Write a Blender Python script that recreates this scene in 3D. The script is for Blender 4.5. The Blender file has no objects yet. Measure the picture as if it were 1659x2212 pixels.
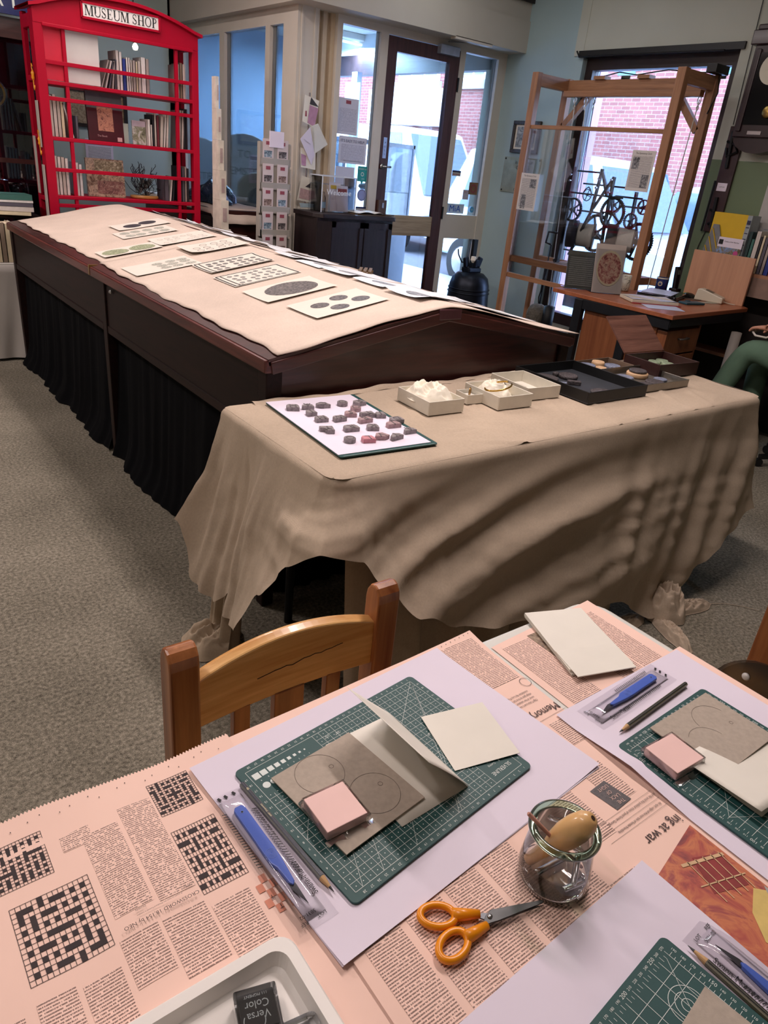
import bpy, math, random
from mathutils import noise as mnoise
from mathutils import Vector, Matrix
from math import sin, cos, pi, radians, sqrt, atan2, hypot
random.seed(7)
SC = bpy.context.scene
COL = SC.collection
# ---------------------------------------------------------------- camera
CAMZ = 1.412
cd = bpy.data.cameras.new('camera'); cam = bpy.data.objects.new('camera', cd); COL.objects.link(cam)
_p, _r, _b = radians(25.75), radians(6.02), radians(50.91)
_f = Vector((cos(_b)*cos(_p), sin(_b)*cos(_p), -sin(_p)))
_x = Vector((sin(_b), -cos(_b), 0)); _u = _x.cross(_f)
_x2 = _x*cos(_r)+_u*sin(_r); _u2 = -_x*sin(_r)+_u*cos(_r)
cam.matrix_world = Matrix(((_x2.x, _u2.x, -_f.x, 0), (_x2.y, _u2.y, -_f.y, 0), (_x2.z, _u2.z, -_f.z, CAMZ), (0, 0, 0, 1)))
cd.sensor_fit = 'VERTICAL'; cd.sensor_height = 24.0; cd.lens = 24.0*1552/2212; cd.clip_start = .02; cd.clip_end = 200
SC.camera = cam
# ---------------------------------------------------------------- sky, light, exposure
wd = bpy.data.worlds.new('overcast_sky'); SC.world = wd; wd.use_nodes = True
bg = wd.node_tree.nodes['Background']; bg.inputs[0].default_value = (.46, .64, 1.0, 1); bg.inputs[1].default_value = 13.0
vs = SC.view_settings
vs.view_transform = 'Standard'; vs.look = 'None'; vs.gamma = 1.0; vs.use_curve_mapping = False; vs.exposure = 0.0
LAMPS = [  # ceiling luminaires: x, y, z, length, watts (the fifth, by the entrance, is an added cool fill)
    (1.75, 1.55, 2.90, 1.2, 47), (1.55, 3.5, 2.90, 1.2, 19), (1.6, 4.9, 2.9, 1.2, 16),
    (-.9, 4.5, 2.90, 1.2, 62), (3.9, 4.1, 2.90, 1.2, 4.5), (-.45, 1.25, 2.9, 1.2, 19)]
LAMPCOL = (1.0, .87, .84)
cy_ = SC.cycles
cy_.max_bounces = 5; cy_.diffuse_bounces = 3; cy_.glossy_bounces = 2; cy_.transmission_bounces = 3; cy_.transparent_max_bounces = 14
cy_.caustics_reflective = False; cy_.caustics_refractive = False; cy_.adaptive_threshold = .06
# ---------------------------------------------------------------- helpers
def link(o, parent=None):
    COL.objects.link(o)
    if parent is not None: o.parent = parent
    return o
def tag(o, label, cat, group=None, kind=None):
    if label: o['label'] = label
    if cat: o['category'] = cat
    if group: o['group'] = group
    if kind: o['kind'] = kind
    return o
def thing(name, label, cat, loc=(0, 0, 0), rz=0, group=None):
    o = bpy.data.objects.new(name, None); o.empty_display_size = .05
    link(o); o.location = loc; o.rotation_euler = (0, 0, rz)
    return tag(o, label, cat, group)
def copy_tree(o, parent=None, label=None, group=None):
    c = o.copy(); COL.objects.link(c)
    if parent is not None: c.parent = parent
    if label: c['label'] = label
    if group: c['group'] = group
    for ch in list(o.children): copy_tree(ch, c)
    return c
_tc = {}
def text_geo(body):
    if body not in _tc:
        cu = bpy.data.curves.new('t', 'FONT'); cu.body = body; cu.size = 1; cu.align_x = 'CENTER'; cu.align_y = 'CENTER'; cu.resolution_u = 2
        ob = bpy.data.objects.new('t', cu)
        me = ob.to_mesh()
        _tc[body] = ([v.co.copy() for v in me.vertices], [tuple(p.vertices) for p in me.polygons])
        ob.to_mesh_clear(); bpy.data.objects.remove(ob); bpy.data.curves.remove(cu)
    return _tc[body]
def frame(loc=(0, 0, 0), rz=0, rx=0, ry=0):
    return Matrix.Translation(Vector(loc)) @ Matrix.Rotation(rz, 4, 'Z') @ Matrix.Rotation(ry, 4, 'Y') @ Matrix.Rotation(rx, 4, 'X')
def serif_caps(ch):
    """capital letters with serifs and thick and thin strokes, as polygons in a box 1 high; returns (width, polygons)"""
    T, t, s, e = .16, .07, .05, .09
    R = lambda x0, x1, y0, y1: [(x0, y0), (x1, y0), (x1, y1), (x0, y1)]
    stem = lambda x, w, y0=0, y1=1: [R(x, x+w, y0, y1), R(x-e, x+w+e, 0, s), R(x-e, x+w+e, 1-s, 1)]
    def bowl(cx, cy, rx, ry, a0, a1, w0, w1, n=16):
        out = []
        for i in range(n):
            q = []
            for k in (i, i+1):
                a = a0+(a1-a0)*k/n; w = w0+(w1-w0)*abs(cos(a)); q.append(((cx+rx*cos(a), cy+ry*sin(a)), (cx+(rx-w)*cos(a), cy+(ry-min(w, .08 if abs(sin(a)) > .7 else w))*sin(a))))
            out.append([q[0][0], q[1][0], q[1][1], q[0][1]])
        return out
    if ch == 'M': return 1.05, stem(.12, t)+stem(.80, T)+[[(.10, 1), (.30, 1), (.60, 0), (.50, 0)], [(.50, 0), (.56, 0), (.84, 1), (.78, 1)]]
    if ch == 'U': return .86, [R(.12, .12+T, .3, 1), R(.12-e, .12+T+e, 1-s, 1), R(.70, .70+t, .3, 1), R(.70-e, .70+t+e, 1-s, 1)]+bowl(.445, .32, .325, .34, pi, 2*pi, .06, .09)
    if ch == 'S': return .62, bowl(.30, .74, .22, .26, .5, pi*1.42, .07, .06)+bowl(.30, .26, .24, .26, -pi*.92+.0, pi*.42, .07, .08)+[[(.10, .62), (.17, .70), (.50, .36), (.42, .30)], R(.46, .50, .70, .98), R(.06, .10, .02, .32)]
    if ch == 'E': return .74, [R(.12, .12+T, 0, 1), R(.03, .64, 0, s), R(.03, .62, 1-s, 1), R(.28, .5, .48, .48+s), R(.46, .50, .36, .65), [(.58, .05), (.64, 0), (.67, .26), (.63, .26)], [(.57, .95), (.62, 1), (.63, .76), (.59, .76)]]
    if ch == 'H': return .90, stem(.12, T)+stem(.62, T)+[R(.28, .62, .47, .47+s)]
    if ch == 'O': return .86, bowl(.43, .5, .38, .51, 0, 2*pi, .06, .11, 32)
    if ch == 'P': return .68, stem(.12, T)+bowl(.30, .73, .30, .27, -pi/2, pi/2, .06, .10)+[R(.12, .32, 1-s, 1), R(.12, .32, .46, .46+s)]
    return .35, []
class MB:
    def __init__(s): s.v = []; s.f = []; s.uv = {}; s.mi = []
    def add(s, vs, fs, m=None, uvs=None):
        n = len(s.v)
        if m is not None: vs = [m @ Vector(q) for q in vs]
        s.v += [tuple(q) for q in vs]; s.f += [tuple(i+n for i in f) for f in fs]
        if uvs:
            for i, q in enumerate(uvs): s.uv[n+i] = q
        return s
    def box(s, x0, x1, y0, y1, z0, z1, m=None):
        v = [(x0, y0, z0), (x1, y0, z0), (x1, y1, z0), (x0, y1, z0), (x0, y0, z1), (x1, y0, z1), (x1, y1, z1), (x0, y1, z1)]
        return s.add(v, [(3, 2, 1, 0), (4, 5, 6, 7), (0, 1, 5, 4), (1, 2, 6, 5), (2, 3, 7, 6), (3, 0, 4, 7)], m)
    def cbox(s, c, sz, m=None):
        return s.box(c[0]-sz[0]/2, c[0]+sz[0]/2, c[1]-sz[1]/2, c[1]+sz[1]/2, c[2]-sz[2]/2, c[2]+sz[2]/2, m)
    def bar(s, a, b, w, h, up=(0, 0, 1), ends=1.0):   # square bar from a to b (tapers to ends)
        a, b = Vector(a), Vector(b); d = (b-a).normalized(); u = Vector(up)
        if abs(d.dot(u)) > .98: u = Vector((0, 1, 0))
        r = d.cross(u).normalized(); u = r.cross(d)
        vs = []
        for p, k in ((a, 1), (b, ends)):
            for sx, sy in ((-1, -1), (1, -1), (1, 1), (-1, 1)): vs.append(p+r*(sx*w*k/2)+u*(sy*h*k/2))
        return s.add(vs, [(3, 2, 1, 0), (4, 5, 6, 7), (0, 1, 5, 4), (1, 2, 6, 5), (2, 3, 7, 6), (3, 0, 4, 7)])
    def prism(s, poly, z0, z1, m=None, uv=None):
        n = len(poly); vs = [(x, y, z0) for x, y in poly]+[(x, y, z1) for x, y in poly]
        fs = [tuple(range(n-1, -1, -1)), tuple(range(n, 2*n))]+[(i, (i+1) % n, (i+1) % n+n, i+n) for i in range(n)]
        return s.add(vs, fs, m, [(uv*x, uv*y) for x, y in poly]*2 if uv else None)
    def tube(s, pts, r, n=8, caps=True, closed=False):
        pts = [Vector(p) for p in pts]; k = len(pts); rs = r if isinstance(r, (list, tuple)) else [r]*k
        vs = []; prev = None
        for i, p in enumerate(pts):
            if closed: d = pts[(i+1) % k]-pts[i-1]
            else: d = pts[min(i+1, k-1)]-pts[max(i-1, 0)]
            d = d.normalized() if d.length > 1e-9 else Vector((0, 0, 1))
            if prev is None:
                u = d.orthogonal().normalized()
            else:
                u = prev-d*prev.dot(d); u = u.normalized() if u.length > 1e-6 else d.orthogonal().normalized()
            prev = u; w = d.cross(u)
            for j in range(n): a = 2*pi*j/n; vs.append(p+(u*cos(a)+w*sin(a))*rs[i])
        fs = []
        for i in range(k if closed else k-1):
            for j in range(n):
                a, b = i*n, ((i+1) % k)*n; fs.append((a+j, a+(j+1) % n, b+(j+1) % n, b+j))
        if caps and not closed: fs += [tuple(range(n-1, -1, -1)), tuple(range((k-1)*n, k*n))]
        return s.add(vs, fs)
    def lathe(s, prof, n=24, m=None, cap=True):
        vs = []; k = len(prof)
        for r, z in prof:
            for j in range(n): a = 2*pi*j/n; vs.append((r*cos(a), r*sin(a), z))
        fs = [(i*n+j, i*n+(j+1) % n, (i+1)*n+(j+1) % n, (i+1)*n+j) for i in range(k-1) for j in range(n)]
        if cap: fs += [tuple(range(n-1, -1, -1)), tuple(range((k-1)*n, k*n))]
        return s.add(vs, fs, m)
    def grid(s, nu, nv, fn, uvf=None, wrap=False):
        vs = []; uvs = []
        for j in range(nv+1):
            for i in range(nu+(0 if wrap else 1)):
                u, v = i/nu, j/nv; vs.append(fn(u, v)); uvs.append(uvf(u, v) if uvf else (u, v))
        w = nu if wrap else nu+1
        fs = [(j*w+i, j*w+(i+1) % w, (j+1)*w+(i+1) % w, (j+1)*w+i) for j in range(nv) for i in range(nu)]
        return s.add(vs, fs, None, uvs)
    def text(s, body, size, m, sx=1.0):
        vs, fs = text_geo(body)
        return s.add([(v.x*size*sx, v.y*size, 0) for v in vs], fs, m)
    def serif(s, body, size, m):
        ws = [serif_caps(c) for c in body]; x = -sum(w for w, _ in ws)*size/2
        for w, ps in ws:
            for p in ps: s.add([(x+a*size, (c-.5)*size, 0) for a, c in p], [tuple(range(len(p)))], m)
            x += w*size
        return s
    def disc(s, rx, ry, m, n=20, z=0):
        return s.add([(rx*cos(2*pi*i/n), ry*sin(2*pi*i/n), z) for i in range(n)], [tuple(range(n))], m, [(rx*cos(2*pi*i/n), ry*sin(2*pi*i/n)) for i in range(n)])
    def ring(s, r0, r1, m, n=32, z=0, a0=0, a1=2*pi, ey=1.0):
        vs = []; full = abs(a1-a0-2*pi) < 1e-6; k = n if full else n+1
        for i in range(k): a = a0+(a1-a0)*i/n; vs += [(r0*cos(a), r0*sin(a)*ey, z), (r1*cos(a), r1*sin(a)*ey, z)]
        fs = [(2*i, 2*i+1, 2*((i+1) % k)+1, 2*((i+1) % k)) for i in range(n)]
        return s.add(vs, fs, m)
    def line(s, a, b, w, m=None, z=0):
        dx, dy = b[0]-a[0], b[1]-a[1]; l = hypot(dx, dy) or 1; nx, ny = -dy/l*w/2, dx/l*w/2
        return s.add([(a[0]+nx, a[1]+ny, z), (a[0]-nx, a[1]-ny, z), (b[0]-nx, b[1]-ny, z), (b[0]+nx, b[1]+ny, z)], [(0, 1, 2, 3)], m)
    def mesh(s, name, mat, smooth=False):
        me = bpy.data.meshes.new(name); me.from_pydata(s.v, [], s.f)
        if s.uv:
            ul = me.uv_layers.new(name='UVMap'); d = ul.data
            for l in me.loops: d[l.index].uv = s.uv.get(l.vertex_index, (0, 0))
        for m in (mat if isinstance(mat, (list, tuple)) else [mat]): me.materials.append(m)
        if smooth: me.polygons.foreach_set('use_smooth', [True]*len(me.polygons))
        me.update(); return me
    def build(s, name, mat, parent=None, smooth=False, bevel=0, solid=0, loc=None, rz=0, sub=0, kind=None, auto=None, seg=2):
        o = bpy.data.objects.new(name, s.mesh(name, mat, smooth)); link(o, parent)
        if loc is not None: o.location = loc; o.rotation_euler = (0, 0, rz)
        if solid: md = o.modifiers.new('solid', 'SOLIDIFY'); md.thickness = solid; md.offset = -1
        if sub: md = o.modifiers.new('sub', 'SUBSURF'); md.levels = md.render_levels = sub
        if bevel:
            md = o.modifiers.new('bevel', 'BEVEL'); md.width = bevel; md.segments = seg; md.limit_method = 'ANGLE'; md.angle_limit = radians(40)
        if kind: o['kind'] = kind
        return o
def tagged(mb, name, mat, label, cat, group=None, **k):
    return tag(mb.build(name, mat, **k), label, cat, group)
def struct(mb, name, mat, label=None, **k):
    o = mb.build(name, mat, **k); o['kind'] = 'structure'
    if label: o['label'] = label
    return o
def rrect(w, h, r, n=5, cx=0, cy=0):
    p = []
    for (x, y, a) in ((w/2-r, h/2-r, 0), (-w/2+r, h/2-r, 90), (-w/2+r, -h/2+r, 180), (w/2-r, -h/2+r, 270)):
        for i in range(n+1): t = radians(a+90*i/n); p.append((cx+x+r*cos(t), cy+y+r*sin(t)))
    return p
# ---------------------------------------------------------------- materials
def srgb(h):
    h = h.lstrip('#'); c = [int(h[i:i+2], 16)/255 for i in (0, 2, 4)]
    return tuple((x/12.92 if x <= .04045 else ((x+.055)/1.055)**2.4) for x in c)+(1,)
class NT:
    def __init__(s, name):
        s.m = bpy.data.materials.new(name); s.m.use_nodes = True; s.t = s.m.node_tree; s.n = s.t.nodes
        s.b = s.n['Principled BSDF']
    def node(s, typ, **k):
        n = s.n.new(typ)
        for a, v in k.items():
            if a.startswith('i_'): n.inputs[int(a[2:])].default_value = v
            else: setattr(n, a, v)
        return n
    def link(s, a, b): s.t.links.new(a, b)
    def math(s, op, a, b=None, c=None):
        n = s.n.new('ShaderNodeMath'); n.operation = op
        for i, q in enumerate((a, b, c)):
            if q is None: continue
            if isinstance(q, (int, float)): n.inputs[i].default_value = q
            else: s.link(q, n.inputs[i])
        return n.outputs[0]
    def coords(s, kind='Object', scale=(1, 1, 1), rot=(0, 0, 0)):
        tc = s.node('ShaderNodeTexCoord'); mp = s.node('ShaderNodeMapping'); mp.inputs['Scale'].default_value = scale; mp.inputs['Rotation'].default_value = rot
        s.link(tc.outputs[kind], mp.inputs[0]); return mp.outputs[0]
    def noise(s, vec, scale, detail=3, rough=.5, dist=0):
        n = s.node('ShaderNodeTexNoise'); n.inputs['Scale'].default_value = scale; n.inputs['Detail'].default_value = detail
        n.inputs['Roughness'].default_value = rough; n.inputs['Distortion'].default_value = dist; s.link(vec, n.inputs['Vector']); return n.outputs[0]
    def ramp(s, fac, stops):
        r = s.node('ShaderNodeValToRGB'); e = r.color_ramp.elements
        while len(e) < len(stops): e.new(.5)
        for i, (p, c) in enumerate(stops): e[i].position = p; e[i].color = c
        s.link(fac, r.inputs[0]); return r.outputs[0]
    def mix(s, fac, a, b):
        n = s.node('ShaderNodeMix', data_type='RGBA')
        for k, q in ((0, fac), (6, a), (7, b)):
            if isinstance(q, (int, float, tuple)): n.inputs[k].default_value = q
            else: s.link(q, n.inputs[k])
        return n.outputs[2]
    def bump(s, h, strength=.3, dist=.002):
        n = s.node('ShaderNodeBump'); n.inputs['Strength'].default_value = strength; n.inputs['Distance'].default_value = dist
        s.link(h, n.inputs['Height']); s.link(n.outputs[0], s.b.inputs['Normal'])
    def base(s, c):
        if isinstance(c, tuple): s.b.inputs['Base Color'].default_value = c
        else: s.link(c, s.b.inputs['Base Color'])
    def rough(s, v): s.b.inputs['Roughness'].default_value = v
_mats = {}
def shade(c, k): return tuple(min(1, x*k) for x in c[:3])+(1,)
def M(name, col, rough=.5, metal=0, var=.12, scale=20, bump=0, bscale=None, stretch=(1, 1, 1), spec=.5, dist=.002, coat=0):
    if name in _mats: return _mats[name]
    t = NT(name); c = srgb(col) if isinstance(col, str) else col
    t.rough(rough); t.b.inputs['Metallic'].default_value = metal; t.b.inputs['Specular IOR Level'].default_value = spec
    if coat: t.b.inputs['Coat Weight'].default_value = coat; t.b.inputs['Coat Roughness'].default_value = .1
    v = t.coords('Object', stretch)
    if var:
        n = t.noise(v, scale, 4); t.base(t.ramp(n, [(.3, shade(c, 1-var)), (.7, shade(c, 1+var))]))
    else: t.base(c)
    if bump: t.bump(t.noise(v, bscale or scale*4, 3), bump, dist)
    _mats[name] = t.m; return t.m
def wood(name, dark, light, axis=0, scale=3.0, rough=.35, bump=.08, coat=0, freq=7, spec=.5):
    if name in _mats: return _mats[name]
    t = NT(name); s = [freq*6.]*3; s[axis] = freq*.35
    v = t.coords('Object', tuple(s)); n1 = t.noise(v, 1.0*scale/3, 5, .6, .6); n2 = t.noise(v, 4.0*scale/3, 3, .6)
    f = t.math('ADD', t.math('MULTIPLY', n1, .75), t.math('MULTIPLY', n2, .25))
    t.base(t.ramp(f, [(.32, srgb(dark)), (.68, srgb(light))])); t.rough(rough); t.b.inputs['Specular IOR Level'].default_value = spec
    if coat: t.b.inputs['Coat Weight'].default_value = coat; t.b.inputs['Coat Roughness'].default_value = .15
    if bump: t.bump(f, bump, .001)
    _mats[name] = t.m; return t.m
def glass(name, tint=(1, 1, 1, 1), refl=.06, rough=.02):
    if name in _mats: return _mats[name]
    t = NT(name); n = t.n; n.remove(t.b)
    tr = t.node('ShaderNodeBsdfTransparent'); tr.inputs[0].default_value = tint
    gl = t.node('ShaderNodeBsdfGlossy'); gl.inputs['Roughness'].default_value = rough; gl.inputs[0].default_value = (1, 1, 1, 1)
    fr = t.node('ShaderNodeFresnel'); fr.inputs[0].default_value = 1.45
    mx = t.node('ShaderNodeMixShader'); fac = t.math('MINIMUM', t.math('MULTIPLY', fr.outputs[0], refl/.04), .9)
    t.link(fac, mx.inputs[0]); t.link(tr.outputs[0], mx.inputs[1]); t.link(gl.outputs[0], mx.inputs[2])
    t.link(mx.outputs[0], n['Material Output'].inputs[0]); _mats[name] = t.m; return t.m
def emit(name, col, strength):
    if name in _mats: return _mats[name]
    t = NT(name); t.base(col); t.b.inputs['Emission Color'].default_value = col; t.b.inputs['Emission Strength'].default_value = strength
    _mats[name] = t.m; return t.m
def body_text(name, paper, ink, pitch=3.1, rough=.7, dens=.40):
    """print: lines of illegible body type; UV is in millimetres"""
    if name in _mats: return _mats[name]
    t = NT(name); tc = t.node('ShaderNodeTexCoord'); sp = t.node('ShaderNodeSeparateXYZ'); t.link(tc.outputs['UV'], sp.inputs[0])
    u, v = sp.outputs[0], sp.outputs[1]
    row = t.math('DIVIDE', v, pitch); fr = t.math('FRACT', row); fl = t.math('FLOOR', row)
    band = t.math('MULTIPLY', t.math('GREATER_THAN', fr, .26), t.math('LESS_THAN', fr, .74))
    cx = t.node('ShaderNodeCombineXYZ'); t.link(u, cx.inputs[0]); t.link(t.math('MULTIPLY', fl, 7.31), cx.inputs[1])
    words = t.math('GREATER_THAN', t.noise(cx.outputs[0], .36, 1), dens-.04)
    cy = t.node('ShaderNodeCombineXYZ'); t.link(t.math('MULTIPLY', u, 1.5), cy.inputs[0]); t.link(t.math('ADD', t.math('MULTIPLY', fl, 3.7), t.math('MULTIPLY', v, .35)), cy.inputs[1])
    let = t.math('GREATER_THAN', t.noise(cy.outputs[0], 1.0, 1), .40)
    f = t.math('MULTIPLY', t.math('MULTIPLY', band, words), let)
    f = t.math('MULTIPLY', f, .85)
    t.base(t.mix(f, srgb(paper), srgb(ink))); t.rough(rough); _mats[name] = t.m; return t.m
def picture(name, cols, scale=30, detail=6, rough=.4, dist=1.5, coat=0):
    """print: a mottled photograph seen too small to read"""
    if name in _mats: return _mats[name]
    t = NT(name); v = t.coords('Object'); n = t.noise(v, scale, detail, .6, dist)
    k = len(cols); t.base(t.ramp(n, [(.3+.4*i/(k-1), srgb(c)) for i, c in enumerate(cols)])); t.rough(rough)
    if coat: t.b.inputs['Coat Weight'].default_value = coat
    _mats[name] = t.m; return t.m
WHITE = M('white_paint', '#cfccc6', .5, var=.03)
PAPER = M('white_paper', '#eadfee', .75, var=.015, scale=8)
CREAM = M('cream_card', '#ece6da', .7, var=.02)
BLACK = M('black_plastic', '#121214', .4, var=.1)
INK = M('black_ink', '#1b191c', .7, var=0)
WINK = M('white_ink', '#dfe6e2', .6, var=0)
STEEL = M('steel', '#b8b8ba', .25, metal=1, var=.05)
IRON = M('black_iron', '#0c0d11', .55, var=.2, bump=.2, scale=60, spec=.3)
GLASS = glass('window_glass', (.97, .985, 1, 1), .05)
ACRYL = glass('clear_acrylic', (.985, .99, 1, 1), .045)
# ================================================================ THE ROOM
def carpet():
    t = NT('carpet'); v = t.coords('Object'); n = t.noise(v, 420, 2, .7); n2 = t.noise(v, 2.2, 3); n3 = t.noise(v, 90, 3, .6)
    f = t.math('ADD', t.math('ADD', t.math('MULTIPLY', n, .45), t.math('MULTIPLY', n2, .15)), t.math('MULTIPLY', n3, .4))
    t.base(t.ramp(f, [(.36, srgb('#3b3831')), (.5, srgb('#7a7366')), (.66, srgb('#b3aa9a'))])); t.rough(.95); t.b.inputs['Specular IOR Level'].default_value = .1
    t.bump(n, .5, .004); return t.m
XW, YD, YB = 5.05, 5.2, 7.3          # street wall, door wall, back wall
WALLP = M('pale_green_paint', '#c4c6b9', .7, var=.03, scale=3, bump=.05, bscale=120)
BLUELITP = M('daylight_tinted_paint', '#a9c0c4', .7, var=.04, scale=3, bump=.05, bscale=120)  # the pale green wall paint with blue daylight put into its colour
GREENP = M('olive_green_paint', '#6f7f62', .6, var=.05, scale=3)
CEILP = M('ceiling_paint', '#d8d6d0', .8, var=.03, scale=4)
FRAMEP = M('cream_gloss_paint', '#d9d0c4', .35, var=.03, scale=6)
DARKP = M('dark_stained_timber', '#2a1c1c', .4, var=.2, scale=12)
LOBBYP = M('lobby_daylight_tinted_paint', '#a9c8e6', .75, var=.05, scale=2)  # blue of the daylight is mixed into the lobby wall colour
b = MB(); b.box(-2.5, XW, -3, YB, -.05, 0); struct(b, 'floor', carpet(), 'speckled grey brown carpet floor')
b = MB(); b.box(-2.6, XW+.1, -3.1, YB, 3.0, 3.08); struct(b, 'ceiling', CEILP)
b = MB(); b.box(-2.6, -2.5, -3.1, YB, 0, 3.0); struct(b, 'wall_left', WALLP)
b = MB(); b.box(-2.5, XW, -3.1, -3, 0, 3.0); struct(b, 'wall_front', WALLP)
b = MB(); b.box(-2.6, 3.0, YB, YB+.1, 0, 3.0); struct(b, 'wall_back', M('pale_mint_paint', '#bfcfc8', .7, var=.03, scale=3))
# street wall, with the shop window hole (y 3.07..4.37, z .3..2.3)
WY0, WY1, WZ0, WZ1 = 3.07, 4.37, .30, 2.30
b = MB(); b.box(XW, XW+.22, WY1, YD+.1, 0, 3.0); struct(b, 'wall_right', BLUELITP, 'pale wall with blue daylight in its colour between the door and the shop window')
b = MB(); b.box(XW-.012, XW+.22, -3, WY1+.09, WZ1, 3.0); b.box(XW-.012, XW+.22, -3, WY0, 1.65, WZ1)
b.box(XW, XW+.22, WY0, WY1, 0, WZ0); struct(b, 'wall_right_upper', WALLP)
b = MB(); b.box(XW-.012, XW+.22, -3, WY0, 0, 1.65); struct(b, 'wall_right_dado', GREENP)
# shop window
b = MB(); fx0, fx1 = XW+.05, XW+.13
b.box(fx0, fx1, WY0, WY1, WZ1-.09, WZ1); b.box(fx0, fx1, WY0, WY1, WZ0, WZ0+.09); b.box(fx0, fx1, WY0, WY0+.07, WZ0+.09, WZ1-.09); b.box(fx0, fx1, WY1-.07, WY1, WZ0+.09, WZ1-.09)
w1 = struct(b, 'window_1', DARKP, 'dark framed shop window behind the wooden clock frame')
b = MB(); b.box(XW+.085, XW+.093, WY0+.07, WY1-.07, WZ0+.09, WZ1-.09); b.build('pane', GLASS, w1)
b = MB(); b.box(XW-.03, XW+.05, WY0-.03, WY1+.03, WZ1-.012, WZ1+.03); b.build('blind_rail', BLACK, w1)
b = MB(); b.box(XW-.015, XW+.01, WY1, WY1+.05, WZ1, 3.0); struct(b, 'trim_1', WALLP)
b = MB(); b.tube([(XW-.02, WY1+.06, 2.33), (XW-.03, WY1+.02, 2.29), (XW-.035, WY1-.3, 2.29), (XW-.035, WY0+.1, 2.285)], .006); struct(b, 'trim_2', BLACK, 'black cable along the head of the shop window')
b = MB(); b.box(XW-.03, XW, -3, WY0, .0, .12); b.box(XW-.03, XW, WY1, YD, 0, .12); struct(b, 'baseboard_right', DARKP)
# fascia beams of the lobby
b = MB(); b.box(2.92, XW, 4.99, YD+.1, 2.34, 2.56); b.box(2.935, XW, 5.005, YD+.1, 2.56, 3.0)
struct(b, 'trim_3', M('fascia_paint', '#c9c2b6', .6, var=.03, scale=4), 'cream fascia board over the entrance door')
b = MB(); b.box(2.92, 3.2, YD+.1, YB, 2.34, 3.0); struct(b, 'trim_4', M('fascia_paint', '#c9c2b6'), 'cream fascia board over the side glass')
b = MB(); b.box(2.91, XW, 4.975, 4.99, 2.68, 2.73); b.box(2.905, 2.92, 4.975, YB, 2.68, 2.73); struct(b, 'trim_5', DARKP)
# corner column with ribbed cladding
b = MB(); b.box(3.0, 3.175, YD, YD+.16, 0, 2.36); col = struct(b, 'trim_6', FRAMEP, 'cream corner column hung with cards')
b = MB(); b.box(3.03, 3.045, YD-.006, YD, 0, 2.36); b.box(3.135, 3.15, YD-.006, YD, 0, 2.36); b.build('moulding', FRAMEP, col)
for i, (x, d) in enumerate(((3.19, .02), (3.225, .05), (3.26, .02), (3.295, .045))):
    q = MB(); q.box(x, x+.034, YD+.08-d, YD+.14, 0, 2.36); q.build('rib', M('tan_gloss_paint', '#d6c3a8', .4, var=.04), col)
# side glazing of the lobby (x = 3.02)
b = MB()
for y0, y1 in ((5.36, 5.40), (5.60, 5.67), (6.37, 6.46), (7.22, 7.3)): b.box(3.0, 3.06, y0, y1, .1, 2.24)
b.box(3.0, 3.06, 5.36, YB, 2.24, 2.34); b.box(3.0, 3.06, 5.36, YB, .0, .1)
w2 = struct(b, 'window_2', FRAMEP, 'tall cream framed glazing between the shop and the lobby')
for y0, y1 in ((5.40, 5.60), (5.67, 6.37), (6.46, 7.22)):
    q = MB(); q.box(3.026, 3.034, y0, y1, .1, 2.24); q.build('pane', GLASS, w2)
# entrance door wall: left light, door, right light
b = MB()
for x0, x1 in ((3.33, 3.375), (3.72, 3.79), (4.52, 4.58), (4.955, 5.05)): b.box(x0, x1, YD, YD+.07, .12 if x0 < 3.7 else 0, 2.29)
b.box(3.33, XW, YD, YD+.07, 2.29, 2.37); b.box(3.33, 3.72, YD, YD+.07, 0, .12)
b.box(4.58, 4.955, YD+.005, YD+.06, .86, 1.06); b.box(4.58, 4.955, YD+.005, YD+.06, 0, .1)
w3 = struct(b, 'window_3', FRAMEP, 'cream painted frame and side lights around the entrance door')
for x0, x1, z0, z1 in ((3.375, 3.72, .12, 2.29), (4.58, 4.955, 1.06, 2.29), (4.58, 4.955, .1, .86)):
    q = MB(); q.box(x0, x1, YD+.03, YD+.038, z0, z1); q.build('pane', GLASS, w3)
DOORW = wood('dark_mahogany', '#3a1d1b', '#5a3430', 2, rough=.35)
b = MB(); dx0, dx1 = 3.79, 4.52
b.box(dx0, dx0+.09, YD+.0, YD+.05, .02, 2.285); b.box(dx1-.10, dx1, YD, YD+.05, .02, 2.285)
b.box(dx0+.09, dx1-.10, YD, YD+.05, 2.19, 2.285); b.box(dx0+.09, dx1-.10, YD, YD+.05, .02, .1)
d1 = struct(b, 'door_1', DOORW, 'dark mahogany framed glass entrance door')
q = MB(); q.box(dx0+.09, dx1-.1, YD+.005, YD+.045, .87, 1.03); q.build('middle_rail', wood('weathered_board', '#8d7b66', '#c9b79c', 0, rough=.6, freq=5), d1)
for z0, z1 in ((1.03, 2.19), (.1, .87)):
    q = MB(); q.box(dx0+.09, dx1-.1, YD+.022, YD+.03, z0, z1); q.build('pane', GLASS, d1)
q = MB(); q.box(dx0+.028, dx0+.062, YD-.004, YD, 1.45, 1.60); pp = q.build('push_plate', M('brushed_plate', '#b9c4dd', .35, metal=.8, var=.03), d1)
q = MB()
for i, ch in enumerate('PULL'): q.text(ch, .022, frame((dx0+.045, YD-.006, 1.56-.026*i), 0, pi/2))
q.build('lettering', INK, pp)
q = MB(); q.tube([(dx0+.03, YD-.0, 1.39), (dx0+.03, YD-.035, 1.39), (dx0+.10, YD-.035, 1.39)], .008); q.lathe([(.02, 0), (.02, .006)], 14, frame((dx0+.03, YD-.006, 1.39), 0, pi/2)); q.build('handle', STEEL, d1, smooth=True)
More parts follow.
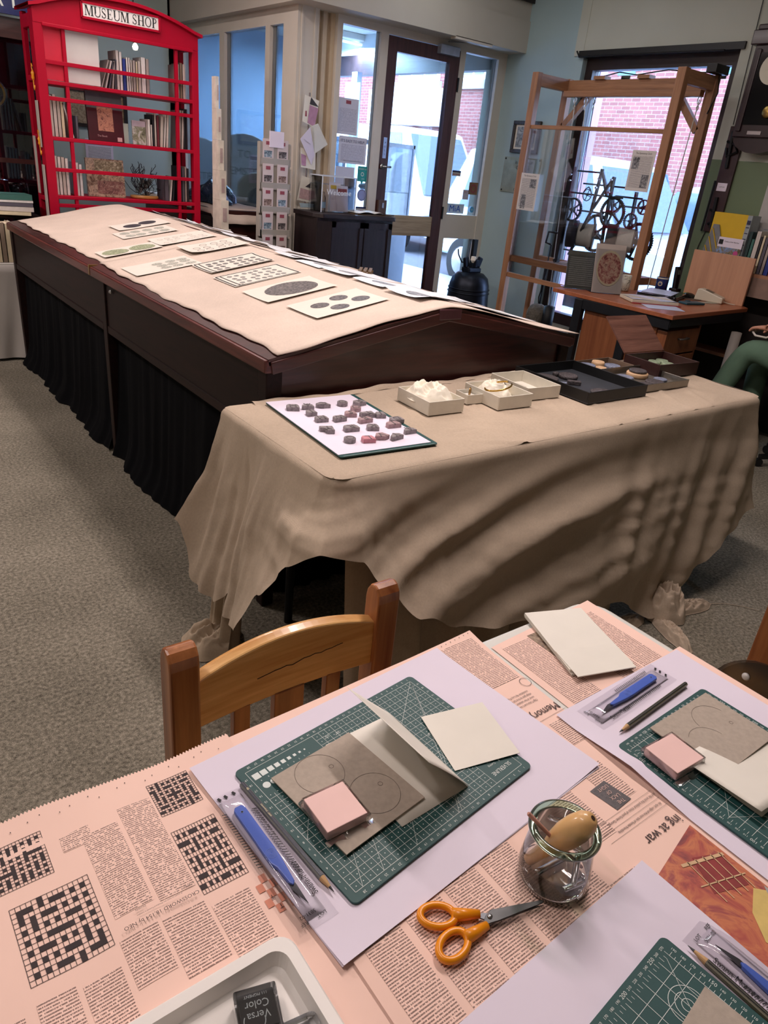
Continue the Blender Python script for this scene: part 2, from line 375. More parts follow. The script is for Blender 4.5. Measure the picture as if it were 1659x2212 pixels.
q = MB(); q.box(dx0+.02, dx0+.10, YD-.02, YD, .60, 1.14); q.build('kick_guard', M('brown_edge', '#5f4a40', .5), d1)
q = MB(); q.box(dx0+.05, dx0+.07, YD-.026, YD-.02, 1.08, 1.12); q.lathe([(.006, 0), (.006, .006)], 10, frame((dx0+.055, YD-.02, 1.03), 0, pi/2)); q.build('lock', STEEL, d1)
q = MB(); q.box(4.27, 4.47, YD-.05, YD, 2.235, 2.30); q.build('closer_body', M('closer_grey', '#aab2c4', .4, metal=.5), d1, bevel=.004)
q = MB(); q.bar((4.33, YD-.06, 2.32), (4.62, YD-.12, 2.35), .02, .008); q.bar((4.62, YD-.12, 2.35), (4.36, YD-.14, 2.345), .02, .008); q.lathe([(.02, 0), (.02, .02)], 12, frame((4.62, YD-.12, 2.335))); q.build('closer_arm', STEEL, d1)
q = MB(); q.box(4.27, 4.66, YD-.21, YD-.15, 2.325, 2.345); q.build('closer_bracket', FRAMEP, d1)
for z in (1.02, .30, 2.0):
    q = MB(); q.box(dx1-.004, dx1+.012, YD-.008, YD+.01, z, z+.1); q.build('hinge', BLACK, d1)
# ================================================================ THE LOBBY
LY, LX = 8.7, 5.25
def tiles():
    t = NT('lobby_paving'); v = t.coords('Object', (1, 1, 1)); br = t.node('ShaderNodeTexBrick'); br.inputs['Scale'].default_value = 4
    br.inputs['Color1'].default_value = srgb('#b9bdc0'); br.inputs['Color2'].default_value = srgb('#a6acb0'); br.inputs['Mortar'].default_value = srgb('#7c8288'); br.inputs['Mortar Size'].default_value = .012
    t.link(v, br.inputs[0]); t.base(br.outputs[0]); t.rough(.5); return t.m
b = MB(); b.box(3.0, LX, YD, LY, -.05, .0); struct(b, 'floor_lobby', tiles())
b = MB(); b.box(3.0, LX, YD+.1, LY, 2.62, 2.7); struct(b, 'ceiling_lobby', CEILP)
b = MB(); b.box(2.9, LX, LY, LY+.1, 0, 2.7); struct(b, 'wall_lobby_back', LOBBYP, 'lobby wall with blue daylight in its colour behind the milestones')
b = MB(); b.box(2.9, 3.0, YB, LY, 0, 2.7); struct(b, 'wall_lobby_side', LOBBYP)
b = MB(); b.box(LX-.1, LX, YD+.1, LY, 2.25, 2.44); struct(b, 'trim_7', DARKP, 'dark lintel over the street side of the lobby')
b = MB(); b.box(LX-.1, LX, YD+.1, LY, 2.44, 2.62); struct(b, 'trim_8', CEILP)
b = MB(); b.box(LX-.1, LX, YD, YD+.35, 0, 2.25); struct(b, 'wall_lobby_street', WALLP)
b = MB(); b.box(LX-.1, LX, 8.45, LY, 0, 2.25); struct(b, 'wall_lobby_pier', LOBBYP, 'white pier beside the street opening')
# lobby strip light
t = thing('strip_light', 'white fluorescent strip light on the lobby ceiling', 'ceiling light', (4.75, 7.55, 2.52))
b = MB(); b.box(-.45, .45, -.05, .05, .04, .1); b.build('housing', WHITE, t, bevel=.008)
b = MB(); b.tube([(-.4, 0, .01), (.4, 0, .01)], .014, 10); b.build('tube', emit('tube_added_glow', (.62, .80, 1.0, 1), 1.2), t, smooth=True)  # glow added to a tube that is not lit
la = bpy.data.lights.new('lobby_fill_light', 'AREA'); la.shape = 'RECTANGLE'; la.size = .86; la.size_y = .08; la.energy = 210; la.color = (.40, .66, 1.0); lo = link(bpy.data.objects.new('lobby_fill_light', la), t); lo.location = (0, 0, -.02)  # added cool fill standing in for daylight in the lobby
la2 = la.copy(); la2.energy = 8; lo2 = link(bpy.data.objects.new('lobby_fill_light', la2), t); lo2.location = (0, .07, .06); lo2.rotation_euler = (pi, 0, 0)  # second added fill, aimed up to brighten the lobby ceiling
b = MB()
for x in (-.43, .43): b.box(x-.02, x+.02, -.02, .02, -.01, .04)
b.build('end_cap', WHITE, t)
# milestones
STONE = M('whitewashed_stone', '#d8dde0', .8, var=.16, scale=14, bump=.6, bscale=40, dist=.01)
def milestone(loc, w, h, lines, label, rz):
    t = thing('milestone', label, 'milestone', loc, rz, 'milestones in the lobby'); p = [(-w/2, 0), (w/2, 0), (w/2, h-w*.42)]
    p += [(w/2*cos(a), h-w*.42+w*.42*sin(a)) for a in [pi*i/12 for i in range(1, 12)]]+[(-w/2, h-w*.42)]
    q = MB(); q.prism(p, -.06, .06, frame((0, 0, 0), 0, pi/2)); q.build('slab', STONE, t, bevel=.012)
    q = MB()
    for s, z, sz in lines: q.text(s, sz, frame((0, -.0615, z), 0, pi/2))
    q.build('lettering', M('faded_black_paint', '#31353c', .8, var=0), t)
milestone((3.72, 7.45, 0), .62, 1.55, [('TO', 1.36, .10), ('LEMSTER', 1.20, .10), ('5', 1.06, .10), ('MILES', .92, .10), ('T', .76, .10)], 'tall whitewashed milestone reading TO LEMSTER', radians(-22))
milestone((3.35, 7.75, 0), .60, 1.48, [('T', 1.28, .1), ('LEMSTER', 1.12, .1), ('1 MILE', .97, .1), ('BROMYARD', .82, .075)], 'shorter whitewashed milestone reading BROMYARD beside the red kiosk', radians(-22))
t = thing('arched_stone', 'small arched cream stone in front of the milestones', 'stone', (3.50, 6.75, 0), radians(-30))
q = MB(); w, h = .34, 1.22; p = [(-w/2, 0), (w/2, 0), (w/2, h-.14)]+[(w/2*cos(a), h-.14+.14*sin(a)) for a in [pi*i/10 for i in range(1, 10)]]+[(-w/2, h-.14)]
q.prism(p, -.12, .12, frame((0, 0, 0), 0, pi/2)); q.build('slab', M('cream_stone', '#c9c6b4', .8, var=.08, scale=10, bump=.3), t, bevel=.01)
# glass case and cabinet inside the lobby, seen through the door
t = thing('glass_display_case', 'tall glass display case with shelves behind the entrance door', 'display case', (4.35, 6.15, 0))
q = MB(); q.box(-.40, .40, -.2, .2, 0, .84); bs = q.build('base', M('lobby_cabinet_daylit', '#b9c8e0', .5, var=.03), t, bevel=.005)  # white cabinet, blue daylight put into its colour
q = MB(); q.box(-.36, .02, -.212, -.2, .06, .78); q.build('door', M('lobby_cabinet_daylit', ''), bs); q = MB(); q.lathe([(.012, 0), (.012, .01)], 12, frame((-.02, -.212, .5), 0, pi/2)); q.build('knob', STEEL, bs)
q = MB()
for x in (-.39, .39):
    for y in (-.19, .19): q.box(x-.01, x+.01, y-.01, y+.01, .84, 1.58)
q.box(-.4, .4, -.2, -.18, 1.56, 1.59); q.box(-.4, .4, .18, .2, 1.56, 1.59); q.box(-.4, -.38, -.2, .2, 1.56, 1.59); q.box(.38, .4, -.2, .2, 1.56, 1.59); q.build('frame', M('aluminium', '#b6bccb', .35, metal=.6), t)
q = MB(); q.box(-.38, .38, -.196, -.19, .86, 1.56); q.box(-.395, -.39, -.18, .18, .86, 1.56); q.box(.39, .395, -.18, .18, .86, 1.56); q.build('glazing', GLASS, t)
for z in (1.17,): q = MB(); q.box(-.38, .38, -.18, .18, z, z+.008); q.build('shelf', glass('green_edge_glass', (.85, .95, 1, 1), .08), t)
for i, (x, y, w, h, c) in enumerate(((-.28, 0, .09, .10, '#7b5a52'), (-.16, .04, .08, .09, '#3a3f48'), (-.02, 0, .11, .05, '#2c2f36'), (.14, .02, .12, .03, '#c9ccd2'))):
    q = MB(); q.lathe([(w*.3, 0), (w*.5, h*.3), (w*.45, h*.7), (w*.25, h)], 10)
    tagged(q, 'exhibit', M('exhibit_%d' % i, c, .6), ('brown pot', 'dark jug', 'dark flat stone', 'pale flat dish')[i]+' on the shelf of the lobby display case', 'exhibit', 'exhibits in the lobby case', loc=(4.35+x, 6.15+y, 1.178), smooth=True)
t = thing('lectern_sign', 'small slanted dark lectern sign in the lobby', 'sign', (4.50, 6.9, 0), radians(-20))
q = MB(); q.tube([(0, 0, 0), (0, 0, 1.5)], .02, 10); q.build('post', M('aluminium', ''), t, smooth=True)
q = MB(); q.cbox((0, 0, 0), (.34, .24, .015), frame((0, 0, 1.52), 0, radians(35))); q.build('panel', M('slate_panel', '#4a5a70', .4), t)
t = thing('street_post', 'slim pale post with a round sign at the street side of the lobby', 'post', (4.98, 7.35, 0), 0)
q = MB(); q.box(-.03, .03, -.05, .05, 0, 2.25); q.build('post', M('pale_grey_metal', '#aeb9cc', .5), t)
q = MB(); q.box(-.045, -.03, -.14, .14, 1.75, 2.15); q.build('plate', M('pale_grey_metal', ''), t)
q = MB(); q.ring(.06, .07, frame((-.046, 0, 1.98), -pi/2, pi/2)); q.line((-.045, -.045), (.045, .045), .01, frame((-.046, 0, 1.98), -pi/2, pi/2)); q.build('symbol', M('grey_print', '#8792a8', .6, var=0), t)
# ================================================================ THE STREET
def bricks(name, c1, c2, mo, scale=1.0):
    t = NT(name); tc = t.node('ShaderNodeTexCoord'); sp = t.node('ShaderNodeSeparateXYZ'); t.link(tc.outputs['Object'], sp.inputs[0])
    cb = t.node('ShaderNodeCombineXYZ'); t.link(sp.outputs[1], cb.inputs[0]); t.link(sp.outputs[2], cb.inputs[1])
    br = t.node('ShaderNodeTexBrick'); br.inputs['Scale'].default_value = scale
    br.inputs['Brick Width'].default_value = .225; br.inputs['Row Height'].default_value = .075; br.inputs['Mortar Size'].default_value = .006
    br.inputs['Color1'].default_value = srgb(c1); br.inputs['Color2'].default_value = srgb(c2); br.inputs['Mortar'].default_value = srgb(mo)
    t.link(cb.outputs[0], br.inputs[0]); t.base(br.outputs[0]); t.rough(.85); return t.m
RB = bricks('red_brick', '#84504c', '#965f58', '#9c8c86'); FX = 14.5
b = MB(); b.box(XW+.25, 8.0, -4, 40, -.16, -.08); struct(b, 'pavement', tiles(), 'grey paved footway outside')
b = MB(); b.box(8.0, 12.6, -10, 45, -.26, -.18); struct(b, 'road', M('asphalt', '#5b5e64', .9, var=.1, scale=8))
b = MB(); b.box(12.6, FX, -10, 45, -.16, -.08); struct(b, 'far_pavement', M('far_paving', '#77787a', .9, var=.06))
b = MB(); b.box(FX, FX+.3, 2, 40, -.1, 9); tb = struct(b, 'street_facade', RB, 'red brick building across the street')
GB = M('blue_grey_brick', '#5f93ab', .8, var=.1, scale=6)
for (cy, cz, r) in ((12.55, 4.05, .52), (11.3, 4.05, .55), (10.15, 4.0, .36), (9.1, 3.95, .52)):
    q = MB(); k = int(r/.075)
    for i in range(-k, k+1):
        h = k-abs(i)
        for s in (-1, 1):
            y = cy+s*h*.11
            q.box(FX-.012, FX, y-.11, y+.11, cz+i*.075-.034, cz+i*.075+.034)
    q.build('brick_diamond', GB, tb)
for (y0, y1, z0, z1) in ((15.1, 16.5, 3.55, 5.3), (17.4, 19.2, 3.55, 5.3)):
    q = MB(); q.box(FX-.06, FX, y0, y1, z0, z1); f = q.build('window', M('white_window_paint', '#eef0f2', .5, var=0), tb)
    n = 3
    for i in range(n):
        for (za, zb) in ((z0+.12, z0+.62*(z1-z0)), (z0+.68*(z1-z0), z1-.1)):
            q = MB(); w = (y1-y0-.1)/n; q.box(FX-.075, FX-.06, y0+.1+i*w, y0+i*w+w, za, zb); q.build('pane', M('far_glass', '#7f93ad', .1, var=.1, scale=2), f)
    q = MB(); q.box(FX-.12, FX, y0-.1, y1+.1, z0-.2, z0); q.build('sill', M('stone_sill', '#a9abad', .8), f)
b = MB(); b.box(FX-.35, FX-.02, 16.9, 20.2, 2.45, 3.35); sg = struct(b, 'shop_fascia', M('white_fascia', '#f4f4f2', .5, var=0), 'white shop fascia across the street')
q = MB(); q.box(FX-.3, FX-.02, 16.9, 20.2, .2, 2.3); q.build('shopfront', M('dim_shopfront', '#8d93a5', .3), sg)
b = MB(); b.box(XW+.27, XW+.36, 4.40, 4.66, -.08, 2.6); struct(b, 'facade_pier', M('lilac_pier_paint', '#c39aae', .7, var=.04), 'pink painted pier outside the shop window')
# cars
def car(name, label, loc, rz, paint, L=4.5, H=1.7, van=False):
    t = thing(name, label, 'car', loc, rz); W = 1.85; pm = paint
    if van: side = [(-L/2, .35), (L/2, .35), (L/2, .95), (L/2-.25, 1.1), (L/2-1.0, H-.05), (L/2-1.2, H), (-L/2+.05, H), (-L/2, H-.1)]
    else: side = [(-L/2, .4), (L/2, .35), (L/2+.02, .75), (L/2-.15, .95), (L/2-1.15, 1.08), (L/2-1.75, H-.08), (L/2-2.1, H), (-L/2+.5, H-.02), (-L/2+.1, 1.1), (-L/2-.02, .95)]
    q = MB(); n = len(side); rows = []
    for k, (y, s) in enumerate(((-W/2, 1), (W/2, 1))):
        rows.append([(x, y*(1-.16*max(0, z-1.0)/(H-1.0)), z) for x, z in side])
    q.add(rows[0]+rows[1], [tuple(range(n-1, -1, -1)), tuple(range(n, 2*n))]+[(i, (i+1) % n, (i+1) % n+n, i+n) for i in range(n)])
    q.build('body', pm, t, bevel=.06, seg=3)
    GM = M('car_glass', '#5f7287', .1, var=.05)
    q = MB()
    for s in (-1, 1):
        for (x0, x1) in ((-L/2+.55, -.25), (-.15, L/2-1.7)) if not van else ((L/2-1.9, L/2-1.05),):
            y0 = s*(W/2*(1-.16*.15)+.01); y1 = s*(W/2*(1-.16*.85)+.01)
            q.add([(x0, y0, 1.12), (x1+.3, y0, 1.12), (x1, y1, H-.12), (x0+.15, y1, H-.12)], [(0, 1, 2, 3)])
    q.build('side_window', GM, t, solid=.01)
    q = MB(); xa, xb = (L/2-.24, L/2-.95) if van else (L/2-1.12, L/2-1.68)
    q.add([(xa+.03, -.75, 1.12), (xa+.03, .75, 1.12), (xb+.03, .66, H-.12), (xb+.03, -.66, H-.12)], [(0, 1, 2, 3)]); q.build('windscreen', GM, t, solid=.01)
    for x in (-L/2+.8, L/2-.85):
        for s in (-1, 1):
            q = MB(); q.lathe([(.2, -.1), (.34, -.1), (.34, .1), (.2, .1)], 24, frame((x, s*(W/2-.08), .34), 0, pi/2)); wh = q.build('wheel', M('tyre', '#17181b', .8), t)
            q = MB(); q.lathe([(.03, .0), (.22, .0), (.2, .02), (.03, .03)], 20, frame((x, s*(W/2+.015), .34), 0, -s*pi/2)); q.build('hub', STEEL, wh)
    for s in (-1, 1):
        q = MB(); q.cbox((L/2-.05, s*.68, .82), (.16, .36, .16)); q.build('headlight', M('lamp_glass', '#dfe6ee', .1, var=0), t, bevel=.03)
        q = MB(); q.cbox((-L/2, s*.75, 1.0), (.12, .24, .3)); q.build('tail_light', M('red_lamp', '#b0203a', .2, var=0), t, bevel=.03)
    q = MB(); q.cbox((L/2+.0, 0, .62), (.06, 1.0, .22)); q.build('grille', BLACK, t)
    return t
car('parked_suv', 'silver car parked outside the shop window', (9.0, 7.2, -.18), radians(-91), M('silver_car_paint', '#c6d6e6', .25, metal=.3, var=.02, coat=.6), 4.6, 1.95)
car('passing_estate_car', 'pale blue car passing behind the silver car in the street', (11.6, 6.4, -.18), radians(90), M('pale_car_paint', '#8fa3b4', .25, metal=.2, var=.02, coat=.6), 4.6, 1.75)
car('white_van', 'white van across the road seen through the right side light', (10.6, 14.2, -.18), radians(-90), M('white_van_paint', '#c9ced4', .3, var=.01, coat=.5), 5.0, 2.3, True)
# ================================================================ DISPLAY CABINET
CX0, CX1, CY0, CY1, CZ, CR = 1.0, 2.37, 1.845, 5.19, .872, 1.003
CXM = (CX0+CX1)/2; SLA = atan2(CR-CZ, CXM-CX0)
def slope_z(x): return CZ+(CR-CZ)*(1-abs(x-CXM)/(CXM-CX0))
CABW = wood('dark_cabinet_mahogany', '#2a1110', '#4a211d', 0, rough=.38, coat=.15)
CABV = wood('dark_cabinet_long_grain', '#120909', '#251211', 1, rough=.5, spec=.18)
cab = thing('display_cabinet', 'long dark mahogany museum display cabinet with sloping twin top and black curtains', 'cabinet', (0, 0, 0))
b = MB(); pent = [(CX0+.02, .60), (CX1-.02, .60), (CX1-.02, CZ-.03), (CXM, CR-.03), (CX0+.02, CZ-.03)]
b.prism(pent, -(CY0+.035), -(CY0+.015), frame((0, 0, 0), 0, pi/2)); b.build('end_panel', CABW, cab)
b = MB(); b.prism(pent, -(CY1-.015), -(CY1-.035), frame((0, 0, 0), 0, pi/2)); b.build('end_panel', CABW, cab)
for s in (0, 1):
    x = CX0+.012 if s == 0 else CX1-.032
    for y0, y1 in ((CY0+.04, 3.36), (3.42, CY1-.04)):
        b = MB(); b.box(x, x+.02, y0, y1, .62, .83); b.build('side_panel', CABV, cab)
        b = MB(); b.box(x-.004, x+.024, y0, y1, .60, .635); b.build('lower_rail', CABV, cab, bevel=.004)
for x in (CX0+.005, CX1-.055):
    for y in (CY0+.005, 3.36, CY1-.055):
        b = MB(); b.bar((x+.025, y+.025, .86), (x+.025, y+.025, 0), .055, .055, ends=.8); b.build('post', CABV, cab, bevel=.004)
b = MB(); b.box(CX0-.01, CX0+.035, CY0-.01, CY1, CZ-.045, CZ-.004); b.build('top_moulding', wood('cabinet_edge_mahogany', '#3c1716', '#6b332c', 1, rough=.35), cab, bevel=.006)
b = MB(); b.box(CX1-.035, CX1+.01, CY0-.01, CY1, CZ-.045, CZ-.004); b.build('top_moulding', M('cabinet_edge', '#4a211d', .4), cab, bevel=.006)
for s in (0, 1):
    b = MB(); l = hypot(CXM-CX0, CR-CZ)
    m = frame((CX0, 0, CZ), 0, 0, -SLA) if s == 0 else frame((CXM, 0, CR), 0, 0, SLA)
    b.box(0, l, CY0-.01, CY1, -.022, -.002, m); b.build('sloping_lid', CABW, cab)
    b = MB(); b.box(.005, l-.005, CY0-.016, CY0+.02, -.05, -.012, m); b.build('end_moulding', CABW, cab, bevel=.004)
b = MB(); b.box(CXM-.05, CXM+.05, CY0-.018, CY0+.01, CR-.045, CR-.008); b.build('ridge_block', M('worn_purple_brown', '#4a2a30', .35), cab, bevel=.004)
b = MB(); b.lathe([(.008, 0), (.01, .004), (.006, .01)], 12, frame((CX0+.008, 3.27, .80), -pi/2, pi/2)); b.build('lock', STEEL, cab)
b = MB(); b.box(CX0-.012, CX0+.03, 3.505, 3.52, CZ-.04, CZ+.004); b.build('brass_strip', M('brass', '#a98a4e', .35, metal=1), cab)
CURT = M('black_curtain', '#060609', .95, var=.25, scale=5, bump=.3, bscale=30, spec=.1)
def curtain(y0, y1):
    def fn(u, v):
        y = y0+(y1-y0)*u; w = mnoise.noise(Vector((y*9, 0, 1)))*1.2+mnoise.noise(Vector((y*23, v*.8, 4)))*.6
        return (CX0+.05-.03*v**1.5+.016*w*(.4+v)-.05*max(0, v-.86)/.14*(.7+.3*sin(y*9)), y, .62*(1-v)+.006)
    q = MB(); q.grid(int((y1-y0)*90), 10, fn); q.build('curtain', CURT, cab, smooth=True)
curtain(1.92, 3.36); curtain(3.43, 5.13)
b = MB(); b.grid(60, 2, lambda u, v: (CX0+.06+1.25*u, CY0+.06+.012*sin(u*90), .62*(1-v)+.004)); b.build('curtain', CURT, cab, smooth=True)
b = MB(); b.box(CX1-.06, CX1-.05, CY0+.06, CY1-.06, .0, .62); b.box(CX0+.08, CX1-.08, CY1-.08, CY1-.07, 0, .62); b.build('curtain', CURT, cab)
def linen(name, c, k=900, amount=.25):
    t = NT(name); v = t.coords('Object'); sp = t.node('ShaderNodeSeparateXYZ'); t.link(v, sp.inputs[0])
    wx = t.math('SINE', t.math('MULTIPLY', sp.outputs[0], k)); wy = t.math('SINE', t.math('MULTIPLY', t.math('ADD', sp.outputs[1], sp.outputs[2]), k))
    n = t.noise(v, 5, 4); n2 = t.noise(v, 160, 2)
    f = t.math('ADD', t.math('MULTIPLY', n, .6), t.math('MULTIPLY', n2, .4))
    t.base(t.ramp(f, [(.32, shade(srgb(c), .86)), (.7, shade(srgb(c), 1.08))])); t.rough(.9); t.b.inputs['Specular IOR Level'].default_value = .15
    t.bump(t.math('MULTIPLY', wx, wy), amount, .0006); return t.m
COVER = linen('cream_cover_cloth', '#d6c3b5', 1400)
def cover(y0, y1, x0, x1, label, seed):
    rnd = random.Random(seed); ph = [rnd.random()*6 for _ in range(6)]
    def fn(u, v):
        x = x0+(x1-x0)*u; y = y0+(y1-y0)*v
        e = .006*sin(y*13+ph[0])+.004*sin(y*37+ph[1]); f = .006*sin(x*11+ph[2])+.003*sin(x*31+ph[3])
        if u < .02 or u > .98: x += e
        if v < .02 or v > .98: y += f
        z = slope_z(min(max(x, CX0), CX1))
        if x < CX0: z = CZ-.0
        if x > CX1: z = CZ-(x-CX1)*.15
        d = abs(x-CXM)
        if d < .10: z -= (.10-d)**2/.2*.19*.5
        w = .0012*(sin(x*9+y*4+ph[4])+sin(y*7-x*5+ph[5]))
        far = max(0, (v-.8)/.2) if seed == 2 else 0
        near = max(0, (.14-v)/.14) if seed == 1 else 0
        w += far*.008*(.5+.5*sin(x*9))*math.exp(-((x-1.45)/.3)**2)+near*.005*(.5+.5*sin(x*12+y*9))
        return (x, y, z+.004+w)
    b = MB(); b.grid(70, 60, fn)
    return tagged(b, 'cover_cloth', COVER, label, 'cloth', 'cloths over the cabinet', smooth=True, solid=.003)
cover(1.835, 3.512, 1.035, 2.40, 'cream woven cloth over the near half of the cabinet top', 1)
cover(3.522, 5.16, 1.05, 2.36, 'cream woven cloth over the far half of the cabinet top', 2)
# ---- coin and seal prints lying on the cloths
def seal_mat(name, a, c, sc=90):
    if name in _mats: return _mats[name]
    t = NT(name); v = t.coords('UV'); n = t.noise(v, sc, 4, .6, 2.5)
    vo = t.node('ShaderNodeTexVoronoi'); vo.inputs['Scale'].default_value = sc*.8; t.link(v, vo.inputs[0])
    f = t.math('ADD', t.math('MULTIPLY', n, .8), t.math('MULTIPLY', vo.outputs[0], .35))
    t.base(t.ramp(f, [(.38, srgb(a)), (.72, srgb(c))])); t.rough(.6); _mats[name] = t.m; return t.m
SEAL = seal_mat('seal_print_dark', '#232026', '#7d7674', 120); SEALG = seal_mat('seal_print_green', '#3b4a30', '#b8bd9a', 160); COIN = seal_mat('coin_print', '#4d4f4a', '#cfcdbf', 260); FAINT = seal_mat('faint_print', '#8d8c86', '#e3dccb', 300)
SHEET = M('print_paper', '#dfd6ca', .7, var=.02)
SHEETB = M('print_paper_daylit', '#dfe1e6', .7, var=.02)  # same print paper, cool window daylight put into its colour
def over_ridge_z(x):
    return slope_z(min(x, CX1))+.0075-(max(0, .10-abs(x-CXM))**2/.2*.19*.5)
def stiff_z(x):
    return over_ridge_z(x) if x < CXM-.03 else max(over_ridge_z(x), over_ridge_z(CXM-.03)+.003-.125*(x-CXM+.03))
def sheet(x, y, rz, designs, label, w=.29, h=.205, mat=SHEET, lift=.004, over=False):
    t = thing('coin_print', label, 'print', (x, y, 0), rz, 'prints on the cabinet'); c_, s_ = cos(rz), sin(rz); rnd = random.Random(int(x*977+y*3571))
    k1, k2 = rnd.random()*lift, rnd.random()*lift
    def zf(u, v):
        gx = x+c_*u-s_*v
        return (stiff_z(gx) if over else over_ridge_z(gx))+.0008+k1*(abs(u)/(w/2))**3*(1 if u < 0 else .5)+k2*(abs(v)/(h/2))**3
    q = MB(); q.grid(14, 6, lambda a, e: ((a-.5)*w, (e-.5)*h, zf((a-.5)*w, (e-.5)*h))); q.build('sheet', mat, t, smooth=True)
    for (kind, mt, items) in designs:
        q = MB()
        if kind == 'ell':
            for (u, v, rx, ry, a) in items:
                n = 22; R = [[(u+k*(rx*cos(2*pi*i/n)*cos(a)-ry*sin(2*pi*i/n)*sin(a)), v+k*(rx*cos(2*pi*i/n)*sin(a)+ry*sin(2*pi*i/n)*cos(a))) for i in range(n)] for k in (1, .55)]
                P = R[0]+R[1]+[(u, v)]
                q.add([(p, r, zf(p, r)+.0006) for p, r in P], [(i, (i+1) % n, n+(i+1) % n, n+i) for i in range(n)]+[(n+i, n+(i+1) % n, 2*n) for i in range(n)], None, P)
        elif kind == 'ring':
            for (u, v, rx, ry, a) in items:
                n = 22; P = [(u+k*rx*cos(2*pi*i/n), v+k*ry*sin(2*pi*i/n)) for i in range(n) for k in (1, .84)]
                q.add([(p, r, zf(p, r)+.0006) for p, r in P], [(2*i, 2*i+1, 2*((i+1) % n)+1, 2*((i+1) % n)) for i in range(n)])
        elif kind == 'box':
            for (u0, u1, v0, v1, lw) in items:
                for a, e in (((u0, v0), (u1, v0)), ((u1, v0), (u1, v1)), ((u1, v1), (u0, v1)), ((u0, v1), (u0, v0))):
                    for i in range(6):
                        p0 = (a[0]+(e[0]-a[0])*i/6, a[1]+(e[1]-a[1])*i/6); p1 = (a[0]+(e[0]-a[0])*(i+1)/6, a[1]+(e[1]-a[1])*(i+1)/6)
                        dx, dy = p1[0]-p0[0], p1[1]-p0[1]; l = hypot(dx, dy); nx, ny = -dy/l*lw/2, dx/l*lw/2
                        P = [(p0[0]+nx, p0[1]+ny), (p0[0]-nx, p0[1]-ny), (p1[0]-nx, p1[1]-ny), (p1[0]+nx, p1[1]+ny)]
                        q.add([(p, r, zf(p, r)+.0006) for p, r in P], [(0, 1, 2, 3)])
        q.build('printed_design', mt, t)
    return t
def cols(us, vs_, rx, ry, jit=0, skip=0, seed=1):
    r = random.Random(seed); return [(u+r.uniform(-jit, jit), v+r.uniform(-jit, jit), rx, ry, 0) for v in vs_ for u in us if r.random() >= skip]
sheet(1.50, 4.28, -.02, [('ell', M('dark_seal_ink', '#35323a', .6, var=.1), [(-.045, -.01, .048, .055, 0), (.05, .02, .048, .055, 0)])], 'print of two dark seals farthest up the cabinet')
sheet(1.44, 4.03, -.03, [('ell', COIN, cols((-.09, -.035, .03, .09), (-.04, .05), .026, .034, .003))], 'print of eight grey coins in two rows on the far cloth')
sheet(1.51, 3.70, -.02, [('ring', FAINT, cols((-.1, -.06, -.02, .02, .06, .1), (-.05, 0, .05), .013, .016, .004, .15, 5))], 'print of many faint small coins beside the seam')
sheet(1.225, 3.66, .0, [('ell', SEALG, [(-.065, 0, .062, .062, 0), (.065, 0, .062, .062, 0)])], 'print of two large green seals by the seam', w=.28, h=.16)
sheet(1.535, 3.385, -.03, [('ring', M('grey_print_ink', '#77736e', .7, var=0), cols((-.08, -.03, .03, .08), (-.05, 0, .055), .017, .02, .006, .15, 9))], 'curling print of faint coin outlines just past the seam', lift=.012)
sheet(1.21, 3.20, .0, [('ell', COIN, cols((-.0, .055, .11), (-.05, .0, .05), .024, .021, .004))], 'print of nine small green grey coins')
sheet(1.445, 2.985, .0, [('box', INK, [(-.137, .137, -.095, .095, .006), (-.12, -.117, -.09, .09, .002)]), ('ell', seal_mat('coin_dots', '#2b2a2c', '#8d8a86', 300), cols([-.09+.032*i for i in range(7)], (-.06, -.02, .02, .06), .012, .014, .005, .06, 3))], 'black bordered print of dark coin dots, the far one of two')
sheet(1.42, 2.715, .0, [('box', INK, [(-.137, .137, -.095, .095, .006), (-.12, -.117, -.09, .09, .002)]), ('ell', seal_mat('coin_dots2', '#3b3a3c', '#a8a5a0', 300), cols([-.09+.030*i for i in range(7)], (-.06, -.02, .02, .06), .010, .013, .006, .1, 4)), ('ring', INK, [(-.11, -.08, .008, .01, 0)])], 'black bordered print of coin dots, the near one of two')
sheet(1.405, 2.425, .0, [('ell', SEAL, [(.01, .005, .105, .082, 0)])], 'print of one large dark seal')
sheet(1.43, 2.135, .0, [('ell', SEAL, [(-.06, .02, .034, .03, 0), (.035, .05, .034, .03, 0), (-.02, -.045, .034, .03, 0), (.085, -.015, .034, .03, 0)])], 'print of four dark coins nearest the cabinet end')
RD = [(1.805, 2.925, 'print with a dark textile seal'), (1.79, 2.715, 'print of a small grey seal'), (1.785, 2.50, 'print of an oval grey seal'), (1.785, 2.265, 'print of a round grey seal'), (1.77, 2.035, 'daylight tinted print of a pale seal')]
for i, (x, y, l) in enumerate(RD):
    sheet(x, y, .02*(-1)**i, [('ell', SEAL if i == 0 else seal_mat('ridge_seal', '#55575c', '#a9abb0', 120), [(-.045 if i else -.05, 0, .05+.012*(i > 1), .06, 0)])],
          l+' draped over the ridge, '+('farthest', 'second farthest', 'middle', 'second nearest', 'nearest')[i]+' of the five', w=.28, mat=SHEETB, lift=.010, over=True)
for i, (x, y) in enumerate(((1.93, 4.75), (1.92, 4.5), (1.93, 4.2), (1.91, 3.95), (1.92, 3.72), (1.88, 3.42), (1.90, 3.16), (2.12, 2.35), (2.15, 2.08))):
    sheet(x, y, .03*(-1)**i, [('ell', COIN, [(0.02, 0, .05, .05, 0)])], 'white coin print on the window side slope, number %s from the far end' % ('one', 'two', 'three', 'four', 'five', 'six', 'seven', 'eight', 'nine')[i], mat=SHEETB, lift=.012)
t = thing('glasses_case', 'small brown wooden rack lying on the cabinet ridge', 'rack', (2.0, 2.78, over_ridge_z(2.0)+.008), .9)
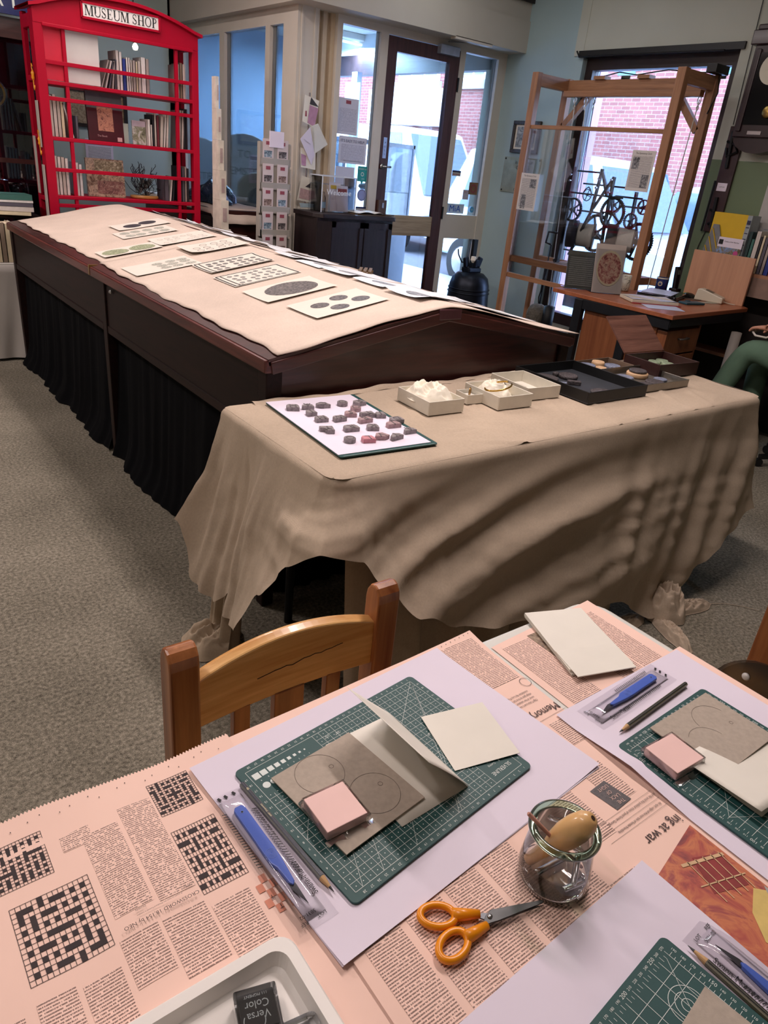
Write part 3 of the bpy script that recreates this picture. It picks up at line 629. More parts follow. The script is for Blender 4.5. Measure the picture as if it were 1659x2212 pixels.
b = MB()
for i in range(3): b.box(-.07, .07, -.03+.022*i, -.016+.022*i, .006, .014)
b.build('slat', M('brown_rack', '#6b5230', .5), t); b = MB()
for x in (-.05, .05): b.box(x-.006, x+.006, -.035, .035, -.004, .006)
b.build('batten', M('brown_rack', ''), t)
# ================================================================ DRAPED TABLE
TX0, TX1, TY0, TY1, TTZ = .845, 2.85, 1.24, 1.815, .74
t = thing('trestle_table', 'folding trestle table under a beige linen dust sheet', 'table', (0, 0, 0))
b = MB(); b.box(TX0+.05, TX1-.05, TY0+.05, TY1-.02, .70, .728); b.build('tabletop', WHITE, t, bevel=.006)
for x in (TX0+.2, TX1-.2):
    for y in (TY0+.08, TY1-.08):
        b = MB(); b.tube([(x, y, .705), (x, y, 0)], .014, 10); b.build('leg', M('dark_steel_leg', '#2a2b30', .4, metal=.6), t, smooth=True)
LINEN = linen('beige_dust_sheet', '#bdaa96', 2100, .35)
CTRL = [  # point on table rim, outward dir, hem z, hem offset
    ((.845, 1.825), (-1, .25), .40, .16), ((.845, 1.76), (-1, .05), .24, .12), ((.845, 1.68), (-1, 0), .20, .09), ((.845, 1.60), (-1, 0), .27, .08), ((.845, 1.52), (-1, 0), .25, .11),
    ((.845, 1.44), (-1, -.1), .27, .15), ((.845, 1.36), (-1, -.2), .44, .13), ((.848, 1.295), (-.95, -.3), .54, .11), ((.868, 1.260), (-.7, -.7), .60, .10), ((.91, 1.242), (-.2, -1), .57, .10), ((.95, 1.24), (0, -1), .50, .11),
    ((1.05, 1.24), (0, -1), .40, .13), ((1.2, 1.24), (0, -1), .31, .14), ((1.4, 1.24), (0, -1), .26, .14), ((1.7, 1.24), (0, -1), .21, .13), ((2.0, 1.24), (0, -1), .13, .12),
    ((2.2, 1.24), (.05, -1), .015, .13), ((2.34, 1.24), (.1, -1), .02, .12), ((2.48, 1.24), (.1, -1), .14, .12), ((2.65, 1.24), (.2, -1), .24, .11), ((2.80, 1.24), (.5, -.85), .30, .09), ((2.85, 1.30), (.95, -.3), .32, .08), ((2.85, 1.5), (1, 0), .34, .08), ((2.85, 1.815), (1, .1), .36, .06)]
def cinterp(s):
    n = len(CTRL)-1; f = min(max(s, 0), .99999)*n; i = int(f); k = f-i; k2 = k*k*(3-2*k)
    a, c = CTRL[i], CTRL[i+1]; mx = lambda p, q, w: p+(q-p)*w
    return (mx(a[0][0], c[0][0], k), mx(a[0][1], c[0][1], k), mx(a[1][0], c[1][0], k2), mx(a[1][1], c[1][1], k2), mx(a[2], c[2], k2), mx(a[3], c[3], k2))
def nz(x, y, z=0): return mnoise.noise(Vector((x, y, z)))
def folds(x, y, z, side):
    """normal displacement: swagged folds on the front, hanging pleats on the end"""
    if side == 'end': return .050*nz(y*11, z*.9, 2)+.020*nz(y*27, z*2, 7)+.006*nz(y*60, z*9, 3)
    w = (x-.9)/1.9; c = z+.50*(w-.40)**2-.26*w
    k = max(.25, 1-max(0, x-2.1)*1.2)
    d = (.055*nz(c*8.5, x*.8, 1)+.017*nz(c*19, x*1.5, 6)+.004*nz(c*46, x*5, 9))*k
    g = max(0, min(1, (x-1.7)/.5)); d += g*(.040*nz((x-z*.5)*8, z*.9, 4)+.010*nz((x-z*.5)*17, z*1.6, 8))
    return d+.003*nz(x*14+z*20, z*14-x*9, 5)
def skirt(hemk=1.0, inset=0.0, z1=None, rng=(0, 1), n=230):
    def fn(u, v):
        s = rng[0]+(rng[1]-rng[0])*u; x, y, dx, dy, hz, off = cinterp(s)
        if z1 is not None: hz = z1
        l = hypot(dx, dy); dx /= l; dy /= l
        R_ = .028
        if v < .1: o = -R_+R_*sin(v/.1*pi/2)-inset; zz = .7475-R_*(1-cos(v/.1*pi/2))
        else: w_ = (v-.1)/.9; o = off*hemk*(w_**1.12)-inset; zz = .7475-R_-(.7475-R_-hz)*w_
        k = min(1, max(0, v-.06)/.42)**1.2
        endness = max(0, min(1, (1.24+.12-y)/-.12)) if x < .9 else 0
        d = folds(x, y, zz, 'end')*endness*k*1.25+folds(x, y, zz, 'front')*(1-endness)*k
        d += .003*nz(x*40, y*40, zz*30)*k
        return (x+dx*(o+d), y+dy*(o+d), max(.006, zz+.006*sin(x*23+y*31)*v))
    return fn
b = MB(); b.grid(240, 44, skirt())
wr = random.Random(3); WR = [(wr.uniform(.9, 2.8), wr.uniform(1.25, 1.8), wr.uniform(0, pi), wr.uniform(.05, .2)) for _ in range(46)]
def top(u, v):
    x = TX0+.006+(TX1-TX0-.012)*u; y = TY0+.006+(TY1-TY0+.004)*v; ex = max(0, TX0+.06-x, x-TX1+.06); ey = max(0, TY0+.06-y); eh = hypot(ex, ey)
    if eh > .046: sx = .046/eh; x = (TX0+.06-ex*sx if x < 2 else TX1-.06+ex*sx) if ex else x; y = TY0+.06-ey*sx if ey else y
    z = .7475; dd = .06-min(.06, hypot(max(0, TX0+.06-x, x-TX1+.06), max(0, TY0+.06-y)))
    if dd < .028: z -= .028*(1-sqrt(max(0, 1-((.028-dd)/.028)**2)))
    for (wx, wy, a, l) in WR:
        dx, dy = x-wx, y-wy; p = dx*cos(a)+dy*sin(a); q_ = -dx*sin(a)+dy*cos(a)
        if abs(p) < l and abs(q_) < .03 and x > 1.35: z += .0035*math.exp(-(q_/.007)**2)*(1-(p/l)**2)
    if x > 2.3: z += 0*(x) if y < 1.3 else .004*sin(x*40+y*17)*(x-2.3)
    return (x, y, z)
b.grid(170, 60, top)
cloth = tagged(b, 'dust_sheet', LINEN, 'beige linen dust sheet draped over the trestle table', 'cloth', smooth=True)
b = MB()
def ruck(u, v):
    x = TX0+.1+(TX1-TX0-.3)*u; h = .012*(.5+.5*sin(x*9+1))*(1-abs(2*v-1)**2)
    return (x, 1.80+.035*v+.008*sin(x*14), .748+h+.002*sin(x*50))
b.grid(120, 6, ruck); b.build('back_fold', LINEN, cloth, smooth=True)
UL = linen('grey_beige_underlay', '#b3a08a', 2100, .3)
def under(p0, p1, z0, z1, amp, k, out):
    def fn(u, v):
        x = p0[0]+(p1[0]-p0[0])*u; y = p0[1]+(p1[1]-p0[1])*u; w = amp*sin(u*k)*(.3+v)+amp*.5*sin(u*k*2.3+1)*v
        return (x+out[0]*(w+.06*v), y+out[1]*(w+.06*v), z0+(z1-z0)*v)
    return fn
b = MB(); b.grid(90, 12, under((.90, 1.255), (2.1, 1.262), .70, .012, .024, 42, (0, -1))); b.grid(40, 12, under((.86, 1.79), (.868, 1.63), .70, .012, .02, 14, (-1, 0)))
und = tagged(b, 'under_sheet', UL, 'second beige dust sheet hanging to the floor beneath the upper one', 'cloth', smooth=True)
def crumple(cx_, cy, rx, ry, h, seed, rz=0, n=56):
    """a low heap of cloth: ridged noise over an oval footprint"""
    q = MB()
    def fn(u, v):
        a = 2*pi*u; r = v; px, py = r*cos(a), r*sin(a); e = 1+.22*nz(cos(a)*1.7, sin(a)*1.7, seed)
        f = 1-abs(nz(px*2.2+seed, py*2.2, seed))*1.6; g_ = 1-abs(nz(px*5, py*5+seed, 3))*1.5
        z = h*(1-r**3)*(.35+.45*max(0, f)+.25*max(0, g_))
        x, y = px*rx*e, py*ry*e
        return (cx_+x*cos(rz)-y*sin(rz), cy+x*sin(rz)+y*cos(rz), max(.003, z))
    q.grid(n, 26, fn, wrap=True); return q
crumple(.775, 1.745, .10, .085, .075, 2).build('bunched_hem', UL, und, smooth=True)
crumple(2.29, 1.115, .10, .085, .13, 5).build('knotted_corner', LINEN, cloth, smooth=True)
crumple(2.185, 1.0, .035, .10, .05, 8, -.35).build('knot_tail', LINEN, cloth, smooth=True)
crumple(2.40, 1.08, .12, .035, .045, 11, -.25).build('knot_tail', LINEN, cloth, smooth=True)
crumple(2.08, 1.14, .13, .04, .035, 14).build('hem_fold', LINEN, cloth, smooth=True)
b = MB(); b.tube([(2.50, 1.065, .004), (2.58, 1.03, .003), (2.63, .98, .003), (2.66, .93, .003)], .0012, 5); b.build('loose_thread', LINEN, cloth)
# ---- things on the dust sheet
Z2 = .7495
MATG = M('green_cutting_mat', '#1b4a49', .55, var=.05, bump=.05, bscale=900)
def matlines(q, w, h, step, lw, z, x0=0, y0=0):
    n = int(round(w/step))
    for i in range(n+1): q.line((x0-w/2+i*step, y0-h/2), (x0-w/2+i*step, y0+h/2), lw, z=z)
    n = int(round(h/step))
    for i in range(n+1): q.line((x0-w/2, y0-h/2+i*step), (x0+w/2, y0-h/2+i*step), lw, z=z)
t = thing('cutting_mat', 'large green cutting mat under white paper on the linen covered table', 'cutting mat', (1.108, 1.565, Z2+.003), radians(-4))
q = MB(); q.prism(rrect(.30, .45, .008), 0, .003); q.build('mat', MATG, t)
q = MB(); q.line((-.14, -.222), (.14, -.222), .0008, z=.0032); q.build('printed_lines', WINK, t)
q = MB(); q.box(-.149, .135, -.212, .222, .0034, .0042); tagged(q, 'paper_sheet', PAPER, 'white paper sheet under the carved lino letters', 'paper', loc=(1.108, 1.565, Z2+.003), rz=radians(-4))
LINO = M('inked_grey_lino', '#8d8486', .6, var=.35, scale=120, bump=.5, bscale=400); LINOP = M('pink_grey_lino', '#a88c8e', .6, var=.25, scale=120, bump=.4, bscale=400); LINOK = M('pink_lino', '#c98790', .6, var=.1, scale=120)
LETTERS = [(1.014, 1.709, 'H'), (1.058, 1.702, 'A'), (1.108, 1.697, 'C'), (1.173, 1.692, 'O'), (1.224, 1.679, 'E'), (1.184, 1.638, 'O'), (1.038, 1.649, 'I'), (1.038, 1.595, 'M'), (1.088, 1.58, 'W'), (1.141, 1.602, 'S'), (1.187, 1.58, 'T'), (1.219, 1.564, 'I'),
    (1.15, 1.544, 'B'), (1.236, 1.511, 'D'), (1.203, 1.482, 'J'), (1.008, 1.515, 'T'), (1.074, 1.501, 'R'), (1.135, 1.485, 'K'), (1.215, 1.426, 'A'), (1.022, 1.429, 'O'), (1.069, 1.413, 'L'), (1.113, 1.417, 'V'), (1.15, 1.402, 'Y')]
WHERE = ['at the far left corner', 'second in the farthest row', 'shaped like a C in the farthest row', 'round, fourth in the farthest row', 'at the far right corner of the paper', 'round, just below the far right corner', 'small, below the first two', 'wide, left in the middle', 'wide and notched, centre left', 'rounded, in the centre', 'second from right in the middle row', 'narrow, right in the middle row',
    'pinkish, below the centre', 'small, on the right edge', 'pinkish, next to the right edge', 'stepped, left in the lower rows', 'long and dark, below the centre', 'square, lower centre', 'small triangular, at the lower right edge', 'round dark, at the lower left', 'bright pink, in the nearest row', 'large wedge, in the nearest row', 'wedge, last in the nearest row']
SHP = {'C': 6, 'O': 12, 'D': 7, 'A': 3, 'V': 5, 'Y': 5}
for i, (x, y, ch) in enumerate(LETTERS):
    r = random.Random(i+40); lx, ly = r.uniform(.032, .042), r.uniform(.023, .030)
    if ch in 'I': lx = .028
    if ch == 'O':
        lx = ly = .032; p = [(lx/2*cos(2*pi*k/14), ly/2*sin(2*pi*k/14)) for k in range(14)]
    elif ch in 'AY': p = [(-lx*.5, -ly*.5), (lx*.5, -ly*.5), (lx*.45, ly*.1), (lx*.05, ly*.5), (-lx*.45, 0)]
    elif ch == 'V': p = [(-lx*.6, -ly*.1), (lx*.1, -ly*.6), (lx*.6, -ly*.4), (lx*.4, ly*.5), (-lx*.1, ly*.6)]
    elif ch == 'T': p = [(-lx*.6, 0), (-lx*.2, -ly*.1), (-lx*.1, -ly*.6), (lx*.5, -ly*.6), (lx*.5, ly*.5), (-lx*.6, ly*.5)]
    elif ch == 'C': p = [(-lx*.5, -ly*.3), (0, -ly*.5), (lx*.55, -ly*.4), (lx*.4, -ly*.05), (lx*.3, ly*.5), (-lx*.3, ly*.5), (-lx*.55, ly*.15)]
    else: p = [(-lx*.5, -ly*.5), (lx*.5, -ly*.5), (lx*.5, ly*.1), (lx*.4, ly*.5), (-lx*.35, ly*.5), (-lx*.5, ly*.2)]
    mt = LINOK if i == 20 else (LINOP if i in (12, 14, 5, 9, 21) else LINO)
    t = thing('lino_letter', 'carved %s lino letter block %s' % ('pink' if mt is LINOK else 'grey', WHERE[i]), 'lino block', (x, y, Z2+.0076), radians(r.uniform(-25, 10)), 'carved lino letters on the white paper')
    q = MB(); q.prism(p, 0, .011); q.prism([(a*.9, c*.9) for a, c in p], .011, .012); q.build('block', mt, t, bevel=.0008)
    q = MB(); q.text(ch, .034, frame((0, 0, .0125), pi), .95); q.build('raised_letter', M('dark_inked_lino', '#5c5557', .5, var=.3, scale=200), t, solid=.0012)
CARDB = M('white_cardboard', '#e2dccf', .7, var=.04, scale=30)
def tray(name, label, cat, loc, rz, w, d, h, th, mat, group=None, mat2=None, rim=0):
    t = thing(name, label, cat, loc, rz, group); q = MB(); q.box(-w/2, w/2, -d/2, d/2, 0, th); q.build('base', mat2 or mat, t)
    for (x0, x1, y0, y1) in ((-w/2, w/2, -d/2, -d/2+th), (-w/2, w/2, d/2-th, d/2), (-w/2, -w/2+th, -d/2+th, d/2-th), (w/2-th, w/2, -d/2+th, d/2-th)):
        q = MB(); q.box(x0, x1, y0, y1, th*.5, h); q.build('side', mat, t, bevel=.0012)
    return t
def tissue(loc, w, d, h, label, seed):
    q = crumple(0, 0, w*.56, d*.56, h, seed, 0, 48)
    return tagged(q, 'tissue_paper', M('tissue', '#f3ead8', .8, var=.05), label, 'tissue paper', loc=loc, smooth=True)
tray('cardboard_box', 'white cardboard box overflowing with tissue nearest the lino letters', 'box', (1.445, 1.61, Z2+.002), radians(-3), .135, .165, .042, .003, CARDB, 'small white boxes on the linen')
tissue((1.445, 1.615, Z2+.022), .125, .15, .055, 'crumpled cream tissue in the leftmost white box', 2)
tray('ring_box', 'tiny white box holding a ring', 'box', (1.605, 1.605, Z2+.002), radians(-5), .062, .062, .03, .0025, CARDB, 'small white boxes on the linen')
q = MB(); q.tube([(.012*cos(a), 0, .012+.012*sin(a)) for a in [2*pi*i/20 for i in range(20)]], .0022, 8, closed=True); rg = tagged(q, 'finger_ring', M('dull_gold', '#b08a58', .3, metal=1), 'gold ring standing in the tiny box', 'ring', loc=(1.605, 1.605, Z2+.021), rz=.6, smooth=True)
q = MB(); q.cbox((0, 0, .010), (.05, .05, .012)); q.build('foam', M('white_foam', '#d9d4ca', .9), None, bevel=.003, loc=(1.605, 1.605, Z2+.0045)); tag(bpy.data.objects['foam'], 'white foam insert in the tiny ring box', 'foam')
tray('cardboard_box', 'white cardboard box holding a gold bangle', 'box', (1.705, 1.575, Z2+.002), radians(-3), .145, .17, .042, .003, CARDB, 'small white boxes on the linen')
tissue((1.712, 1.60, Z2+.012), .12, .1, .05, 'white tissue under the gold bangle', 5)
q = MB(); q.tube([(.042*cos(a), .042*sin(a), .012*cos(a+.5)) for a in [2*pi*i/36 for i in range(33)]], .003, 8); tagged(q, 'bangle', M('gold', '#c9a053', .22, metal=1, var=.05), 'open gold bangle lying in a white box', 'bangle', loc=(1.70, 1.575, Z2+.05), smooth=True)
bx = tray('cardboard_box', 'empty white cardboard box beside the black tray', 'box', (1.885, 1.625, Z2+.002), radians(-4), .15, .19, .042, .003, CARDB, 'small white boxes on the linen')
q = MB(); q.box(-.03, .03, .02, .07, .003, .006); q.build('card_insert', M('box_card_insert', '#bdb5a4', .8), bx)
tray('black_tray', 'large shallow black tray holding dark seals', 'tray', (2.15, 1.60, Z2+.002), radians(-1), .32, .35, .04, .005, M('black_card_tray', '#0f0f11', .5, var=.1), None, M('slate_tray_floor', '#33363c', .5))
tray('metal_tin', 'shallow metal tin of clay seals in front of the cigar box', 'tin', (2.475, 1.555, Z2+.002), radians(-2), .27, .22, .028, .003, M('tin_metal', '#8d8880', .35, metal=.8), 'seal trays', M('tin_floor', '#7a736c', .45, metal=.6))
tray('brown_tray', 'brown tray of clay seals behind the black tray', 'tray', (2.45, 1.735, Z2+.002), 0, .25, .13, .026, .003, M('brown_card', '#6f5c4d', .6), 'seal trays')
SD = M('dark_clay_seal', '#4a4345', .6, var=.4, scale=90, bump=1, bscale=200, dist=.004); SB = M('blue_grey_clay_seal', '#7a8094', .5, var=.35, scale=90, bump=1, bscale=200, dist=.004); SO = M('pale_wood_disc', '#cda882', .6, var=.1); SGR = M('verdigris_seal', '#8b9a80', .6, var=.3, scale=90, bump=.8, bscale=200, dist=.003)
def seal(x, y, z, r, h, mt, label, grp='clay seals in trays', ey=1.0):
    t = thing('clay_seal', label, 'seal', (x, y, z), random.random()*3, grp)
    q = MB(); q.lathe([(r*.94, 0), (r, h*.3), (r, h*.75), (r*.92, h), (r*.8, h*.9), (r*.4, h*1.05), (.001, h*1.1)], 22); q.build('disc', mt, t, smooth=True)
    q = MB(); q.ring(r*.78, r*.88, frame((0, 0, h*.93)), 22); q.build('beaded_rim', mt, t, solid=.001)
    return t
zt = Z2+.0075
seal(2.075, 1.70, zt, .05, .008, SD, 'large dark seal at the back left of the black tray'); seal(2.15, 1.715, zt, .012, .014, SD, 'tiny dark seal at the back of the black tray'); seal(2.175, 1.675, zt, .036, .014, SD, 'thick dark seal at the back centre of the black tray')
seal(2.14, 1.48, zt, .048, .008, SD, 'large dark seal at the front of the black tray')
q = MB(); q.prism(rrect(.05, .022, .006), 0, .014); tagged(q, 'seal_matrix', SD, 'small bar shaped seal in the middle of the black tray', 'seal', loc=(2.125, 1.605, zt), rz=-.7, bevel=.002)
q = MB(); q.prism([(-.02, 0), (.02, -.012), (.024, .006), (0, .018)], 0, .003); tagged(q, 'broken_fragment', SB, 'flat grey fragment beside the large seal in the black tray', 'fragment', loc=(2.095, 1.625, zt))
zt = Z2+.0055
q = MB(); q.lathe([(.04, 0), (.042, .003), (.042, .015), (.04, .018)], 24); tagged(q, 'wooden_disc', SO, 'pale wooden disc in the metal tin', 'disc', loc=(2.50, 1.60, zt), smooth=True)
seal(2.50, 1.60, zt+.0185, .034, .010, SD, 'dark seal resting on the wooden disc in the metal tin'); seal(2.42, 1.60, zt, .036, .009, SB, 'blue grey seal at the left of the metal tin')
seal(2.48, 1.505, zt, .036, .012, SD, 'thick dark seal at the front of the metal tin'); seal(2.415, 1.50, zt, .03, .008, SD, 'small dark seal at the front left of the metal tin'); seal(2.555, 1.53, zt, .026, .008, SB, 'small seal at the right of the metal tin')
seal(2.37, 1.745, zt, .034, .022, SB, 'tall blue grey seal in the brown tray'); seal(2.40, 1.70, zt+.0, .022, .02, SO, 'pale cream disc at the front of the brown tray'); seal(2.45, 1.755, zt, .026, .026, SO, 'orange tinted disc at the back of the brown tray'); seal(2.50, 1.72, zt, .033, .016, SB, 'bright blue grey seal at the right of the brown tray')
CIG = wood('cigar_box_cedar', '#4a2a22', '#7a5346', 0, rough=.5)
cb = tray('cigar_box', 'open dark wooden cigar box of green coins', 'box', (2.72, 1.645, Z2+.002), radians(-4), .25, .18, .052, .006, M('dark_cedar', '#331a18', .45, var=.2, scale=40))
q = MB(); m = frame((-.0, .09, .054), 0, radians(-62+90+8)); q.box(-.125, .125, 0, .18, 0, .006, frame((-.01, .088, .054), 0, radians(42))); ld = q.build('lid', CIG, cb)
q = MB(); m = frame((-.01, .088, .054), 0, radians(42))
r = random.Random(4)
for i in range(16): q.ring(.010+.006*r.random(), .012+.007*r.random(), m @ Matrix.Translation((r.uniform(-.045, .03), .09+r.uniform(-.035, .035), -.0006)), 12, a0=r.random()*3, a1=3+r.random()*3)
q.build('burnt_emblem', M('burnt_brown', '#3a221c', .7), ld)
q = MB(); q.box(-.115, .115, -.08, .08, .0, .012); q.build('lining', M('cream_foam', '#d8cfba', .8), cb)
for i, (x, y) in enumerate(((-.075, -.03), (-.03, .035), (.03, .05), (.085, .05), (.06, .005), (.03, -.035), (.09, -.04))):
    seal(2.72+x, 1.645+y, Z2+.0145, .026 if i else .036, .012, SGR, 'greenish coin in the cigar box, %s' % ('large at the left', 'back left', 'back centre', 'back right corner', 'right of centre', 'front centre', 'front right corner')[i], 'green coins in the cigar box')
# ================================================================ WORK TABLE
t = thing('folding_table', 'white plastic folding table spread with pink newspaper', 'table', (0, 0, 0))
b = MB(); b.prism(rrect(1.92, .76, .05, 6, .06, .255), .70, .7365); b.build('tabletop', M('white_table_plastic', '#dcdad2', .45, var=.03, bump=.1, bscale=300), t, bevel=.008)
for x in (-.7, .82):
    for y in (-.02, .53):
        b = MB(); b.tube([(x, y, .70), (x, y, 0)], .014, 10); b.build('leg', M('grey_steel_leg', '#6b6d72', .4, metal=.6), t, smooth=True)
NEWS = '#fbd5c5'; NINK = '#6a4c44'
NEWSM = M('pink_newsprint', NEWS, .85, var=.035, scale=6)
BODY = body_text('newsprint_text', NEWS, NINK, 3.0); CLUE = body_text('clue_text', NEWS, NINK, 2.5, dens=.46)
HEAD = M('headline_ink', '#4a3a3a', .8, var=0); GRIDK = M('crossword_black', '#3a2f30', .8, var=.1, scale=60)
def paper_strip(q, x0, x1, y0, y1, zf, nx=6, ny=6):   # UV in mm, upside down (read from the far side)
    q.grid(nx, ny, lambda u, v: (x0+(x1-x0)*u, y0+(y1-y0)*v, zf(x0+(x1-x0)*u, y0+(y1-y0)*v)), lambda u, v: ((x1-(x0+(x1-x0)*u))*1000, (y1-(y0+(y1-y0)*v))*1000+x0*3000))
def newspaper(name, label, poly, zf, nx, ny, cols_, zig=0):
    """poly: four corners bl br tr tl; cols_: text blocks"""
    (ax, ay), (bx_, by), (cx_, cy), (dx_, dy) = poly
    def fn(u, v):
        x = (ax*(1-u)+bx_*u)*(1-v)+(dx_*(1-u)+cx_*u)*v; y = (ay*(1-u)+by*u)*(1-v)+(dy*(1-u)+cy*u)*v
        if zig and v > .999: y += zig*(1 if int(u*nx+.5) % 2 else -1)
        return (x, y, zf(x, y))
    t = thing(name, label, 'newspaper', (0, 0, 0), 0, 'newspapers on the work table'); q = MB(); q.grid(nx, ny, fn); q.build('page', NEWSM, t, smooth=True)
    if cols_:
        for (x0, x1, y0, y1) in cols_: q = MB(); paper_strip(q, x0, x1, y0, y1, lambda x, y: zf(x, y)+.0004); q.build('text_column', BODY, t)
    return t
def wave(base, k, seed):
    return lambda x, y: base+k*(1+sin(x*31+seed)*.55+sin(x*17-y*9+seed*2)*.45)*.5
# right hand page under the blank cards
zC = wave(.7376, .0012, 1)
nC = newspaper('newspaper', 'pink newspaper page under the cream blank cards', [(.742, .30), (1.0, .30), (1.003, .627), (.745, .612)], zC, 60, 20, [(.758, .818, .43, .600), (.873, .925, .42, .612), (.929, .978, .43, .60)])
q = MB(); q.grid(4, 4, lambda u, v: (.82+.05*u, .53+.075*v, zC(.82+.05*u, .53+.075*v)+.0005)); q.build('printed_photo', picture('landscape_print', ('#3f2f28', '#8d7763', '#b9a48c'), 60), nC)
zD = wave(.7384, .001, 2)
nD = newspaper('newspaper', 'pink newspaper page along the right table edge', [(.700, -.10), (1.032, -.10), (1.030, .455), (.95, .452)], zD, 60, 20, [])
# crossword page (left)
def zA(x, y): return .7380+.0022*(1+sin(x*34+y*6)*.6+sin(x*61-y*14)*.3)*(.4+.6*max(0, min(1, (.30-x)/.15)))+.004*max(0, y-.60)/.04*(.5+.5*sin(x*24))
txtA = [(.030, .062, .33, .435), (.067, .10, .33, .43), (.106, .142, .40, .452), (.146, .188, .385, .45), (.192, .232, .375, .44), (-.05, .02, .30, .43)]
nA = newspaper('newspaper', 'pink newspaper crossword page at the left', [(-.45, -.10), (.30, -.10), (.305, .644), (-.45, .644)], zA, 380, 26, txtA, .0016)
for (x0, x1, y0, y1) in ((.110, .147, .475, .585), (.152, .188, .470, .60), (.09, .12, .575, .60)): q = MB(); paper_strip(q, x0, x1, y0, y1, lambda x, y: zA(x, y)+.0004); q.build('clue_column', CLUE, nA)
def crossword(par, x0, y0, w, h, n, seed, zf):
    r = random.Random(seed); blk = set()
    for i in range(n):
        for j in range(n):
            if i % 2 and j % 2: blk.add((i, j)); blk.add((n-1-i, n-1-j))
    for _ in range(int(n*1.4)):
        i, j = r.randrange(n), r.randrange(n)
        for a, c in ((i, j), (n-1-i, n-1-j)):
            if (a % 2) != (c % 2): blk.add((a, c))
    cw, chh = w/n, h/n; q = MB(); k = MB()
    for (i, j) in blk:
        xa, ya = x0+i*cw, y0+j*chh; q.add([(px, py, zf(px, py)+.0006) for px, py in ((xa, ya), (xa+cw, ya), (xa+cw, ya+chh), (xa, ya+chh))], [(0, 1, 2, 3)])
    lw = .00025
    for i in range(n+1):
        for j in range(n):
            for (p0, p1) in (((x0+i*cw, y0+j*chh), (x0+i*cw, y0+(j+1)*chh)), ((x0+j*cw, y0+i*chh), (x0+(j+1)*cw, y0+i*chh))):
                d = (lw, 0) if p0[0] == p1[0] else (0, lw)
                q.add([(a, c, zf(a, c)+.0005) for a, c in ((p0[0]-d[0], p0[1]-d[1]), (p0[0]+d[0], p0[1]+d[1]), (p1[0]+d[0], p1[1]+d[1]), (p1[0]-d[0], p1[1]-d[1]))], [(0, 1, 2, 3)])
    q.build('crossword_grid', GRIDK, par)
crossword(nA, .030, .452, .072, .086, 15, 3, zA); crossword(nA, .191, .455, .049, .087, 15, 5, zA); crossword(nA, .191, .567, .048, .050, 15, 8, zA); crossword(nA, .024, .558, .052, .056, 15, 6, zA)
q = MB(); q.text('CROSSWORD 18,154 by NEO', .0058, frame((.150, .4585, zA(.15, .458)+.003), pi)); q.text('A puzzle to mark the Weekend Festival in London', .0022, frame((.150, .4655, zA(.15, .465)+.003), pi)); q.text('ACROSS', .003, frame((.182, .4715, zA(.18, .47)+.003), pi)); q.text('DOWN', .003, frame((.133, .4715, zA(.13, .47)+.003), pi))
q.build('headline', HEAD, nA)
q = MB()
for i in range(5):
    for j in range(5):
        x, y = .238+i*.0072, .398+j*.0095
        if (i+j) % 2: q.add([(a, c, zA(a, c)+.0008) for a, c in ((x, y), (x+.0072, y), (x+.0072, y+.0095), (x, y+.0095))], [(0, 1, 2, 3)])
q.build('chessboard_print', M('chess_print', '#d98d74', .8, var=.05), nA)
q = MB()
for i, (x, y) in enumerate(((.262, .404), (.247, .417), (.256, .428), (.269, .415), (.250, .404))): q.text('♟' if False else 'T', .007, frame((x, y, zA(x, y)+.0015), pi))
q.build('chess_pieces_print', HEAD, nA)
q = MB()
for i in range(18): x = .02+i*.0155+.003*sin(i*3); q.disc(.0006, .0009, frame((x, .630+.004*sin(i*2.1), zA(x, .63)+.0008)), 6)
q.build('binder_marks', HEAD, nA)
# book review page (centre)
def zB(x, y): return .7406+.0012*(1+sin(x*23+1)*.5+sin(x*11-y*17)*.5)*.5+.0045*max(0, y-.61)/.05*max(0, (x-.60)/.13)
cB = [(.292, .336, .02, .40), (.345, .391, -.02, .37), (.399, .445, -.05, .37), (.453, .499, -.05, .365), (.507, .553, .03, .26), (.555, .598, .16, .235), (.573, .620, .275, .36), (.664, .728, .535, .642), (.688, .742, .395, .44), (.655, .693, .30, .36)]
nB = newspaper('newspaper', 'pink newspaper book review page running under the white sheets and jar', [(.275, -.10), (.712, -.10), (.738, .657), (.28, .638)], zB, 90, 30, cB)
q = MB(); q.text('Memory,', .019, frame((.702, .462, zB(.70, .46)+.0012), pi+.02), .85); q.line((.66, .449), (.735, .451), .0004, z=zB(.7, .45)+.001)
for i, s in enumerate(('translation. By Lucy Popescu', 'village gets its first full English', 'novel of her adopted Polish', 'Olga Tokarczuk’s vivid first')): q.text(s, .0052, frame((.690, .505-.0068*i, zB(.69, .49)+.0012), pi), .8)
q.build('headline', HEAD, nB); q = MB(); q.text('ing at war', .0185, frame((.672, .2465, zB(.67, .25)+.0012), pi), .9); q.text('An epic, edge-of-the-seat tale of female friendship', .0052, frame((.662, .272, zB(.66, .27)+.0012), pi), .8); q.text('and life amid the political chaos of post-Soviet Georgia', .0052, frame((.664, .285, zB(.66, .285)+.0012), pi), .8)
for y in (.267, .2785, .291): q.line((.60, y), (.71, y), .0003, z=zB(.65, y)+.001)
q.ring(.0085, .0092, frame((.7265, .521, zB(.726, .52)+.0012)), 28)
q.build('headline', HEAD, nB)
q = MB(); q.text('My spies are innocent', .0075, frame((.345, .12, zB(.34, .12)+.0012), pi)); q.text('know MI6 but', .0075, frame((.36, .108, zB(.34, .11)+.0012), pi)); q.build('pull_quote', M('purple_print', '#8a6a96', .8, var=0), nB)
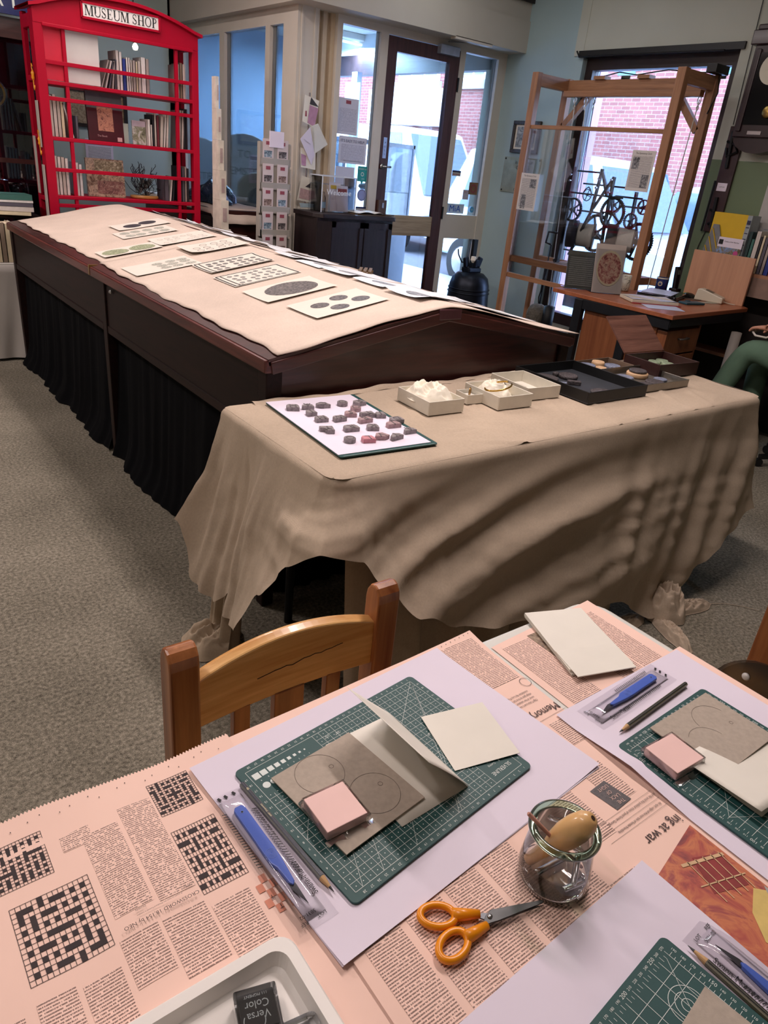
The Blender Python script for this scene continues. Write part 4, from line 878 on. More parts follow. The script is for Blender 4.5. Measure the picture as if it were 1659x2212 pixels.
q = MB(); q.grid(3, 3, lambda u, v: (.641+.030*u+.006*v, .331-.037*v+.002*u, zB(.65, .31)+.0007)); bk = q.build('book_cover_print', picture('dark_cover_print', ('#2b2628', '#5a5254', '#3b3538'), 120), nB)
q = MB()
for i, s in enumerate(('THE', 'LACK', 'OF', 'LIGHT')): q.text(s, .0072, frame((.6595+.0012*i*-1+.003, .3005+.0083*i, zB(.65, .31)+.0013), pi-.06), .9)
q.build('cover_lettering', M('pale_print', '#d9b9b0', .8, var=0), bk)
q = MB(); q.grid(8, 8, lambda u, v: (.612+.094*u, .07+.163*v-.02*(1-u)*v, zB(.612+.09*u, .1+.1*v)+.0006)); ph = q.build('colour_photo_print', picture('street_photo_print', ('#7a3f45', '#b4574b', '#cf7d56', '#a04a4c', '#d99a6a'), 18, 4), nB)
def decal(par, name, mt, P, zz): q = MB(); q.add([(x, y, zB(x, y)+zz) for x, y in P], [tuple(range(len(P)))]); return q.build(name, mt, par)
decal(ph, 'printed_shape', M('print_yellow', '#dcbf73', .8, var=.1, scale=60), [(.645, .085), (.672, .10), (.70, .135), (.69, .145), (.66, .13), (.64, .105)], .001)
decal(ph, 'printed_shape', M('print_grey_blue', '#a9a8a4', .8, var=.1, scale=60), [(.655, .075), (.685, .09), (.706, .125), (.703, .14), (.672, .10), (.648, .084)], .0012)
decal(ph, 'printed_shape', M('print_dark_red', '#8f3b3a', .8, var=.15, scale=60), [(.645, .165), (.690, .15), (.702, .19), (.665, .205)], .0009)
q = MB()
for i in range(5): q.line((.648+.011*i, .152-.002*i), (.655+.011*i, .205-.003*i), .0012, z=zB(.66, .17)+.0014)
q.line((.64, .178), (.70, .160), .0015, z=zB(.66, .17)+.0014); q.line((.645, .205), (.702, .188), .004, z=zB(.66, .17)+.0014); q.build('printed_arches', M('print_cream', '#d8b48c', .8, var=.1, scale=60), ph)
q = MB()
for i in range(7): q.disc(.0007, .001, frame((.67+.010*i, .648+.0008*i, zB(.67+.01*i, .648)+.001)), 6)
q.build('binder_marks', HEAD, nB)
# ---- white A3 sheets
def a3(loc, rz, label, w=.42, h=.297, curl=None):
    q = MB(); f = curl or (lambda u, v: 0)
    q.grid(30, 24, lambda u, v: ((u-.5)*w, (v-.5)*h, f((u-.5)*w, (v-.5)*h)))
    return tagged(q, 'white_sheet', PAPER, label, 'paper', 'white sheets under the cutting mats', loc=loc, rz=rz, smooth=True)
S1 = (.464, .483, .7430)
a3((S1[0], S1[1], S1[2]-.0006), radians(4.4), 'lower of two white sheets under the middle cutting mat', .42, .298, lambda u, v: -.0006*(u > 9))
a3(S1, radians(4.8), 'upper white sheet under the middle cutting mat', curl=lambda u, v: .003*max(0, (u-.15)/.06)**2*max(0, (-v+.05)/.2)+.0025*max(0, (-.1-v)/.05)**2*max(0, (-u-.1)/.11)+.0016*max(0, (v-.1)/.05)**2)
a3((.862, .238, .7427), radians(0.5), 'white sheet under the right cutting mat', .300, .42, lambda u, v: .010*max(0, (-u-.08)/.07)**2*max(0, 1-abs(v-.09)/.09)+.001*max(0, (v-.15)/.06)**2)
a3((.405, .076, .7430), radians(2.4), 'white sheet under the nearest cutting mat', .42, .297, lambda u, v: .003*max(0, (u-.14)/.07)**2*max(0, v/.15))
# ---- cutting mats
MATG2 = M('green_cutting_mat', ''); ZM = .7438
def mat_base(loc, rz, label):
    t = thing('cutting_mat', label, 'cutting mat', loc, rz, 'cutting mats on white sheets'); q = MB(); q.prism(rrect(.30, .22, .007), 0, .0028); q.build('mat', MATG2, t, bevel=.0004); return t
def mat_cm(loc, rz, label):
    t = mat_base(loc, rz, label); z = .0031; q = MB(); W, H = .28, .20
    for a, c in (((-W/2, -H/2), (W/2, -H/2)), ((W/2, -H/2), (W/2, H/2)), ((W/2, H/2), (-W/2, H/2)), ((-W/2, H/2), (-W/2, -H/2))): q.line(a, c, .0005, z=z)
    gx0 = -W/2+.10     # the shapes block fills the upper left, the logo block the lower right
    for i in range(1, 28):
        x = -W/2+.01*i; y1 = H/2 if i >= 10 else H/2-.045; y0 = -H/2 if i <= 23 else -H/2+.05
        q.line((x, y0), (x, y1), .0004, z=z)
    for j in range(1, 20):
        y = -H/2+.01*j; x0 = -W/2 if y < H/2-.044 else gx0; x1 = W/2 if y > -H/2+.049 else W/2-.05
        q.line((x0, y), (x1, y), .0004, z=z)
    for (ax, ay, bx_, by) in ((W/2, H/2, .07, -.03), (W/2, H/2, .025, -.10), (W/2, H/2, .01, .0), (W/2, H/2, .10, .03), (-.13, -.1, -.10, -.04), (-.10, -.10, -.04, .03), (-.05, -.1, .02, .0), (.02, -.1, .07, -.03), (-.14, -.02, -.08, .05)): q.line((ax, ay), (bx_, by), .0004, z=z)
    q.build('printed_grid', WINK, t)
    q = MB()
    for i in range(28):
        for j in range(20):
            x, y = -W/2+.005+.01*i, -H/2+.005+.01*j
            if (x < gx0 and y > H/2-.045) or (x > W/2-.05 and y < -H/2+.05): continue
            q.disc(.0007, .0007, frame((x, y, z)), 5)
    q.build('printed_dots', WINK, t)
    q = MB()
    for i in range(1, 29):
        q.text(str(i), .0042, frame((W/2-.01*(i-1)-.002, H/2+.005, z), pi)); q.text(str(i), .0042, frame((W/2-.01*(i-1)-.002, -H/2-.005, z), pi))
    for j in range(1, 20): q.text(str(j), .0042, frame((-W/2-.005, -H/2+.01*j, z), pi)); q.text(str(j), .0042, frame((W/2+.005, -H/2+.01*j, z), pi))
    q.build('ruler_numbers', WINK, t)
    q = MB()
    for i in range(9):
        x = -W/2+.008+.0105*i-.0002*i*i; s = .0092-.00088*i
        q.line((x-s/2, H/2-.012), (x+s/2, H/2-.012), s, z=z); q.disc(s*.52, s*.52, frame((x+.002, H/2-.030, z)), 16)
        q.text(str(9-i), .0032, frame((x+.001, H/2-.0205, z), pi))
    q.build('printed_shapes', WINK, t)
    q = MB(); q.text('SILVERLINE', .0085, frame((W/2-.026, -H/2+.012, z), pi), .82); q.text('A4', .012, frame((W/2-.013, -H/2+.026, z), pi)); q.text('Cutting', .0042, frame((W/2-.031, -H/2+.0235, z), pi)); q.text('Mat', .0042, frame((W/2-.031, -H/2+.029, z), pi))
    q.text('45°', .006, frame((.055, .035, z), pi)); q.text('60°', .006, frame((.085, .01, z), pi)); q.text('20°', .006, frame((-.01, .085, z), pi)); q.text('10°', .006, frame((-.025, .088, z), pi))
    q.build('lettering', WINK, t); return t
def mat_mm(loc, rz, label, flip=1):
    t = mat_base(loc, rz, label); z = .0031; q = MB(); W, H = .27, .19; th = 0 if flip > 0 else pi
    for i in range(19): x = -W/2+.015*i; q.line((x, -H/2), (x, H/2), .0005, z=z)
    for j in range(13): y = -H/2+min(.015*j, H); q.line((-W/2, y), (W/2, y), .0005, z=z)
    for i in range(0, 55): x = -W/2+.005*i; l = .0035 if i % 2 else .0055; q.line((x, H/2), (x, H/2+l), .0004, z=z); q.line((x, -H/2), (x, -H/2-l), .0004, z=z)
    for j in range(0, 39): y = -H/2+.005*j; l = .0035 if j % 2 else .0055; q.line((W/2, y), (W/2+l, y), .0004, z=z); q.line((-W/2, y), (-W/2-l, y), .0004, z=z)
    for (cx_, cy, rs) in ((.075, -.0, (.008, .015, .022, .029, .036, .043)), (.105, .06, (.006, .012, .018)), (.105, -.055, (.006, .012, .018)), (-.075, 0, (.012, .024, .036))):
        for r in rs: q.ring(r-.0003, r+.0003, frame((cx_, cy, z)), 36)
    q.line((.0, -H/2), (.13, H/2), .0004, z=z); q.line((.0, H/2), (.13, -H/2), .0004, z=z); q.line((-.12, -H/2), (0, H/2), .0004, z=z); q.line((-.12, H/2), (0, -H/2), .0004, z=z)
    q.build('printed_grid', WINK, t)
    q = MB()
    for i in range(1, 28):
        x = -W/2+.01*i; s = .0058 if i % 5 == 0 else .0038
        q.text(str(10*i), s, frame((x, H/2+.0085, z), pi/2 if False else 0)); q.text(str(10*i), s, frame((x, -H/2-.0085, z), pi))
    for j in range(1, 20):
        y = -H/2+.01*j; s = .0058 if j % 5 == 0 else .0038
        q.text(str(10*j), s, frame((W/2+.0085, y, z), -pi/2)); q.text(str(10*j), s, frame((-W/2-.0085, y, z), pi/2))
    q.build('ruler_numbers', WINK, t); return t
mat_cm((.4445, .4875, ZM), radians(6.8), 'green cutting mat in the middle of the work table, printed A4')
mat_mm((.848, .2145, ZM), radians(92), 'green cutting mat at the right of the work table')
mat_mm((.4125, .044, ZM), radians(5.5), 'green cutting mat cropped by the bottom of the picture')
ZK = ZM+.0030
# ---- folded cards, grey boards
KRAFT = M('grey_board', '#b3a597', .85, var=.07, scale=160, bump=.1, bscale=600)
def card(label, loc, rz, w, h, ang, curl=0.0, hinge=1):
    """folded greeting card: base panel, spine at +x (hinge) and a flap opened by ang"""
    t = thing('folded_card', label, 'card', loc, rz, 'blank folded cards'); q = MB(); q.grid(8, 6, lambda u, v: ((u-1)*w, (v-.5)*h, .0004+.0006*(1-u)))
    q.build('base_panel', CREAM, t, smooth=True, solid=.0006)
    def fl(u, v):
        a = ang+curl*(u-.3)*(1-.6*v); s = u*w
        return (-s*cos(a)+.003*sin(u*pi)*(1-v), (v-.5)*h, .0012+s*sin(a))
    w *= 1.07; q = MB(); q.grid(12, 10, fl); q.build('flap', CREAM, t, smooth=True, solid=.0005); return t
card('cream folded card standing half open on the middle mat', (.508, .489, ZK), radians(2.5), .105, .150, radians(45), .03)
def board(label, loc, rz, w, h, circles):
    t = thing('grey_board', label, 'board', loc, rz, 'grey boards on the mats'); q = MB(); q.box(-w/2, w/2, -h/2, h/2, 0, .0016); q.build('board', KRAFT, t)
    q = MB()
    for (x, y, r, a0, a1) in circles: q.ring(r-.00022, r+.00022, frame((x, y, .0018)), 48, a0=a0, a1=a1)
    q.build('cut_outline', M('cut_line', '#5b5048', .9, var=0), t); return t
board('grey board with two circle outlines under the pink pad on the middle mat', (.3835, .4855, ZK+.0028), radians(7.5), .122, .135, ((-.012, .037, .030, 0, 2*pi), (.020, -.026, .030, 0, 2*pi), (.006, .037, .0028, 0, 2*pi), (.034, -.020, .0028, 0, 2*pi)))
q = MB(); q.grid(8, 8, lambda u, v: ((u-.5)*.095, (v-.5)*.098, .0012+.0035*(u*.5+.5*v))); tagged(q, 'square_card', CREAM, 'square cream card resting on the right end of the middle mat', 'card', loc=(.571, .477, ZK), rz=radians(-13.5), solid=.0006)
card('cream folded card lying under the grey board on the right mat', (.9405, .243, ZK), radians(0), .152, .108, radians(1.0), .10)
board('grey board with circle outlines on the right cutting mat', (.868, .303, ZK+.004), radians(.5), .142, .105, ((.024, .012, .030, .2, 3.0), (-.022, -.012, .030, .1, 2.2), (.042, -.004, .0026, 0, 2*pi)))
board('grey board on the nearest cutting mat at the bottom edge', (.483, .045, ZK+.0004), radians(8), .13, .122, ())
# blank card stack
for i, (dx, dy, rz, w, h, l) in enumerate(((.0, .0, -19.5, .112, .158, 'lowest'), (.002, .003, -18.8, .112, .156, 'middle'), (.0, .004, -20.2, .110, .155, 'uppermost full'))):
    tt = thing('blank_card', 'cream blank card, %s of the stack by the far table edge' % l, 'card', (.8815+dx, .551+dy, .7405+.0022*i), radians(rz), 'stack of blank cards'); q = MB(); q.box(-w/2, w/2, -h/2, h/2, 0, .0006); q.build('back_leaf', CREAM, tt); q = MB(); q.box(-w/2, w/2, -h/2+.001, h/2, .0013, .0019, frame((0, 0, 0), 0, radians(0), 0)); q.build('front_leaf', CREAM, tt); q = MB(); q.tube([(-w/2, h/2, .001), (w/2, h/2, .001)], .0009, 6); q.build('folded_spine', CREAM, tt)
tt = thing('blank_card', 'short cream card with a notched edge on top of the stack', 'card', (.861, .499, .7472), radians(-18), 'stack of blank cards'); q = MB(); q.prism([(-.053, -.033), (.054, -.031), (.055, .033), (0, .029), (-.002, .032), (-.054, .031)], 0, .0008); q.build('leaf', CREAM, tt); q = MB(); q.tube([(-.053, -.033, .0), (.054, -.031, .0)], .0009, 6); q.build('folded_spine', CREAM, tt)
# pink pads in film
FILM = glass('clear_film', (.99, .99, 1, 1), .06, .08)
def pad(label, loc, rz, w=.052, h=.052, d=.014):
    t = thing('lino_pad', label, 'carving block', loc, rz, 'pink carving blocks in film'); q = MB(); q.box(-w/2, w/2, -h/2, h/2, .001, d); q.build('block', M('pink_rubber', '#f4cbc4', .6, var=.04, scale=15), t, bevel=.0008)
    r = random.Random(int(loc[0]*999))
    def wrap(u, v):
        a = 2*pi*u; k = max(abs(cos(a)), abs(sin(a))); x, y = cos(a)/k*(w/2+.0012), sin(a)/k*(h/2+.0012)
        e = .006*(abs(sin(v*pi)))**.5*(.5+.5*sin(a*5+loc[0]*40+v*4)); s = 1+(e/w if v < .92 else 0)
        return (x*s, y*s, .0004+v*(d+.0009))
    q = MB(); q.grid(40, 6, wrap, wrap=True); q.build('film_wrap', FILM, t, smooth=True)
    q = MB(); q.grid(10, 2, lambda u, v: (-w/2-.004+(w+.010)*u, -h/2-.002-.008*v, .003+.004*sin(u*9)*v)); q.build('film_seal', FILM, t, smooth=True)
    return t
pad('pink carving block in film on the middle grey board', (.349, .4605, ZK+.0046), radians(-1)); pad('pink carving block in film on the right cutting mat', (.774, .304, ZK+.0004), radians(-3), .056, .05)
# pencils
def pencil(label, a, c, mt, mt2, z):
    L = hypot(c[0]-a[0], c[1]-a[1]); rz = atan2(c[1]-a[1], c[0]-a[0]); r = .0037
    t = thing('pencil', label, 'pencil', (a[0], a[1], z+r*.9), rz, 'pencils'); hexa = [(r*cos(pi*k/3+pi/6), r*sin(pi*k/3+pi/6)) for k in range(6)]
    m = Matrix(((0, 0, 1, 0), (1, 0, 0, 0), (0, 1, 0, 0), (0, 0, 0, 1)))
    q = MB(); q.prism(hexa, 0, L-.02, m); q.build('barrel', mt, t)
    q = MB(); q.box(0, L-.021, -r*.45, r*.45, r*.88, r*.95); q.build('painted_stripe', mt2, t)
    q = MB(); q.lathe([(r*.98, L-.02), (r*.42, L-.007)], 12, m); q.build('sharpened_wood', M('cedar_cone', '#c9a071', .7, var=.1), t)
    q = MB(); q.lathe([(r*.42, L-.007), (.0003, L)], 10, m); q.build('lead', M('graphite', '#2b2b2e', .4), t); return t
GP = M('grey_green_pencil', '#6a6a66', .35, var=.05); NV = M('navy_pencil', '#141a3a', .3, var=.05); OL = M('olive_pencil', '#6e6a58', .35, var=.05)
p1 = pencil('grey and navy pencil along the left edge of the middle mat', (.283, .557), (.299, .384), GP, NV, ZM-.0002)
q = MB(); q.text('4B', .004, frame((.012, 0, .0037))); q.text('DRAWING 12500', .0028, frame((.05, 0, .0037))); q.build('gold_lettering', M('gold_foil', '#d9cfa8', .3, metal=.4, var=0), p1)
pencil('olive and black pencil above the right mat', (.937, .387), (.757, .375), OL, BLACK, ZM-.0002); pencil('dark pencil beside the nearest mat', (.568, -.035), (.563, .147), OL, BLACK, ZM-.0002)
# craft scalpels in blister packs
BLUE = M('blue_plastic', '#5578e0', .35, var=.03)
def scalpel(label, packlabel, loc, rz, z):
    """pack is 0.20 x 0.048, tool along +x with the blade at +x"""
    t = thing('blister_pack', packlabel, 'packet', (loc[0], loc[1], z), rz, 'scalpel packets'); W, H = .195, .046
    q = MB(); q.grid(20, 6, lambda u, v: ((u-.5)*W, (v-.5)*H, .0004+.0006*sin(u*9)*sin(v*5))); q.build('backing', glass('cloudy_film', (.985, .98, .99, 1), .025, .2), t, smooth=True)
    def dome(u, v):
        x, y = (u-.5)*(W-.02), (v-.5)*(H-.018); e = (1-abs(2*u-1)**8)*(1-abs(2*v-1)**6)
        return (x, y, .001+.008*e)
    q = MB(); q.grid(24, 12, dome); q.build('bubble', glass('bubble_plastic', (.99, .99, 1, 1), .05, .05), t, smooth=True)
    q = MB(); r = random.Random(3)
    for i in range(26): q.line((-.06+.0038*i, .0135), (-.0585+.0038*i+r.random()*.001, .0185), .0011, z=.0012)
    for i in range(22): q.line((-.07+.0038*i, -.0185), (-.0685+.0038*i, -.0135), .0011, z=.0012)
    q.build('small_print', INK, t, kind='stuff'); q = MB(); q.text('Swann-Morton', .0095, frame((.045, .0155, .0013), pi), .8); q.text('5031-02', .0055, frame((.082, -.004, .0013), -pi/2)); q.text('LOT', .0055, frame((.089, .008, .0013), -pi/2)); q.text('REF', .0055, frame((.089, -.012, .0013), -pi/2))
    q.build('lettering', INK, t, kind='stuff'); q = MB()
    for y in (-.012, -.004, .006): q.line((-.0935, y), (-.089, y+.002), .003, z=.0013)
    q.build('arrow_marks', INK, t, kind='stuff')
    s = thing('craft_scalpel', label, 'scalpel', (loc[0], loc[1], z+.0014), rz, 'blue craft scalpels'); hw = .0068
    out = [(-.068, -.004), (-.064, -hw), (-.02, -hw), (.0, -hw*1.05), (.016, -hw*1.0), (.024, -hw*.55), (.046, -hw*.35), (.05, 0), (.046, hw*.5), (.02, hw*.9), (.0, hw*1.05), (-.02, hw), (-.064, hw), (-.068, .004)]
    q = MB(); q.prism(out, .0, .0052); h = q.build('handle', BLUE, s, bevel=.0012)
    q = MB()
    for r_ in (.0015, .003, .0045, .006): q.ring(r_-.0004, r_+.0004, frame((.006, 0, .0054)), 20)
    q.ring(.0012, .0024, frame((-.058, 0, .0054)), 14); q.build('grip_rings', M('blue_plastic_light', '#6a88e0', .35), h, solid=.0006)
    q = MB(); q.disc(.0013, .0013, frame((-.058, 0, .00545)), 12); q.build('hanging_hole', BLACK, h)
    q = MB(); q.prism([(.044, -.0028), (.052, -.0035), (.074, .0022), (.050, .0034), (.044, .0028)], .002, .0028); q.build('blade', M('dark_blade', '#4a4a4e', .3, metal=.8), s)
    return s
scalpel('blue plastic craft scalpel left of the middle mat', 'clear scalpel packet left of the middle mat', (.2662, .461), radians(-88), .7434)
scalpel('blue plastic craft scalpel above the right mat', 'clear scalpel packet above the right mat', (.8405, .4195), radians(183.5), .7434)
scalpel('blue plastic craft scalpel at the bottom right corner', 'clear scalpel packet at the bottom right corner', (.5935, .058), radians(93), .7434)
# scissors
t = thing('scissors', 'orange handled scissors lying on the newspaper', 'scissors', (.4145, .2765, .7428), atan2(.258-.2765, .474-.4145), None)
ORG = M('orange_plastic', '#f0930f', .3, var=.02)
def loop(cx_, cy, tipx, tipy, rx, ry, ang, z0, name):
    q = MB(); n = 36; pts = [(cx_+rx*cos(a)*cos(ang)-ry*sin(a)*sin(ang), cy+rx*cos(a)*sin(ang)+ry*sin(a)*cos(ang), z0+.0045) for a in [2*pi*i/n for i in range(n)]]
    q.tube(pts, .0038, 10, closed=True); d = Vector((tipx-cx_, tipy-cy, 0)); s = Vector((cx_, cy, z0+.0045))+d.normalized()*(rx*.86)
    e = Vector((tipx, tipy, z0+.0045)); q.tube([s, s+(e-s)*.45, e], [.0068, .0058, .0042], 10)
    return q.build(name, ORG, t, smooth=True)
loop(-.050, .016, -.008, .0065, .0175, .0115, radians(-16), 0, 'handle'); loop(-.047, -.016, -.006, -.0065, .0175, .0115, radians(28), 0, 'handle')
q = MB(); q.prism([(-.012, -.0075), (-.002, -.0062), (.008, -.006), (.060, -.0012), (.0625, .0004), (.060, .0022), (.004, .0066), (-.004, .002)], .0050, .0064); q.build('upper_blade', M('black_blade', '#0d0e10', .38, var=.05), t, bevel=.0003)
q = MB(); q.prism([(-.014, .0062), (-.004, .0066), (.004, .003), (.056, -.0020), (.060, -.0022), (.004, -.0055), (-.006, .0)], .0030, .0046); q.build('lower_blade', M('blade_steel', '#45464a', .35, metal=.6), t)
q = MB(); q.lathe([(.0026, .0064), (.0026, .0072), (.0014, .008)], 14); q.build('pivot', STEEL, t, smooth=True)
# glass jar and its tools
t = thing('glass_jar', 'small tapered glass jar holding lino tools', 'jar', (.509, .277, .7425))
JG = glass('jar_glass', (.985, .99, .985, 1), .055, .01); JE = glass('green_thick_glass', (.72, .86, .76, 1), .07, .02)
q = MB(); q.lathe([(.030, .0005), (.0365, .003), (.0385, .010), (.0375, .026), (.0345, .052), (.033, .066)], 48, cap=False); q.build('wall', JG, t, smooth=True)
q = MB(); q.lathe([(.001, .001), (.030, .0006), (.0365, .003), (.0365, .006), (.030, .0075), (.001, .006)], 48, cap=False); q.build('base', JG, t, smooth=True)
q = MB(); q.tube([(.0335*cos(a), .0335*sin(a), .0705) for a in [2*pi*i/48 for i in range(48)]], .0045, 10, closed=True); q.build('rim', JE, t, smooth=True)
def along(a, c):
    a, c = Vector(a), Vector(c); d = (c-a).normalized(); return Matrix.Translation(a) @ d.to_track_quat('Z', 'Y').to_matrix().to_4x4()
t = thing('lino_cutter', 'lino cutter with a turned wooden bulb handle leaning in the glass jar', 'tool', (0, 0, 0))
m = along((.495, .300, .752), (.523, .262, .832)); BW = M('honey_beech', '#dcae74', .35, var=.12, scale=25, coat=.4)
q = MB(); q.lathe([(.0065, .0), (.007, .012), (.008, .026), (.0085, .034), (.0125, .046), (.0150, .060), (.0150, .076), (.0125, .090), (.0075, .0975), (.004, .0985)], 26, m); h = q.build('handle', BW, t, smooth=True)
q = MB(); q.lathe([(.0026, .0986), (.0026, .0992)], 12, m); q.build('socket', M('dark_hole', '#3a2415', .8), h)
q = MB(); q.lathe([(.002, -.004), (.0035, .002)], 10, m); q.build('ferrule', STEEL, t)
t = thing('brush_handle', 'thin pink wooden stick leaning in the glass jar', 'stick', (0, 0, 0)); q = MB(); q.tube([(.538, .262, .752), (.508, .283, .790), (.4755, .3005, .832)], [.0018, .0022, .0024], 10); q.build('stick', M('pink_wood', '#c08a78', .6), t, smooth=True); q = MB(); q.lathe([(.0024, 0), (.0015, .002)], 8, along((.4755, .3005, .832), (.474, .3015, .834))); q.build('end', M('pink_wood', ''), t)
for i, (a, c, l) in enumerate((((.490, .285, .7515), (.532, .281, .7515), 'grey steel nib lying across the bottom of the jar'), ((.512, .252, .7515), (.535, .268, .768), 'short steel gouge leaning at the right of the jar'), ((.50, .255, .7515), (.527, .25, .7515), 'curved steel nib at the front of the jar'))):
    q = MB(); m = along(a, c); L = (Vector(c)-Vector(a)).length; q.grid(8, 8, lambda u, v: m @ Vector((.0035*cos(pi*u+.2), .0035*sin(pi*u+.2)-.001, L*v))); tagged(q, 'gouge_nib', STEEL, l, 'tool nib', 'nibs in the jar', smooth=True, solid=.0006)
# white tray with ink pad
TRW = M('white_tray_plastic', '#f8f2ec', .4, var=.02)
t = thing('white_tray', 'white plastic tray at the bottom left', 'tray', (.062, .230, .7425)); w, h = .345, .275
rings = [(w/2, h/2, .0, .018), (w/2, h/2, .018, .018), (w/2-.002, h/2-.002, .0205, .018), (w/2-.012, h/2-.012, .0205, .014), (w/2-.016, h/2-.016, .006, .012), (w/2-.020, h/2-.020, .004, .010)]
q = MB(); n = 0; vs_ = []
for (a, c, z, r) in rings: P = rrect(2*a, 2*c, r, 6); vs_ += [(x, y, z) for x, y in P]; n = len(P)
q.add(vs_, [(i*n+j, i*n+(j+1) % n, (i+1)*n+(j+1) % n, (i+1)*n+j) for i in range(len(rings)-1) for j in range(n)]+[tuple(range((len(rings)-1)*n, len(rings)*n))]); q.build('tray', TRW, t, smooth=False)
t = thing('ink_pad', 'black ink pad in a clear case inside the white tray', 'ink pad', (.178, .3165, .7468), radians(-17))
q = MB(); q.box(-.0155, .0155, -.0155, .0155, .001, .019); q.build('pad', BLACK, t, bevel=.001)
q = MB(); q.box(-.0185, .0185, -.0185, .0185, .0, .0225); q.build('case', glass('case_plastic', (.93, .95, .98, 1), .12, .03), t, bevel=.002)
q = MB(); q.text('Versa', .0095, frame((.0, -.004, .0192), pi), .9); q.text('Color', .0095, frame((.0, .005, .0192), pi), .9); q.text('111 PIGMENT', .0034, frame((0, .0125, .0192), pi))
q.ring(.0085, .0093, frame((-.004, -.008, .0192)), 20, a0=2.6, a1=6.5); q.build('lettering', WINK, t)
q = MB(); q.prism(rrect(.034, .03, .006), 0, .012); tagged(q, 'pad_lid', glass('case_plastic', ()), 'clear lid beside the ink pad in the white tray', 'lid', loc=(.202, .283, .7468), rz=radians(-10), bevel=.002)
# ================================================================ CHAIRS
CHW = wood('warm_oak', '#c4843f', '#f6c684', 0, rough=.32, coat=.3, freq=5); CHP = wood('dark_oak', '#7a3f20', '#b87646', 2, rough=.3, coat=.3, freq=5)
def chair(label, loc, rz):
    """back plane at y=0, seat towards -y; origin on the floor"""
    t = thing('wooden_chair', label, 'chair', loc, rz, 'wooden chairs'); W = .40
    for s in (-1, 1):
        q = MB(); n = 8; x0 = s*(W/2-.02)
        prof = [(-.02, 0), (.02, 0), (.02, .75)]+[(.02*cos(a), .75+.03*sin(a)) for a in [pi*i/6 for i in range(1, 6)]]+[(-.02, .75)]
        q.prism([(y, z) for y, z in prof], -.0225, .0225, Matrix(((0, 0, 1, x0), (1, 0, 0, 0), (0, 1, 0, 0), (0, 0, 0, 1)))); q.build('back_post', CHP, t, bevel=.004)
    def rail(u, v):  # curved crest rail
        x = (u-.5)*(W-.08)
        return x
    q = MB(); n = 24; vs_ = []
    for i in range(n+1):
        x = -(W/2-.04)+(W-.08)*i/n; c = 1-(2*i/n-1)**2; zt, zb = .712+.028*c, .625+.004*c; yb = .006*c
        vs_ += [(x, -.012+yb, zb), (x, .012+yb, zb), (x, .012+yb, zt), (x, .006+yb, zt+.004), (x, -.012+yb, zt)]
    fs = [(i*5+j, i*5+(j+1) % 5, (i+1)*5+(j+1) % 5, (i+1)*5+j) for i in range(n) for j in range(5)]+[(4, 3, 2, 1, 0), tuple(n*5+j for j in range(5))]
    q.add(vs_, fs); cr = q.build('crest_rail', CHW, t, bevel=.003)
    q = MB(); r = random.Random(5); x, z = -.06, .675; pts = []
    for i in range(16): pts.append((x+.0105*i, -.0124+.006*(1-((x+.0105*i)/.17)**2), z+.0018*i*.5+r.uniform(-.002, .002)))
    q.tube(pts, .0006, 4); q.build('crack', M('crack_dark', '#24120a', .9, var=0), cr)
    for x, w in ((-.085, .028), (0, .055), (.085, .028)):
        q = MB(); q.box(x-w/2, x+w/2, -.008, .008, .47, .632); q.build('splat', CHP, t, bevel=.002)
    q = MB(); q.box(-W/2+.04, W/2-.04, -.01, .01, .44, .475); q.build('lower_rail', CHP, t)
    q = MB(); q.prism(rrect(.42, .40, .03, 4, 0, -.19), .425, .452); q.build('seat', CHW, t, bevel=.006)
    for s in (-1, 1): q = MB(); q.bar((s*.17, -.36, .43), (s*.175, -.365, 0), .036, .036, ends=.8); q.build('leg', CHP, t, bevel=.003)
    for s in (-1, 1): q = MB(); q.box(s*.17-.01, s*.17+.01, -.35, -.02, .2, .23); q.build('stretcher', CHP, t)
    return t
chair('worn oak chair tucked under the far side of the work table', (.487, .80, 0), radians(0))
chair('dark wooden chair at the right end of the work table', (1.30, .235, 0), radians(-90))
t = thing('plastic_wallet', 'smoky clear plastic wallet with a white popper by the right table edge', 'wallet', (1.105, .37, .4545), 0)
def wpoly(dz=0): return [(-.30, 0), (.055, 0), (.062, .16)]+[(-.028+.09*cos(a), .185+.09*sin(a)) for a in [pi/2*i/8 for i in range(1, 9)]]+[(-.30, .29)]
WM = Matrix(((0, 0, 1, 0), (1, 0, 0, 0), (0, 1, 0, 0), (0, 0, 0, 1)))
q = MB(); q.prism(wpoly(), -.003, -.0015, frame((0, 0, 0), 0, 0, radians(8)) @ WM); q.build('front', glass('smoky_plastic', (.50, .47, .47, 1), .10, .10), t)
q = MB(); q.prism([(y-.004, z*.985) for y, z in wpoly()], .004, .0055, frame((0, 0, 0), 0, 0, radians(8)) @ WM); q.build('back', glass('smoky_plastic', ()), t)
q = MB(); q.prism([(-.29, .004), (.02, .004), (.02, .19), (-.29, .20)], .0, .003, frame((0, 0, 0), 0, 0, radians(8)) @ WM); q.build('contents', M('grey_contents', '#544a4a', .5, var=.15, scale=12), t)
q = MB(); q.lathe([(.006, 0), (.007, .001), (.005, .003)], 18, frame((0, 0, 0), 0, 0, radians(8)) @ WM @ frame((.008, .235, -.003), 0, pi)); q.build('popper', M('white_popper', '#efe9e4', .35, var=0), t, smooth=True)
